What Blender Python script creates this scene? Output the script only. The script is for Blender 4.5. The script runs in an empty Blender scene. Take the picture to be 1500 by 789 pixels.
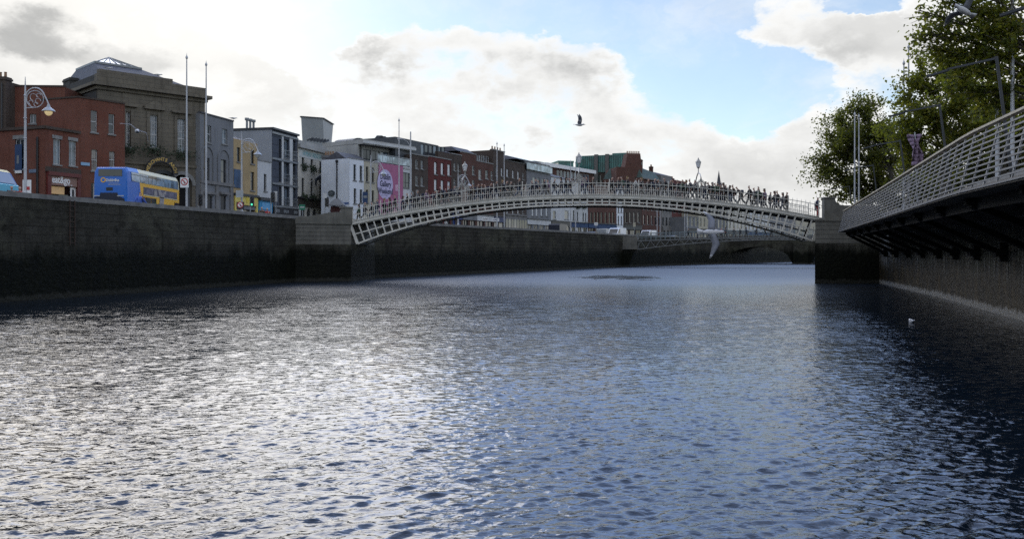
import bpy, bmesh, math, random
import numpy as np
from mathutils import Vector, Matrix, Euler
random.seed(7)
R = math.radians
scene = bpy.context.scene
COL = scene.collection
# the photograph's lens: focal length in picture widths, horizon row, eye height above the river
F, HOR, CZ = 1280.0, 369.0, 2.7
STREET = 4.9
def PX(px, Y): return (px - 750.0) * Y / F
def ZZ(py, Y): return CZ + (HOR - py) * Y / F
def P(px, py, Y): return Vector((PX(px, Y), Y, ZZ(py, Y)))
ORG = {}

# ------------------------------------------------------------------ objects
def tag(o, label=None, cat=None, group=None, kind=None):
    if label: o['label'] = label
    if cat: o['category'] = cat
    if group: o['group'] = group
    if kind: o['kind'] = kind
    return o
def thing(name, label, cat, loc=(0, 0, 0), group=None):
    o = bpy.data.objects.new(name, None); COL.objects.link(o)
    o.location = loc; o.empty_display_size = .3
    ORG[o.name] = Vector(loc)
    return tag(o, label, cat, group)
def copy_tree(o, parent=None):
    c = o.copy(); COL.objects.link(c)
    if parent is not None: c.parent = parent
    for ch in list(o.children): copy_tree(ch, c)
    return c

class MB:
    """collects faces in world coordinates, then links them as ONE mesh object"""
    def __init__(s): s.v = []; s.f = []; s.m = []; s.uv = []
    def face(s, pts, m=0, uv=None):
        i = len(s.v); s.v.extend(tuple(p) for p in pts)
        s.f.append(tuple(range(i, i + len(pts)))); s.m.append(m)
        s.uv.extend(uv if uv else [(p[0] + p[1], p[2]) for p in pts])
    def box8(s, c, m=0):          # c: 8 corners, bottom loop then top loop
        for q in ((3, 2, 1, 0), (4, 5, 6, 7), (0, 1, 5, 4), (1, 2, 6, 5), (2, 3, 7, 6), (3, 0, 4, 7)):
            s.face([c[k] for k in q], m)
    def box(s, x0, x1, y0, y1, z0, z1, m=0):
        s.box8([Vector(p) for p in ((x0, y0, z0), (x1, y0, z0), (x1, y1, z0), (x0, y1, z0), (x0, y0, z1), (x1, y0, z1), (x1, y1, z1), (x0, y1, z1))], m)
    def bar(s, a, b, w, h=None, up=Vector((0, 0, 1)), m=0):
        a = Vector(a); b = Vector(b); h = h or w
        d = (b - a)
        if d.length < 1e-6: return
        d.normalize(); up = Vector(up)
        if abs(d.dot(up)) > .98: up = Vector((0, 1, 0)) if abs(d.y) < .9 else Vector((1, 0, 0))
        x = d.cross(up).normalized() * w / 2; y = x.cross(d).normalized() * h / 2
        s.box8([a - x - y, a + x - y, a + x + y, a - x + y, b - x - y, b + x - y, b + x + y, b - x + y], m)
    def tube(s, pts, rad, n=8, m=0, caps=True):
        pts = [Vector(p) for p in pts]
        if not hasattr(rad, '__len__'): rad = [rad] * len(pts)
        rings = []
        x = None
        for i, p in enumerate(pts):
            d = (pts[min(i + 1, len(pts) - 1)] - pts[max(i - 1, 0)]).normalized()
            if x is None:
                x = d.orthogonal().normalized()
            else:
                x = (x - d * x.dot(d))
                x = x.normalized() if x.length > 1e-6 else d.orthogonal().normalized()
            y = d.cross(x)
            rings.append([p + (x * math.cos(2 * math.pi * k / n) + y * math.sin(2 * math.pi * k / n)) * rad[i] for k in range(n)])
        base = len(s.v)
        for r_ in rings:
            s.v.extend(tuple(q) for q in r_)
        for i in range(len(rings) - 1):
            for k in range(n):
                k2 = (k + 1) % n
                q = (base + i * n + k, base + i * n + k2, base + (i + 1) * n + k2, base + (i + 1) * n + k)
                s.f.append(q); s.m.append(m); s.uv.extend([(s.v[t][0] + s.v[t][1], s.v[t][2]) for t in q])
        if caps:
            s.face([rings[0][k] for k in reversed(range(n))], m); s.face(rings[-1], m)
    def lathe(s, c, prof, n=12, m=0):   # prof: (radius, z) pairs about a vertical axis through c
        c = Vector(c)
        for i in range(len(prof) - 1):
            (r0, z0), (r1, z1) = prof[i], prof[i + 1]
            for k in range(n):
                a0, a1 = 2 * math.pi * k / n, 2 * math.pi * (k + 1) / n
                f = lambda r, a, z: c + Vector((r * math.cos(a), r * math.sin(a), z))
                q = [f(r0, a0, z0), f(r0, a1, z0), f(r1, a1, z1), f(r1, a0, z1)]
                if r0 < 1e-6: q = q[1:]
                elif r1 < 1e-6: q = q[:3]
                s.face(q, m)
    def prism(s, poly, fr, d0, d1, m=0):   # poly in (u,z); fr(u,z,out) -> point
        a = [fr(u, z, d0) for u, z in poly]; b = [fr(u, z, d1) for u, z in poly]
        s.face(list(reversed(a)), m); s.face(b, m)
        n = len(poly)
        for i in range(n):
            j = (i + 1) % n
            s.face([a[i], a[j], b[j], b[i]], m)
    def build(s, name, mat, parent=None, loc=None, smooth=False, weld=False, label=None):
        if loc is not None: org = Vector(loc)
        elif parent is not None: org = ORG[parent.name]
        else: org = Vector((0, 0, 0))
        me = bpy.data.meshes.new(name)
        me.from_pydata([(v[0] - org.x, v[1] - org.y, v[2] - org.z) for v in s.v], [], s.f)
        for m_ in (mat if isinstance(mat, (list, tuple)) else [mat]): me.materials.append(m_)
        me.polygons.foreach_set('material_index', s.m)
        uvl = me.uv_layers.new(name='UVMap')
        uvl.data.foreach_set('uv', [c for t in s.uv for c in t])
        if weld:
            bm = bmesh.new(); bm.from_mesh(me); bmesh.ops.remove_doubles(bm, verts=bm.verts, dist=1e-4)
            bmesh.ops.recalc_face_normals(bm, faces=bm.faces); bm.to_mesh(me); bm.free()
        if smooth: me.polygons.foreach_set('use_smooth', [True] * len(me.polygons))
        me.update()
        o = bpy.data.objects.new(name, me); COL.objects.link(o)
        if parent is not None: o.parent = parent
        else: o.location = org
        ORG[o.name] = org
        if label: o['label'] = label
        return o

class Fac:
    """a vertical facade plane from A to B (left to right in view), normal towards the river"""
    def __init__(s, A, B):
        s.A = Vector((A[0], A[1])); s.B = Vector((B[0], B[1]))
        s.d = (s.B - s.A); s.L = s.d.length; s.d.normalize()
        s.n = Vector((s.d.y, -s.d.x))
    def p(s, u, z, o=0.0):
        q = s.A + s.d * u + s.n * o
        return Vector((q.x, q.y, z))
    def hit(s, px, py, o=0.0):
        k = (px - 750.0) / F                    # X = k*Y
        A = s.A + s.n * o
        # A.x + d.x u = k (A.y + d.y u)
        u = (k * A.y - A.x) / (s.d.x - k * s.d.y)
        Y = A.y + s.d.y * u
        return u, ZZ(py, Y)
    def rect(s, r, o=0.0):
        x0, y0, x1, y1 = r
        u0, za = s.hit(x0, y0, o); u1, zb = s.hit(x1, y0, o); _, zc = s.hit(x0, y1, o); _, zd = s.hit(x1, y1, o)
        return u0, min((zc + zd) / 2, (za + zb) / 2 - .05), u1, (za + zb) / 2
def facpx(px0, Y0, px1, Y1): return Fac((PX(px0, Y0), Y0), (PX(px1, Y1), Y1))
def fbox(mb, f, u0, u1, z0, z1, o0, o1, m=0):
    mb.box8([f.p(u0, z0, o1), f.p(u1, z0, o1), f.p(u1, z0, o0), f.p(u0, z0, o0), f.p(u0, z1, o1), f.p(u1, z1, o1), f.p(u1, z1, o0), f.p(u0, z1, o0)], m)

# ------------------------------------------------------------------ materials
MATS = {}
def nodes_of(m):
    m.use_nodes = True; return m.node_tree.nodes, m.node_tree.links
def rgba(c): return (c[0], c[1], c[2], 1)
def mixc(nt, fac, a, b, mode='MIX'):
    n = nt.nodes.new('ShaderNodeMix'); n.data_type = 'RGBA'; n.blend_type = mode
    for sock, v in ((n.inputs[0], fac), (n.inputs[6], a), (n.inputs[7], b)):
        if hasattr(v, 'is_output'): nt.links.new(v, sock)
        elif hasattr(v, '__len__'): sock.default_value = rgba(v)
        else: sock.default_value = v
    return n.outputs[2]
def mth(nt, op, a, b=None, c=None, clamp=False):
    n = nt.nodes.new('ShaderNodeMath'); n.operation = op; n.use_clamp = clamp
    for i, v in enumerate((a, b, c)):
        if v is None: continue
        if hasattr(v, 'is_output'): nt.links.new(v, n.inputs[i])
        else: n.inputs[i].default_value = v
    return n.outputs[0]
def ramp(nt, v, lo, hi, a=0., b=1.):
    n = nt.nodes.new('ShaderNodeMapRange'); n.interpolation_type = 'SMOOTHSTEP'
    nt.links.new(v, n.inputs[0]); n.inputs[1].default_value = lo; n.inputs[2].default_value = hi
    n.inputs[3].default_value = a; n.inputs[4].default_value = b
    return n.outputs[0]
def noise(nt, vec, scale, detail=4, rough=.55, dist=0., out=0):
    n = nt.nodes.new('ShaderNodeTexNoise'); n.inputs['Scale'].default_value = scale
    n.inputs['Detail'].default_value = detail; n.inputs['Roughness'].default_value = rough; n.inputs['Distortion'].default_value = dist
    if vec is not None: nt.links.new(vec, n.inputs['Vector'])
    return n.outputs[out]
def vscale(nt, vec, sc):
    n = nt.nodes.new('ShaderNodeMapping'); nt.links.new(vec, n.inputs[0]); n.inputs['Scale'].default_value = sc
    return n.outputs[0]
def pos(nt):
    return nt.nodes.new('ShaderNodeNewGeometry').outputs['Position']
def plain(name, col=None, rough=.6, metal=0., var=.15, scale=1.5, bump=0., spec=.5, emit=None, es=0., streak=0.):
    """painted / plastered / metal surface: mottled colour, faint dirt, optional rain streaks"""
    if name in MATS: return MATS[name]
    m = bpy.data.materials.new(name); N, L = nodes_of(m); nt = m.node_tree; b = N['Principled BSDF']
    p = pos(nt)
    n1 = noise(nt, p, scale, 5, .6)
    f = ramp(nt, n1, .3, .7)
    c = mixc(nt, f, [x * (1 - var) for x in col], [min(1, x * (1 + var)) for x in col])
    if streak:
        n2 = noise(nt, vscale(nt, p, (3.0, 3.0, .22)), 1.0, 4, .6)
        c = mixc(nt, ramp(nt, n2, .5, .75, 0, streak), c, [x * .45 for x in col])
    L.new(c, b.inputs['Base Color'])
    b.inputs['Roughness'].default_value = rough; b.inputs['Metallic'].default_value = metal
    b.inputs['Specular IOR Level'].default_value = spec
    if emit:
        b.inputs['Emission Color'].default_value = rgba(emit); b.inputs['Emission Strength'].default_value = es
    if bump:
        bn = N.new('ShaderNodeBump'); bn.inputs['Strength'].default_value = bump; bn.inputs['Distance'].default_value = .03
        L.new(noise(nt, p, scale * 8, 4), bn.inputs['Height']); L.new(bn.outputs[0], b.inputs['Normal'])
    MATS[name] = m; return m
def masonry(name, c1, c2, mortar, bw=.22, bh=.075, var=.25, rough=.9, streak=.5, ms=.012, big=.35):
    if name in MATS: return MATS[name]
    m = bpy.data.materials.new(name); N, L = nodes_of(m); nt = m.node_tree; b = N['Principled BSDF']
    uv = N.new('ShaderNodeUVMap').outputs[0]
    br = N.new('ShaderNodeTexBrick'); L.new(uv, br.inputs['Vector']); br.inputs['Scale'].default_value = 1
    br.inputs['Brick Width'].default_value = bw; br.inputs['Row Height'].default_value = bh; br.inputs['Mortar Size'].default_value = ms
    br.inputs['Color1'].default_value = rgba(c1); br.inputs['Color2'].default_value = rgba(c2); br.inputs['Mortar'].default_value = rgba(mortar)
    br.inputs['Bias'].default_value = 0
    p = pos(nt)
    c = mixc(nt, ramp(nt, noise(nt, p, big, 6, .65), .35, .7, 0, var * 2), br.outputs['Color'], [x * .5 for x in c1])
    c = mixc(nt, ramp(nt, noise(nt, p, big * 4.1, 4, .65), .45, .75, 0, var), c, [min(1, x * 1.35) for x in c2])
    if streak:
        c = mixc(nt, ramp(nt, noise(nt, vscale(nt, p, (2.2, 2.2, .16)), 1.0, 4, .6), .5, .75, 0, streak), c, [x * .4 for x in c1])
    L.new(c, b.inputs['Base Color']); b.inputs['Roughness'].default_value = rough; b.inputs['Specular IOR Level'].default_value = .25
    bn = N.new('ShaderNodeBump'); bn.inputs['Strength'].default_value = .5; bn.inputs['Distance'].default_value = .02
    hh = mth(nt, 'SUBTRACT', noise(nt, p, 9, 4), mth(nt, 'MULTIPLY', br.outputs['Fac'], 1.2))
    L.new(hh, bn.inputs['Height']); L.new(bn.outputs[0], b.inputs['Normal'])
    MATS[name] = m; return m
def glassy(name, col=(.02, .025, .03), rough=.06, spec=.9, var=.5, rnd_=False):
    if name in MATS: return MATS[name]
    m = bpy.data.materials.new(name); N, L = nodes_of(m); nt = m.node_tree; b = N['Principled BSDF']
    p = pos(nt)
    f = ramp(nt, noise(nt, p, .9, 2), .35, .65)
    c = mixc(nt, f, [x * (1 - var) for x in col], [x * (1 + var) for x in col])
    if rnd_:                     # some windows have blinds, curtains or lit rooms behind them
        oi = N.new('ShaderNodeObjectInfo').outputs['Random']
        c = mixc(nt, ramp(nt, oi, .55, .6), c, (.055, .06, .065)); c = mixc(nt, ramp(nt, oi, .8, .82), c, (.24, .235, .22))
        c = mixc(nt, ramp(nt, noise(nt, vscale(nt, p, (5, 5, .4)), 2.2, 3), .45, .6, 0, .5), c, (.02, .02, .022))
    L.new(c, b.inputs['Base Color'])
    b.inputs['Roughness'].default_value = rough; b.inputs['Specular IOR Level'].default_value = spec
    bn = N.new('ShaderNodeBump'); bn.inputs['Strength'].default_value = .12; bn.inputs['Distance'].default_value = .05
    L.new(noise(nt, p, 1.3, 2), bn.inputs['Height']); L.new(bn.outputs[0], b.inputs['Normal'])
    MATS[name] = m; return m

def quay_mat(name, top, mid, weed, zt, wet=.25, streaky=False, line=(.2, .2, .18), seaw=(.03, .024, .012)):
    """river wall: stained masonry above the tide line, weed and wet stone below it"""
    m = bpy.data.materials.new(name); N, L = nodes_of(m); nt = m.node_tree; b = N['Principled BSDF']
    uv = N.new('ShaderNodeUVMap').outputs[0]; p = pos(nt)
    z = N.new('ShaderNodeSeparateXYZ'); L.new(p, z.inputs[0]); z = z.outputs[2]
    br = N.new('ShaderNodeTexBrick'); L.new(uv, br.inputs['Vector']); br.inputs['Scale'].default_value = 1
    br.inputs['Brick Width'].default_value = 1.25; br.inputs['Row Height'].default_value = .46; br.inputs['Mortar Size'].default_value = .022
    br.inputs['Color1'].default_value = rgba([x * 1.08 for x in top]); br.inputs['Color2'].default_value = rgba([x * .84 for x in top]); br.inputs['Mortar'].default_value = rgba([x * .66 for x in top])
    wall = mixc(nt, ramp(nt, noise(nt, p, .28, 6, .7), .42, .6, 0, .85), br.outputs['Color'], mid)
    wall = mixc(nt, ramp(nt, noise(nt, p, 2.3, 5, .7), .5, .75, 0, .6), wall, [x * .55 for x in top])
    wall = mixc(nt, ramp(nt, noise(nt, vscale(nt, p, (1, 1, 1.6)), .17, 7, .72), .46, .6, 0, .6), wall, [top[0] * 1.5, top[1] * 1.55, top[2] * 1.35])   # pale lime bloom
    wall = mixc(nt, ramp(nt, noise(nt, vscale(nt, p, (1, 1, 1.3)), .8, 6, .7), .55, .66, 0, .6), wall, [x * .4 for x in mid])
    strk = noise(nt, vscale(nt, p, (1.3, 1.3, .12)), 1.4, 5, .65)
    wall = mixc(nt, ramp(nt, strk, .52, .72, 0, .55), wall, [x * .35 for x in mid])
    if streaky:
        s2 = noise(nt, vscale(nt, p, (2.6, 2.6, .1)), 1.5, 4, .6)
        wall = mixc(nt, ramp(nt, s2, .54, .66, 0, .85), wall, [min(.5, x * 3.4) for x in top])
    wv = noise(nt, vscale(nt, p, (1.1, 1.1, .35)), 1.6, 5, .7)
    ww = mixc(nt, ramp(nt, wv, .42, .62), weed, seaw)
    ww = mixc(nt, ramp(nt, noise(nt, p, 5, 3, .7), .63, .72, 0, .5), ww, [min(.3, x * 4) for x in seaw])
    edge = mth(nt, 'ADD', z, mth(nt, 'MULTIPLY', mth(nt, 'SUBTRACT', noise(nt, vscale(nt, p, (1, 1, .3)), .7, 7, .7), .5), 3.2))
    c = mixc(nt, ramp(nt, edge, zt - .75, zt + .6), ww, wall)
    # pale tide crust right at the water
    e2 = mth(nt, 'ADD', z, mth(nt, 'MULTIPLY', mth(nt, 'SUBTRACT', noise(nt, vscale(nt, p, (1, 1, .5)), 2.6, 4, .7), .5), .7))
    c = mixc(nt, ramp(nt, e2, .22, .42, .75, 0), c, line)
    L.new(c, b.inputs['Base Color'])
    L.new(ramp(nt, edge, zt - .4, zt + .4, .55, .93), b.inputs['Roughness']); b.inputs['Specular IOR Level'].default_value = wet
    bn = N.new('ShaderNodeBump'); bn.inputs['Strength'].default_value = .9; bn.inputs['Distance'].default_value = .13
    hh = mth(nt, 'SUBTRACT', noise(nt, p, 4, 6, .65), mth(nt, 'MULTIPLY', br.outputs['Fac'], .7))
    L.new(hh, bn.inputs['Height']); L.new(bn.outputs[0], b.inputs['Normal'])
    return m

M_frame = plain('white window paint', (.45, .46, .46), .5, var=.08)
M_dframe = plain('dark window paint', (.035, .037, .04), .45, var=.1)
M_glass = glassy('window glass', rnd_=True)
M_glassb = glassy('pale window glass', (.10, .13, .16), .05, 1.0, rnd_=True)
M_blind = plain('white blind', (.6, .62, .62), .35, var=.05, spec=.8)
M_dark = plain('dark interior', (.012, .012, .013), .9)
M_black = plain('black paint', (.018, .018, .02), .4, var=.1)
M_white = plain('white paint', (.72, .72, .7), .5, var=.06)
M_gal = plain('galvanised steel', (.33, .35, .36), .42, .55, var=.12, scale=3)
M_pole = plain('pale grey pole paint', (.42, .43, .44), .4, .1, var=.1)
M_sill = plain('granite sill', (.2, .2, .19), .8, var=.2, scale=3)
M_leafd = None

def windowpart(root, f, r, style='sash', pane=None, frame=None, sill=True, rec=.16, name='window'):
    """one window: frame and glazing bars, a pane behind it and a sill under it"""
    u0, z0, u1, z1 = r
    fm = frame or M_frame; pm = pane or M_glass
    mb = MB(); t = min(.07, (u1 - u0) * .12)
    o0, o1 = -rec, -rec + .06
    fbox(mb, f, u0, u0 + t, z0, z1, o0, o1); fbox(mb, f, u1 - t, u1, z0, z1, o0, o1)
    fbox(mb, f, u0 + t, u1 - t, z0, z0 + t, o0, o1); fbox(mb, f, u0 + t, u1 - t, z1 - t, z1, o0, o1)
    zm = (z0 + z1) / 2; um = (u0 + u1) / 2; b = .035
    if style in ('sash', 'sash6'):
        fbox(mb, f, u0 + t, u1 - t, zm - b, zm + b, o0, o1 + .015)
    if style == 'sash6':
        fbox(mb, f, um - .018, um + .018, z0 + t, zm - b, o0, o1 - .01); fbox(mb, f, um - .018, um + .018, zm + b, z1 - t, o0, o1 - .01)
    if style == 'tall':       # three lights wide, five high
        for k in (1, 2):
            uu = u0 + (u1 - u0) * k / 3; fbox(mb, f, uu - .025, uu + .025, z0 + t, z1 - t, o0, o1 - .01)
        for k in range(1, 5):
            zq = z0 + (z1 - z0) * k / 5; q = .05 if k == 2 else .02
            fbox(mb, f, u0 + t, u1 - t, zq - q, zq + q, o0, o1 + .006)
    if style == 'two':
        fbox(mb, f, um - .03, um + .03, z0 + t, z1 - t, o0, o1 - .01)
    if style == 'cross':
        fbox(mb, f, um - .03, um + .03, z0 + t, z1 - t, o0, o1 - .01)
        zq = z0 + (z1 - z0) * .35; fbox(mb, f, u0 + t, u1 - t, zq - .03, zq + .03, o0, o1 + .006)
    w = mb.build(name, fm, root)
    mb = MB(); mb.face([f.p(u0, z0, o0 + .025), f.p(u1, z0, o0 + .025), f.p(u1, z1, o0 + .025), f.p(u0, z1, o0 + .025)])
    mb.build('pane', pm, w)
    if sill:
        mb = MB(); fbox(mb, f, u0 - .1, u1 + .1, z0 - .13, z0 - .004, -rec + .07, .09); mb.build('sill', M_sill, w)
    return w

def wallmesh(f, u0, u1, z0, z1, openings=(), depth=8.0, rec=.2, thick=True, roof=True, mroof=1, back=True):
    """front wall with real openings and reveals, side walls, back and flat roof. openings: (u0,z0,u1,z1[,arch])"""
    mb = MB()
    ops = [o for o in openings]
    us = sorted({u0, u1, *[min(max(o[0], u0), u1) for o in ops], *[min(max(o[2], u0), u1) for o in ops]})
    zs = sorted({z0, z1, *[min(max(o[1], z0), z1) for o in ops], *[min(max(o[3], z0), z1) for o in ops]})
    for i in range(len(us) - 1):
        if us[i + 1] - us[i] < 1e-5: continue
        for j in range(len(zs) - 1):
            a, b, c, d = us[i], us[i + 1], zs[j], zs[j + 1]
            if d - c < 1e-5: continue
            um, zm = (a + b) / 2, (c + d) / 2
            if any(o[0] < um < o[2] and o[1] < zm < o[3] for o in ops): continue
            mb.face([f.p(a, c), f.p(b, c), f.p(b, d), f.p(a, d)], 0, [(a, c), (b, c), (b, d), (a, d)])
    for o in ops:
        a, c, b, d = o[:4]
        arch = len(o) > 4 and o[4]
        uvq = [(0, 0), (rec, 0), (rec, 1), (0, 1)]
        mb.face([f.p(a, c), f.p(a, d), f.p(a, d, -rec), f.p(a, c, -rec)], 0, uvq)
        mb.face([f.p(b, c), f.p(b, c, -rec), f.p(b, d, -rec), f.p(b, d)], 0, uvq)
        mb.face([f.p(a, c), f.p(a, c, -rec), f.p(b, c, -rec), f.p(b, c)], 0, uvq)
        if not arch: mb.face([f.p(a, d), f.p(b, d), f.p(b, d, -rec), f.p(a, d, -rec)], 0, uvq)
        else:
            r_ = (b - a) / 2; um = (a + b) / 2; zc = d - r_; n = 8
            pts = [(um - r_ * math.cos(math.pi * k / (2 * n)), zc + r_ * math.sin(math.pi * k / (2 * n))) for k in range(n + 1)]
            for k in range(n):
                p0, p1 = pts[k], pts[k + 1]
                for sg in (1, -1):
                    q0 = (um + (p0[0] - um) * sg, p0[1]); q1 = (um + (p1[0] - um) * sg, p1[1]); cr = (a if sg == 1 else b, d)
                    mb.face([f.p(*q0), f.p(*q1), f.p(*cr)], 0, [q0, q1, cr])
                    mb.face([f.p(*q0), f.p(*q1), f.p(q1[0], q1[1], -rec), f.p(q0[0], q0[1], -rec)], 0)
    D = depth
    mb.face([f.p(u0, z0, -D), f.p(u0, z0), f.p(u0, z1), f.p(u0, z1, -D)], 0, [(-D, z0), (0, z0), (0, z1), (-D, z1)])
    mb.face([f.p(u1, z0), f.p(u1, z0, -D), f.p(u1, z1, -D), f.p(u1, z1)], 0, [(0, z0), (D, z0), (D, z1), (0, z1)])
    if back: mb.face([f.p(u1, z0, -D), f.p(u0, z0, -D), f.p(u0, z1, -D), f.p(u1, z1, -D)], 0, [(u1, z0), (u0, z0), (u0, z1), (u1, z1)])
    if roof: mb.face([f.p(u0, z1), f.p(u1, z1), f.p(u1, z1, -D), f.p(u0, z1, -D)], mroof)
    return mb

def text_mesh(txt, size, fn, mat, parent, name='lettering', align='CENTER', depth=.01, bold=0., sx=1.0):
    """lettering as a mesh; fn maps (x, y, depth) of the flat text to the world"""
    cu = bpy.data.curves.new('t', 'FONT'); cu.body = txt; cu.size = size; cu.align_x = align; cu.align_y = 'CENTER'
    cu.extrude = depth; cu.offset = bold; cu.resolution_u = 3
    ob = bpy.data.objects.new('t', cu); COL.objects.link(ob)
    dg = bpy.context.evaluated_depsgraph_get(); dg.update()
    me = bpy.data.meshes.new_from_object(ob.evaluated_get(dg))
    bpy.data.objects.remove(ob); bpy.data.curves.remove(cu)
    org = ORG[parent.name]
    for v in me.vertices:
        q = fn(v.co.x * sx, v.co.y, v.co.z); v.co = q - org
    me.materials.clear(); me.materials.append(mat)
    o = bpy.data.objects.new(name, me); COL.objects.link(o); o.parent = parent; ORG[o.name] = org
    return o
# ------------------------------------------------------------------ camera, sun, sky
cam = bpy.data.cameras.new('camera'); cam.sensor_width = 36; cam.lens = F / 1500 * 36
cam.shift_y = (HOR - 394.5) / 1500; cam.clip_start = .1; cam.clip_end = 6000
co = bpy.data.objects.new('camera', cam); COL.objects.link(co)
co.location = (0, 0, CZ); co.rotation_euler = (R(90), 0, 0); scene.camera = co
SUN_AZ, SUN_EL = R(-24), R(23)            # ahead and to the left, just above the frame, behind thin cloud
sd = Vector((math.sin(SUN_AZ) * math.cos(SUN_EL), math.cos(SUN_AZ) * math.cos(SUN_EL), math.sin(SUN_EL)))
sl = bpy.data.lights.new('sun', 'SUN'); sl.energy = .65; sl.angle = R(40); sl.color = (1, .93, .82)
so = bpy.data.objects.new('sun', sl); COL.objects.link(so); so.rotation_euler = sd.to_track_quat('Z', 'Y').to_euler()
so.location = (-60, 20, 120)
vs = scene.view_settings; vs.view_transform = 'Standard'; vs.look = 'None'; vs.exposure = .2; vs.gamma = 1; vs.use_curve_mapping = False
scene.cycles.use_denoising = False
scene.cycles.max_bounces = 6; scene.cycles.transparent_max_bounces = 8
scene.cycles.sample_clamp_indirect = 6; scene.cycles.sample_clamp_direct = 0
scene.cycles.caustics_reflective = False; scene.cycles.caustics_refractive = False

W = bpy.data.worlds.new('World'); scene.world = W; W.use_nodes = True
nt = W.node_tree; N = nt.nodes; L = nt.links
bg = N['Background']; bg.inputs['Strength'].default_value = 1.0; out = N['World Output']
sky = N.new('ShaderNodeTexSky'); sky.sky_type = 'NISHITA'; sky.sun_disc = False
sky.sun_elevation = SUN_EL; sky.sun_rotation = SUN_AZ; sky.air_density = 1.0; sky.dust_density = .25; sky.ozone_density = 2.6
bg.inputs['Strength'].default_value = .125; 
tc = N.new('ShaderNodeTexCoord'); dirv = tc.outputs['Generated']
sx = N.new('ShaderNodeSeparateXYZ'); L.new(dirv, sx.inputs[0])
az = mth(nt, 'ARCTAN2', sx.outputs[0], sx.outputs[1]); el = mth(nt, 'ARCSINE', sx.outputs[2])
cb = N.new('ShaderNodeCombineXYZ'); L.new(az, cb.inputs[0]); L.new(el, cb.inputs[1])
# clouds drift on a plane: noise lookup flattened towards the horizon
wz = mth(nt, 'ADD', sx.outputs[2], .16)
pl = N.new('ShaderNodeCombineXYZ')
L.new(mth(nt, 'DIVIDE', sx.outputs[0], wz), pl.inputs[0]); L.new(mth(nt, 'DIVIDE', sx.outputs[1], wz), pl.inputs[1])
wn = noise(nt, vscale(nt, cb.outputs[0], (1, 1.7, 1)), 7, 6, .62, out=1)
def vm(op, a, b):
    n = N.new('ShaderNodeVectorMath'); n.operation = op
    for i, v in enumerate((a, b)):
        if hasattr(v, 'is_output'): L.new(v, n.inputs[i])
        else: n.inputs[i].default_value = v
    return n
wq = vm('MULTIPLY', vm('SUBTRACT', wn, (.5, .5, .5)).outputs[0], (.19, .11, 0)).outputs[0]
ae = vm('ADD', cb.outputs[0], wq).outputs[0]
def blobsum(lst):
    tot = None
    for px, py, sx_, sy_, amp in lst:
        a = math.atan((px - 750) / F); e = math.atan((HOR - py) / F * math.cos(a))
        q = vm('MULTIPLY', vm('SUBTRACT', ae, (a, e, 0)).outputs[0], (F / sx_, F / sy_, 0)).outputs[0]
        n = N.new('ShaderNodeVectorMath'); n.operation = 'LENGTH'; L.new(q, n.inputs[0])
        v = ramp(nt, n.outputs[1], 0.25, 1.35, amp, 0)
        tot = v if tot is None else mth(nt, 'ADD', tot, v)
    return tot
CLOUD = [(90, 70, 270, 110, 1.0), (-250, 20, 330, 330, 1), (300, 60, 90, 70, .5), (640, 115, 230, 95, 1.0), (840, 85, 110, 80, .7), (560, 40, 110, 45, .6), (700, 30, 60, 40, .5), (930, 175, 130, 60, .8),
         (1160, 35, 120, 50, .9), (1240, 70, 110, 50, .9), (1340, 60, 90, 60, .6), (1110, 235, 150, 80, .95), (1210, 160, 50, 40, .5), (1400, 180, 200, 160, .8), (640, 250, 700, 75, .8), (1700, 100, 250, 330, .8), (1320, 0, 50, 30, .5),
         (400, 130, 100, 60, .6), (200, 170, 300, 90, .7), (1000, 340, 900, 60, .6), (700, 420, 2200, 130, 1.2)]
BLUE = [(440, 20, 120, 42, 2.0), (990, 40, 100, 70, 1.0), (1060, 110, 90, 50, .8), (1130, 150, 90, 40, .9), (1255, 2, 55, 26, 1.4), (880, 5, 130, 34, 1.0), (720, -10, 160, 26, 1.0), (440, 75, 50, 40, .5)]
GREY = [(650, 95, 150, 30, .5), (830, 75, 70, 30, .5), (870, 118, 80, 28, .5), (30, 50, 70, 32, .75), (185, 75, 85, 22, .4), (800, 205, 120, 34, .4), (560, 85, 90, 36, .35), (1090, 255, 120, 30, .25),
        (1200, 85, 110, 28, .4), (470, 150, 80, 36, .2), (1170, 120, 50, 24, .25), (720, 150, 140, 30, .3)]
fb = noise(nt, pl.outputs[0], 1.1, 7, .58)
behind = ramp(nt, sx.outputs[1], -.1, .45, 1, 0)                    # outside the view the sky is half cloudy
above = ramp(nt, el, .28, .42, 0, 1)
oth = mth(nt, 'MAXIMUM', behind, above)
den = mth(nt, 'SUBTRACT', mth(nt, 'MULTIPLY', blobsum(CLOUD), .66), mth(nt, 'MULTIPLY', blobsum(BLUE), 1.5))
den = mth(nt, 'ADD', mth(nt, 'MULTIPLY', den, mth(nt, 'SUBTRACT', 1, oth)), mth(nt, 'ADD', mth(nt, 'MULTIPLY', above, .14), mth(nt, 'MULTIPLY', behind, .36)))
f2 = noise(nt, vscale(nt, cb.outputs[0], (1, 1.6, 1)), 13, 7, .6)
den = mth(nt, 'ADD', den, mth(nt, 'MULTIPLY', mth(nt, 'SUBTRACT', fb, .5), .7))
den = mth(nt, 'ADD', den, mth(nt, 'MULTIPLY', mth(nt, 'SUBTRACT', f2, .5), 2.0))
sdist = vm('DISTANCE', cb.outputs[0], (SUN_AZ, SUN_EL, 0)).outputs[1]
high = mth(nt, 'MULTIPLY', ramp(nt, sdist, .08, .46, 1, 0), ramp(nt, el, .27, .36))
den = mth(nt, 'ADD', den, mth(nt, 'MULTIPLY', high, .5))
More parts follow.
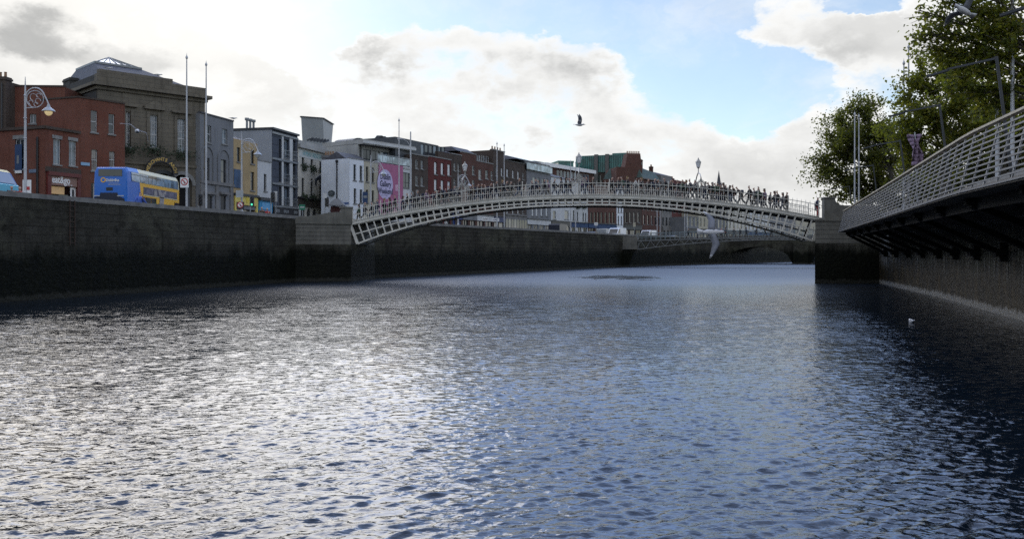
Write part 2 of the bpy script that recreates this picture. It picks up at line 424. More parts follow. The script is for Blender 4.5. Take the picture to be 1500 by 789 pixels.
veil = ramp(nt, noise(nt, vscale(nt, ae, (1, 1.7, 1)), 5, 7, .6), .4, .72, .17, .6)                                     # thin high haze over the blue
L.new(mixc(nt, above, sky.outputs[0], mixc(nt, 1.0, sky.outputs[0], (2.7, 2.95, 3.6), 'MULTIPLY')), bg.inputs['Color'])
mask = mth(nt, 'MAXIMUM', ramp(nt, den, .0, .72), veil)
thick = ramp(nt, den, .45, 1.2)
f3 = noise(nt, vscale(nt, ae, (1, 1.5, 1)), 6.5, 7, .62)
gsum = mth(nt, 'ADD', blobsum(GREY), mth(nt, 'MULTIPLY', mth(nt, 'SUBTRACT', f3, .5), 1.3))
grey = mth(nt, 'MULTIPLY', ramp(nt, gsum, .0, .8), thick)
glow = ramp(nt, vm('DISTANCE', cb.outputs[0], (SUN_AZ, SUN_EL, 0)).outputs[1], .0, .42, 1, 0)
puff = mth(nt, 'MAXIMUM', ramp(nt, f3, .45, .66), mth(nt, 'SUBTRACT', 1, thick))
bright = ramp(nt, f2, .3, .7, .93, 1.05)
ccol = mixc(nt, puff, (.66, .66, .65), (.88, .88, .865))
ccol = mixc(nt, grey, ccol, (.34, .345, .345))
ccol = mixc(nt, mth(nt, 'MULTIPLY', glow, mth(nt, 'SUBTRACT', 1, mth(nt, 'MULTIPLY', grey, .7))), ccol, (1.0, .98, .93))
ccol = mixc(nt, above, ccol, mixc(nt, 1.0, ccol, (1.5, 1.6, 1.85), 'MULTIPLY'))      # all cloud above the frame boosted to brighten the water
ccol = mixc(nt, high, ccol, (1.75, 1.68, 1.62))                        # thin cloud in front of the sun, above the frame
ccol = mixc(nt, mth(nt, 'MULTIPLY', behind, .9), ccol, (.80, .79, .79))
ccol = mixc(nt, 1.0, ccol, bright, 'MULTIPLY')
bc = N.new('ShaderNodeBackground'); L.new(ccol, bc.inputs['Color']); bc.inputs['Strength'].default_value = 1.0
mx = N.new('ShaderNodeMixShader'); L.new(mask, mx.inputs[0]); L.new(bg.outputs[0], mx.inputs[1]); L.new(bc.outputs[0], mx.inputs[2])
L.new(mx.outputs[0], out.inputs['Surface'])
W.cycles.sampling_method = 'MANUAL'; W.cycles.sample_map_resolution = 1024

# ------------------------------------------------------------------ the river and its walls
QL = [(-48.2, -40), (-27.4, 46.7), (-19.5, 79.4), (5, 128), (22.5, 164.6), (88, 256), (200, 400)]
QR = [(2.6, -40), (12, 0), (20, 34.2), (25.6, 52.6), (32.3, 77.8), (36, 92.6), (58, 135), (77, 172), (140, 262), (250, 405)]
def xat(poly, Y):
    for (xa, ya), (xb, yb) in zip(poly, poly[1:]):
        if Y <= yb or (xb, yb) == poly[-1]: return xa + (xb - xa) * (Y - ya) / (yb - ya)
WALLTOP = CZ + 3.28

def make_water():
    m = bpy.data.materials.new('river water'); N, L = nodes_of(m); nt = m.node_tree; b = N['Principled BSDF']
    b.inputs['Base Color'].default_value = (.005, .009, .014, 1); b.inputs['Roughness'].default_value = .05; b.inputs['IOR'].default_value = 1.48
    p = pos(nt)
    h = mth(nt, 'ADD', mth(nt, 'MULTIPLY', noise(nt, vscale(nt, p, (1, 1.5, 1)), 3.2, 3, .55, .3), 1.0),
            mth(nt, 'MULTIPLY', noise(nt, vscale(nt, p, (1, 1.7, 1)), 11, 2, .5), .12))
    patch = ramp(nt, noise(nt, vscale(nt, p, (1, .4, 1)), .07, 3), .35, .65, .55, 1.15)   # gusts roughen the surface unevenly
    sp_ = N.new('ShaderNodeSeparateXYZ'); L.new(p, sp_.inputs[0])
    patch = mth(nt, 'MULTIPLY', patch, ramp(nt, sp_.outputs[1], 30, 110, 1, .45))
    rgh = ramp(nt, sp_.outputs[1], 22, 110, .05, .48)                  # fine cat's paw ripples upstream, too small to model one by one
    pv = N.new('ShaderNodeVectorMath'); pv.operation = 'LENGTH'; sv = N.new('ShaderNodeVectorMath'); sv.operation = 'SUBTRACT'; L.new(p, sv.inputs[0]); sv.inputs[1].default_value = (11.5, 94, 0)
    L.new(vscale(nt, sv.outputs[0], (.17, .09, 0)), pv.inputs[0])
    paw = mth(nt, 'ADD', pv.outputs[1], mth(nt, 'MULTIPLY', mth(nt, 'SUBTRACT', noise(nt, vscale(nt, p, (.5, .35, 1)), .9, 6, .7), .5), 3.4))
    slick = ramp(nt, paw, .45, .95, 0, 1)                                                    # a smooth slick below the bridge
    patch = mth(nt, 'MULTIPLY', patch, mth(nt, 'MULTIPLY_ADD', slick, .8, .2)); L.new(mth(nt, 'MULTIPLY', rgh, mth(nt, 'MULTIPLY_ADD', slick, .62, .38)), b.inputs['Roughness'])
    patch = mth(nt, 'MULTIPLY', patch, ramp(nt, noise(nt, vscale(nt, p, (.4, 1.1, 1)), 1.1, 3, .6), .34, .66, .55, 1.4))
    bn = N.new('ShaderNodeBump'); bn.inputs['Distance'].default_value = .05
    L.new(patch, bn.inputs['Strength']); L.new(h, bn.inputs['Height']); L.new(bn.outputs[0], b.inputs['Normal'])
    ys = [-40, -25, -12, -4, 0]; y = 2.0
    while y < 400:
        ys.append(y); y += max(.03, y * .0032)
    ys.append(400); ys = np.array(ys); nc = 640
    s = np.linspace(0, 1, nc)
    xl = np.array([xat(QL, q) for q in ys]) - .4; xr = np.array([xat(QR, q) for q in ys]) + .4
    # finer tessellation towards mid river
    cl_ = np.maximum(xl, -(np.maximum(ys, 0) * .72 + 2.5)); cr_ = np.minimum(xr, np.maximum(ys, 0) * .72 + 2.5)
    X = np.stack([np.interp(s, [0, .06, .94, 1], [a, max(b, a + .06 * (d - a)), min(c, d - .06 * (d - a)), d]) for a, b, c, d in zip(xl, cl_, cr_, xr)]); Y = np.repeat(ys[:, None], nc, 1)
    sp = np.maximum(np.gradient(ys)[:, None], ((cr_ - cl_) / nc)[:, None])
    Z = np.zeros_like(X); DX = np.zeros_like(X); DY = np.zeros_like(X)
    rng = np.random.default_rng(5)
    for i in range(96):
        lam = .085 * (1.2 / .085) ** rng.random()
        th = rng.normal(R(-78), R(24)); k = 2 * math.pi / lam
        amp = .0080 * lam * math.exp(-(math.log(lam / .2) / .85) ** 2) * (.6 + .8 * rng.random())
        kx, ky = k * math.cos(th), k * math.sin(th)
        ph = kx * X + ky * Y + rng.random() * 6.283
        fade = np.clip((lam / (2.6 * sp)) - .6, 0, 1) * np.clip((Y + 8) / 8, 0, 1) * (1 - .6 * np.clip((Y - 30) / 65, 0, 1))
        a = amp * fade
        Z += a * np.cos(ph); DX -= a * math.cos(th) * np.sin(ph) * .6; DY -= a * math.sin(th) * np.sin(ph) * .6
    g = .75 + .3 * np.sin(X * .11 + 1.2 * np.sin(Y * .07)) * np.sin(Y * .16 + X * .05)
    V = np.stack([X + DX * g, Y + DY * g, Z * g], -1).reshape(-1, 3)
    nr = len(ys)
    idx = np.arange(nr * nc).reshape(nr, nc)
    q = np.stack([idx[:-1, :-1], idx[:-1, 1:], idx[1:, 1:], idx[1:, :-1]], -1).reshape(-1, 4)
    me = bpy.data.meshes.new('water'); me.vertices.add(len(V)); me.vertices.foreach_set('co', V.astype(np.float32).ravel())
    me.loops.add(q.size); me.loops.foreach_set('vertex_index', q.astype(np.int32).ravel())
    me.polygons.add(len(q)); me.polygons.foreach_set('loop_start', np.arange(0, q.size, 4, dtype=np.int32))
    me.polygons.foreach_set('use_smooth', np.ones(len(q), dtype=bool))
    me.update(calc_edges=True); me.validate(); me.materials.append(m)
    o = bpy.data.objects.new('water', me); COL.objects.link(o)
    tag(o, 'rippled dark blue river reflecting the bright sky', 'water', kind='structure')
make_water()

def sheet(name, pts, z, mat, label, cat):
    mb = MB(); mb.face([(x, y, z) for x, y in pts], 0, [(x, y) for x, y in pts])
    o = mb.build(name, mat); tag(o, label, cat, kind='structure'); return o
M_bed = plain('river mud', (.05, .045, .035), .95, scale=.2)
M_asph = plain('asphalt', (.05, .05, .052), .9, scale=.8, var=.25)
M_pave = plain('granite paving', (.2, .195, .185), .85, scale=1.2, var=.2)
sheet('ground', [(-2500, -2500), (2500, -2500), (2500, 4500), (-2500, 4500)], -2.2, M_bed, 'ground far below the streets and the river', 'ground')
sheet('road', [(x - .9, y) for x, y in QL] + [(-1500, 400), (-1500, -40)], STREET, M_asph, 'quay street behind the left river wall', 'road')
sheet('right_bank_road', [(x + .9, y) for x, y in QR][::-1] + [(1500, -40), (1500, 405)][:2], STREET, M_asph, 'quay street behind the right river wall', 'road')
def strip(name, poly, o0, o1, z0, z1, mat, m2=None):
    """a ribbon of rectangular section along a polyline, offset sideways in x"""
    mb = MB(); u = 0
    for (xa, ya), (xb, yb) in zip(poly, poly[1:]):
        d = Vector((xb - xa, yb - ya)).length
        A0, A1, B0, B1 = (xa + o0, ya), (xa + o1, ya), (xb + o0, yb), (xb + o1, yb)
        def q(a, b, za, zb):
            mb.face([(a[0], a[1], za), (b[0], b[1], za), (b[0], b[1], zb), (a[0], a[1], zb)], 0, [(u, za), (u + d, za), (u + d, zb), (u, zb)])
        q(A1, B1, z0, z1); q(B0, A0, z0, z1)
        mb.face([(A0[0], A0[1], z1), (A1[0], A1[1], z1), (B1[0], B1[1], z1), (B0[0], B0[1], z1)], 0, [(u, 0), (u, o1 - o0), (u + d, o1 - o0), (u + d, 0)])
        u += d
    return mb
o = strip('pavement', QL, -3.6, -.62, STREET - .02, STREET + .12, None).build('pavement', M_pave); tag(o, 'paved footway along the top of the left quay', 'pavement', kind='structure')
o = strip('pavement', QR, .62, 3.4, STREET - .02, STREET + .12, None).build('pavement', M_pave); tag(o, 'paved footway along the top of the right quay', 'pavement', kind='structure')

M_quayL = quay_mat('left quay masonry', (.058, .055, .045), (.034, .032, .025), (.005, .006, .004), 2.95, wet=.06, seaw=(.008, .009, .005), line=(.035, .035, .028))
M_quayR = quay_mat('right quay masonry', (.085, .082, .073), (.045, .043, .037), (.017, .014, .008), 1.85, streaky=True, seaw=(.05, .034, .013), line=(.3, .285, .25))
M_cope = plain('coping stone', (.17, .165, .15), .85, var=.25, scale=1.5, streak=.4)
def wall_thing(name, poly, side, mat, label, ztop=WALLTOP):
    root = thing(name, label, 'quay wall', (poly[0][0], poly[0][1], 0))
    a, b = (-.6, 0) if side < 0 else (0, .6)
    strip('w', poly, a, b, -2.1, ztop - .28, None).build('masonry', mat, root)
    strip('c', poly, a - .05, b + .05, ztop - .278, ztop, None).build('coping', M_cope, root)
    return root
wl = wall_thing('quay_wall', QL[:3], -1, M_quayL, 'long stained stone quay wall with a green tide line below the blue bus')
wall_thing('quay_wall', QL[2:], -1, M_quayL, 'dark stone quay wall seen beneath the arch of the white footbridge')
wr = wall_thing('quay_wall', QR[:5], 1, M_quayR, 'weedy stone quay wall with brown seaweed under the boardwalk')
wall_thing('quay_wall', QR[4:], 1, M_quayR, 'right bank quay wall beyond the footbridge and below the flagpole pair')
# iron ladder on the left wall, in the shadow line at the left of the photograph
lad = thing('ladder', 'narrow rusty iron ladder fixed to the left quay wall', 'ladder', (-25.7, 53.5, 2))
fw = Fac(QL[1], QL[2])
u0, _ = fw.hit(104, 330)
mb = MB()
for du in (-.2, .2): mb.bar(fw.p(u0 + du, 3.1, .1), fw.p(u0 + du, 5.75, .1), .05)
mb.build('rail', plain('rusted iron', (.05, .03, .02), .9), lad)
mb = MB()
for k in range(8): mb.bar(fw.p(u0 - .2, 3.25 + k * .31, .1), fw.p(u0 + .2, 3.25 + k * .31, .1), .035)
mb.build('rung', MATS['rusted iron'], lad)
# ------------------------------------------------------------------ the white iron arch footbridge
BP0 = Vector((-14.75, 81.0)); BP1 = Vector((27.1, 77.2)); BD = (BP1 - BP0); BL = BD.length; BD.normalize(); BN = Vector((-BD.y, BD.x))  # BN: away from the camera
BW = 3.7
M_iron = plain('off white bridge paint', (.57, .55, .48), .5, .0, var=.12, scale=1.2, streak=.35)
M_iron_shade = plain('shaded bridge paint', (.13, .13, .122), .7, var=.2)  # bridge paint darkened so the far truss looks shaded
def bp(s, z, v=0.0):
    q = BP0 + BD * s + BN * v; return Vector((q.x, q.y, z))
def zdeck(s):
    t = s / BL; return 5.44 + .26 * t + 2.2 * (1 - abs(2 * t - 1) ** 2.0)
def zrib(s):
    t = s / BL; return 3.3 + .2 * t + 3.58 * (1 - abs(2 * t - 1) ** 2.25)
def ribn(s):
    e = .05; a, b = max(0, s - e), min(BL, s + e)
    t = Vector((b - a, zrib(b) - zrib(a))).normalized(); return Vector((-t.y, t.x))
bridge = thing('iron_footbridge', 'white cast iron arch footbridge with lattice ribs spanning the river', 'bridge', bp(BL / 2, 5.5, BW / 2))
S0, S1 = .45, BL - .5           # rib springing, set in from the deck ends
NP = 62
def rib_pts(i):
    s = S0 + (S1 - S0) * i / NP
    zr = zrib(s); n = ribn(s)
    # follow the rib normal up to the deck edge
    h = (zdeck(s) - .22 - zr); ss = s
    for _ in range(6):
        ss = s + n.x * h / max(n.y, .2); h = zdeck(min(max(ss, 0), BL)) - .22 - zr
    return (s, zr), (ss, zr + h)
for v, nm in ((0.0, 'truss'), (BW, 'truss')):
    mb = MB()
    pts = [rib_pts(i) for i in range(NP + 1)]
    for i in range(NP):
        (s, z), (s2, z2) = pts[i]; (t, y), (t2, y2) = pts[i + 1]
        mb.bar(bp(s, z, v), bp(t, y, v), .16, .15)
        mb.bar(bp((s + s2) / 2, (z + z2) / 2, v), bp((t + t2) / 2, (y + y2) / 2, v), .11, .11)
        mb.bar(bp(s2, z2, v), bp(t2, y2, v), .14, .12)
    for i in range(NP + 1):
        (s, z), (s2, z2) = pts[i]
        w = .26 if i in (0, NP) else .12 + .10 * (1 - min(1, (z2 - z) / 1.1))
        mb.bar(bp(s, z, v), bp(s2, z2, v), .12, w)
    mb.build(nm, M_iron if v == 0 else M_iron_shade, bridge)
mb = MB()
for i in range(0, NP + 1, 2):
    (s, z), (s2, z2) = rib_pts(i)
    mb.bar(bp(s, z + .02, .08), bp(s, z + .02, BW - .08), .08, .08)
    mb.bar(bp(s2, z2 - .05, .08), bp(s2, z2 - .05, BW - .08), .1, .12)
mb.build('cross_girder', M_iron_shade, bridge)
mb = MB(); n = 80
for i in range(n):
    a, b = -1.2 + (BL + 2.4) * i / n, -1.2 + (BL + 2.4) * (i + 1) / n
    za, zb = zdeck(min(max(a, 0), BL)), zdeck(min(max(b, 0), BL))
    mb.box8([bp(a, za - .16, .06), bp(b, zb - .16, .06), bp(b, zb - .16, BW - .06), bp(a, za - .16, BW - .06), bp(a, za, .06), bp(b, zb, .06), bp(b, zb, BW - .06), bp(a, za, BW - .06)])
mb.build('deck', plain('bridge deck', (.11, .105, .1), .85), bridge)
for v0, v1 in ((-.16, .055), (BW - .055, BW + .16)):
    mb = MB()
    for i in range(n):
        a, b = BL * i / n, BL * (i + 1) / n; za, zb = zdeck(a), zdeck(b)
        mb.box8([bp(a, za - .2, v0), bp(b, zb - .2, v0), bp(b, zb - .2, v1), bp(a, za - .2, v1), bp(a, za + .06, v0), bp(b, zb + .06, v0), bp(b, zb + .06, v1), bp(a, za + .06, v1)])
        mb.box8([bp(a, za + .062, v0 - .05), bp(b, zb + .062, v0 - .05), bp(b, zb + .062, v1 + .03), bp(a, za + .062, v1 + .03), bp(a, za + .11, v0 - .05), bp(b, zb + .11, v0 - .05), bp(b, zb + .11, v1 + .03), bp(a, za + .11, v1 + .03)])
    mb.build('edge_beam', M_iron, bridge)
RH = 1.16
for v in (-.03, BW + .03):
    mb = MB(); n2 = 70
    for h, t in ((RH, .055), (.66, .04), (.2, .03)):
        for i in range(n2):
            a, b = BL * i / n2, BL * (i + 1) / n2
            mb.bar(bp(a, zdeck(a) + h, v), bp(b, zdeck(b) + h, v), t, t)
    np_ = 224
    for k in range(np_ + 1):
        s = BL * k / np_; z = zdeck(s)
        if k % 14 == 0:
            mb.bar(bp(s, z + .1, v), bp(s, z + 1.42, v), .075); mb.lathe(bp(s, z + 1.42, v), ((.05, 0), (.05, .04), (.02, .09), (0, .12)), 6)
        elif k % 2 == 0:
            mb.bar(bp(s, z + .1, v), bp(s, z + 1.30, v), .034); mb.bar(bp(s, z + 1.30, v), bp(s, z + 1.40, v), .02)
        else:
            mb.bar(bp(s, z + .1, v), bp(s, z + .80, v), .034); mb.bar(bp(s, z + .80, v), bp(s, z + .88, v), .02)
    mb.build('railing', M_iron, bridge)

# ------------------------------------------------------------------ lamps on the bridge
M_lampw = plain('cream lamp paint', (.32, .31, .28), .45, var=.08)
M_milk = plain('milky lantern glass', (.75, .76, .76), .25, var=.04, spec=.7)
def bridge_lamp(s, label, big=1.0):
    zb = zdeck(s)
    r = thing('bridge_lamp', label, 'lamp', bp(s, zb + 1.16, BW / 2), 'lamps over the footbridge')
    top = zb + 1.16 + 1.25
    for v in (-.03, BW + .03):
        mb = MB()
        for sg in (-1, 1):      # a pair of scrolled brackets along the parapet
            pts = []
            for k in range(13):
                t = k / 12; pts.append(bp(s + sg * (.62 * (1 - t) ** 1.7), zb + 1.17 + .95 * t, v))
            mb.tube(pts, .045, 6)
            for rr, cx, cz in ((.17, .46, .17), (.13, .27, .36), (.09, .62, .1), (.09, .15, .56)):
                mb.tube([bp(s + sg * cx + rr * math.cos(a), zb + 1.2 + cz + rr * math.sin(a), v) for a in [2 * math.pi * q / 12 for q in range(13)]], .022, 5)
        mb.bar(bp(s, zb + .1, v), bp(s, zb + 2.15, v), .07)
        mb.build('scroll_bracket', M_lampw, r)
    mb = MB(); pts = []
    for k in range(17):
        t = k / 16; a = math.pi * t
        pts.append(bp(s, zb + 2.1 + .55 * math.sin(a) ** .8, -.03 + (BW + .06) * t))
    mb.tube(pts, .05, 6); mb.build('overthrow', M_lampw, r)
    c = bp(s, zb + 2.62, BW / 2)
    mb = MB(); mb.lathe(c, ((.05, 0), (.09, .05), (.04, .12), (.04, .42), (.07, .46), (.1, .5), (.12, .52), (.12, .55), (0, .55)), 10)
    mb.build('lamp_post', M_lampw, r)
    c2 = c + Vector((0, 0, .55))
    mb = MB(); mb.lathe(c2, ((.13 * big, 0), (.24 * big, .5 * big), (0, .5 * big)), 6); ln = mb.build('lantern', M_milk, r)
    mb = MB(); mb.lathe(c2, ((.27 * big, .5 * big), (.2 * big, .58 * big), (.1 * big, .72 * big), (.05, .76 * big), (.06, .84 * big), (0, .9 * big)), 8)
    mb.lathe(c2, ((.15 * big, -.02), (.15 * big, .02)), 6)
    for k in range(6):
        a = 2 * math.pi * k / 6
        mb.bar(c2 + Vector((.13 * big * math.cos(a), .13 * big * math.sin(a), 0)), c2 + Vector((.245 * big * math.cos(a), .245 * big * math.sin(a), .5 * big)), .025)
    mb.build('lantern_cap', M_lampw, ln)
def s_of(px, v=0.0):
    k = (px - 750) / F; q = BP0 + BN * v
    return (k * q.y - q.x) / (BD.x - k * BD.y)
bridge_lamp(s_of(681, BW / 2), 'ornate cream bridge lamp in front of the dark red brick houses')
bridge_lamp(s_of(848, BW / 2), 'ornate bridge lamp at the middle of the arch before the teal glass building', 1.1)
bridge_lamp(s_of(1023, BW / 2), 'ornate bridge lamp standing against open sky near the church spire')

# ------------------------------------------------------------------ bridge abutments
def abut_mat(name, zt):
    m = quay_mat(name, (.10, .096, .08), (.06, .057, .046), (.007, .008, .006), zt, wet=.08, seaw=(.010, .011, .007), line=(.04, .04, .034)); return m
M_abut = abut_mat('abutment masonry', 3.25)
M_abutc = plain('pale dressed stone', (.13, .126, .107), .85, var=.2, scale=1.3, streak=.45)
def block(name, parent, pts, z0, z1, mat, bevel=0):
    mb = MB(); n = len(pts)
    for i in range(n):
        a, b = pts[i], pts[(i + 1) % n]; L_ = (Vector(b) - Vector(a)).length
        mb.face([(a[0], a[1], z0), (b[0], b[1], z0), (b[0], b[1], z1), (a[0], a[1], z1)], 0, [(0, z0), (L_, z0), (L_, z1), (0, z1)])
    mb.face([(p[0], p[1], z1) for p in pts]); mb.face([(p[0], p[1], z0) for p in reversed(pts)])
    return mb.build(name, mat, parent)
def inset(pts, d):
    c = sum((Vector(p) for p in pts), Vector((0, 0))) / len(pts)
    return [tuple(c + (Vector(p) - c) * (1 + d / (Vector(p) - c).length)) for p in pts]
la = thing('bridge_abutment', 'stone bridge abutment with coursed blocks and scrolled parapet at left end of the footbridge', 'abutment', (-17, 82, 0))
LAP = [(-20.0, 78.9), (-14.9, 80.9), (-13.6, 86.6), (-19.2, 88)]
block('pier', la, LAP, -2, 3.4, M_abut)
for k in range(5):
    z = 3.4 + k * .37
    block('stone_course', la, inset(LAP, -.04 - .012 * (k % 2)), z + .015, z + .36, M_abutc)
block('string_course', la, inset(LAP, .10), 5.26, 5.42, M_abutc)
fa = Fac(LAP[0], LAP[1])
mb = MB()
prof = [(-.15, 5.42), (fa.L + .1, 5.42), (fa.L + .1, 6.75), (fa.L - .85, 6.75), (fa.L - .95, 6.5)]
for k in range(14):
    t = k / 13
    prof.append((fa.L - 1.0 - 4.2 * t, 5.86 + .52 * (.5 + .5 * math.cos(math.pi * min(1, t * 1.05)))))
mb.prism(prof, fa.p, -.45, .06); mb.build('parapet', M_abutc, la)
mb = MB(); fbox(mb, fa, fa.L - 1.0, fa.L + .18, 6.752, 6.88, -.5, .12); mb.build('pier_cap', M_abutc, la)
ra = thing('bridge_abutment', 'tall dark stone abutment with curved parapet at right end of the footbridge', 'abutment', (29, 78, 0))
RAP = [(26.0, 75.0), (31.6, 75.2), (33.2, 81.8), (28.6, 81.4)]
block('pier', ra, RAP, -2, 3.45, M_abut)
for k in range(5):
    z = 3.45 + k * .38
    block('stone_course', ra, inset(RAP, -.05 - .012 * (k % 2)), z + .015, z + .37, M_abutc)
block('string_course', ra, inset(RAP, .08), 5.36, 5.52, M_abutc)
fr = Fac((26.9, 75.3), (31.6, 75.5))
mb = MB(); prof = [(0, 5.52), (4.9, 5.52), (4.9, 6.72)]
for k in range(10):
    a = math.pi / 2 * k / 9; prof.append((1.75 - .8 * math.sin(a), 6.72 + .55 * (1 - math.cos(a))))
prof += [(.9, 7.3), (0, 7.3)]
mb.prism(prof, fr.p, -.5, .05); mb.build('parapet', M_abutc, ra)
mb = MB(); fbox(mb, fr, -.06, .98, 7.302, 7.42, -.55, .1); mb.build('pier_cap', M_abutc, ra)

# ------------------------------------------------------------------ boardwalk on the right bank
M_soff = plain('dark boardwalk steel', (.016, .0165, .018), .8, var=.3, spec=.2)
M_bw = plain('boardwalk grey paint', (.13, .134, .138), .5, .0, var=.15, scale=3)
M_bwp = plain('boardwalk post paint', (.12, .125, .13), .5, .0, var=.15, scale=3)
M_bwr = plain('weathered oak handrail', (.38, .33, .24), .6, var=.2, scale=3)
M_deck = plain('boardwalk planks', (.12, .105, .085), .85, var=.3, scale=4)
DK = [(6.72, 0), (12.42, 24.45), (18.5, 44.4), (26.4, 70.6)]
ZB = 4.4
bw = thing('boardwalk', 'cantilevered timber boardwalk with wire mesh railing along the right quay', 'boardwalk', (14, 30, ZB))
def dkx(Y): return xat(DK, Y)
mb = MB(); ysb = np.linspace(4, 70.6, 40)
for a, b in zip(ysb, ysb[1:]):
    xa, xb, wa, wb = dkx(a), dkx(b), xat(QR, a) - .07, xat(QR, b) - .07
    mb.box8([Vector(q) for q in ((xa, a, ZB - .12), (wa, a, ZB - .12), (wb, b, ZB - .12), (xb, b, ZB - .12), (xa, a, ZB), (wa, a, ZB), (wb, b, ZB), (xb, b, ZB))])
mb.build('deck', M_deck, bw)
mb = MB()
for o_ in (.9, 2.0, 3.1):
    for a, b in zip(ysb, ysb[1:]):
        fa_, fb_ = min(o_, xat(QR, a) - dkx(a) - .3), min(o_, xat(QR, b) - dkx(b) - .3)
        mb.bar((dkx(a) + fa_, a, ZB - .3), (dkx(b) + fb_, b, ZB - .3), .12, .34)
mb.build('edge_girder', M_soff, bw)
Y = 6.0
while Y < 70.5:
    xo, xw = dkx(Y) + .5, xat(QR, Y) - .08
    yw = Y + .25 * 4.5
    xw = xat(QR, yw) - .06
    mb = MB(); mb.bar((xo, Y, ZB - .22), (xat(QR, Y) - .06, Y, ZB - .22), .14, .2)
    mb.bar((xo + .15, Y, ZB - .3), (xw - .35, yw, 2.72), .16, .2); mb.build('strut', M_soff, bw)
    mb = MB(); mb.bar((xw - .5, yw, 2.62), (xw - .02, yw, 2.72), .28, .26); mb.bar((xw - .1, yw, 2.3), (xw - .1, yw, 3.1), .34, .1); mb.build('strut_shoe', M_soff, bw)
    Y += 4.9
LEAN = .42; RHB = 1.62
def rp(Y, h):   # the railing leans in towards the bank
    return Vector((dkx(Y) - .02 + LEAN * h / RHB, Y, ZB + h))
mb = MB(); n = 46; yr = np.linspace(5, 70.4, n)
for k in range(11):
    h = -.06 + k * .148
    for a, b in zip(yr, yr[1:]): mb.bar(rp(a, h), rp(b, h), .032, .04)
# return at the far end, back to the abutment
for k in range(11):
    h = -.06 + k * .148; q = rp(70.4, h); mb.bar(q, q + Vector((.9, .5, 0)), .022, .03)
mb.build('railing', M_bw, bw)
Y = 5.2
k = 0
while Y < 70.5:
    mb = MB(); w_ = .02 if k % 2 else .03
    mb.bar(rp(Y, -.1) + Vector((.03, 0, 0)), rp(Y, 1.56) + Vector((.03, 0, 0)), w_, .042, up=Vector((1, 0, 0))); mb.build('railing_post', M_bwp, bw); Y += 1.045; k += 1
mb = MB()
for a, b in zip(yr, yr[1:]): mb.bar(rp(a, 1.6), rp(b, 1.6), .16, .06)
mb.build('handrail', M_bwr, bw)
# ------------------------------------------------------------------ buildings along the left quay
M_brick = masonry('red brick', (.20, .062, .036), (.16, .05, .032), (.14, .10, .08))
M_brickd = masonry('dark brown brick', (.085, .062, .048), (.07, .05, .04), (.09, .08, .07))
M_brickm = masonry('maroon brick', (.15, .032, .028), (.125, .028, .026), (.09, .05, .045), var=.15)
M_brickb = masonry('russet brick', (.13, .055, .038), (.11, .046, .034), (.10, .08, .07))
M_ashlar = masonry('sooty ashlar', (.17, .15, .115), (.145, .128, .10), (.09, .08, .065), bw=1.1, bh=.42, var=.3, ms=.014, streak=.6)
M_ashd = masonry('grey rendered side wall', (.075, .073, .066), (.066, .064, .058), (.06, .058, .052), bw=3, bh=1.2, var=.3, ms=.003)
M_greyr = plain('grey render', (.165, .17, .175), .85, var=.12, scale=.6, streak=.45)
M_greys = plain('grey rustic stone', (.17, .165, .155), .85, var=.2, scale=1, streak=.4)
M_ochre = plain('ochre render', (.37, .27, .135), .85, var=.12, scale=.6, streak=.35)
M_yel = plain('yellow shopfront paint', (.62, .50, .12), .6, var=.1)
M_whiter = plain('white render', (.66, .69, .72), .85, var=.06, scale=.5, streak=.18)
M_whitel = plain('off white render', (.50, .51, .50), .85, var=.1, scale=.5, streak=.3)
M_cream = plain('cream render', (.50, .48, .42), .85, var=.1, scale=.5, streak=.3)
M_creamd = plain('buff render', (.40, .37, .28), .85, var=.1, scale=.6, streak=.35)
M_roof = plain('dark slate', (.045, .045, .052), .7, var=.3, scale=2)
M_flat = plain('roof felt', (.06, .06, .062), .9, var=.3)
M_zinc = plain('grey zinc', (.22, .235, .24), .45, .3, var=.08, scale=.6)
M_dzinc = plain('charcoal cladding', (.045, .05, .056), .5, .1, var=.2)
M_conc = plain('pale concrete', (.33, .33, .31), .85, var=.12, scale=.5, streak=.3)
M_pot = plain('clay chimney pot', (.28, .17, .10), .9)
M_teal = glassy('teal glass cladding', (.02, .115, .10), .25, .6, var=.3)
M_copper = plain('green copper', (.09, .19, .15), .7, var=.2)
M_gold = plain('gold leaf letters', (.5, .34, .1), .4, .3)
M_bluep = plain('blue shop paint', (.03, .26, .48), .5, var=.12)
M_navy = plain('navy banner cloth', (.02, .05, .12), .7)
M_redp = plain('oxblood shop paint', (.11, .018, .014), .45, var=.15)
M_leafb = plain('window box leaves', (.02, .035, .014), .8, var=.5, scale=9)

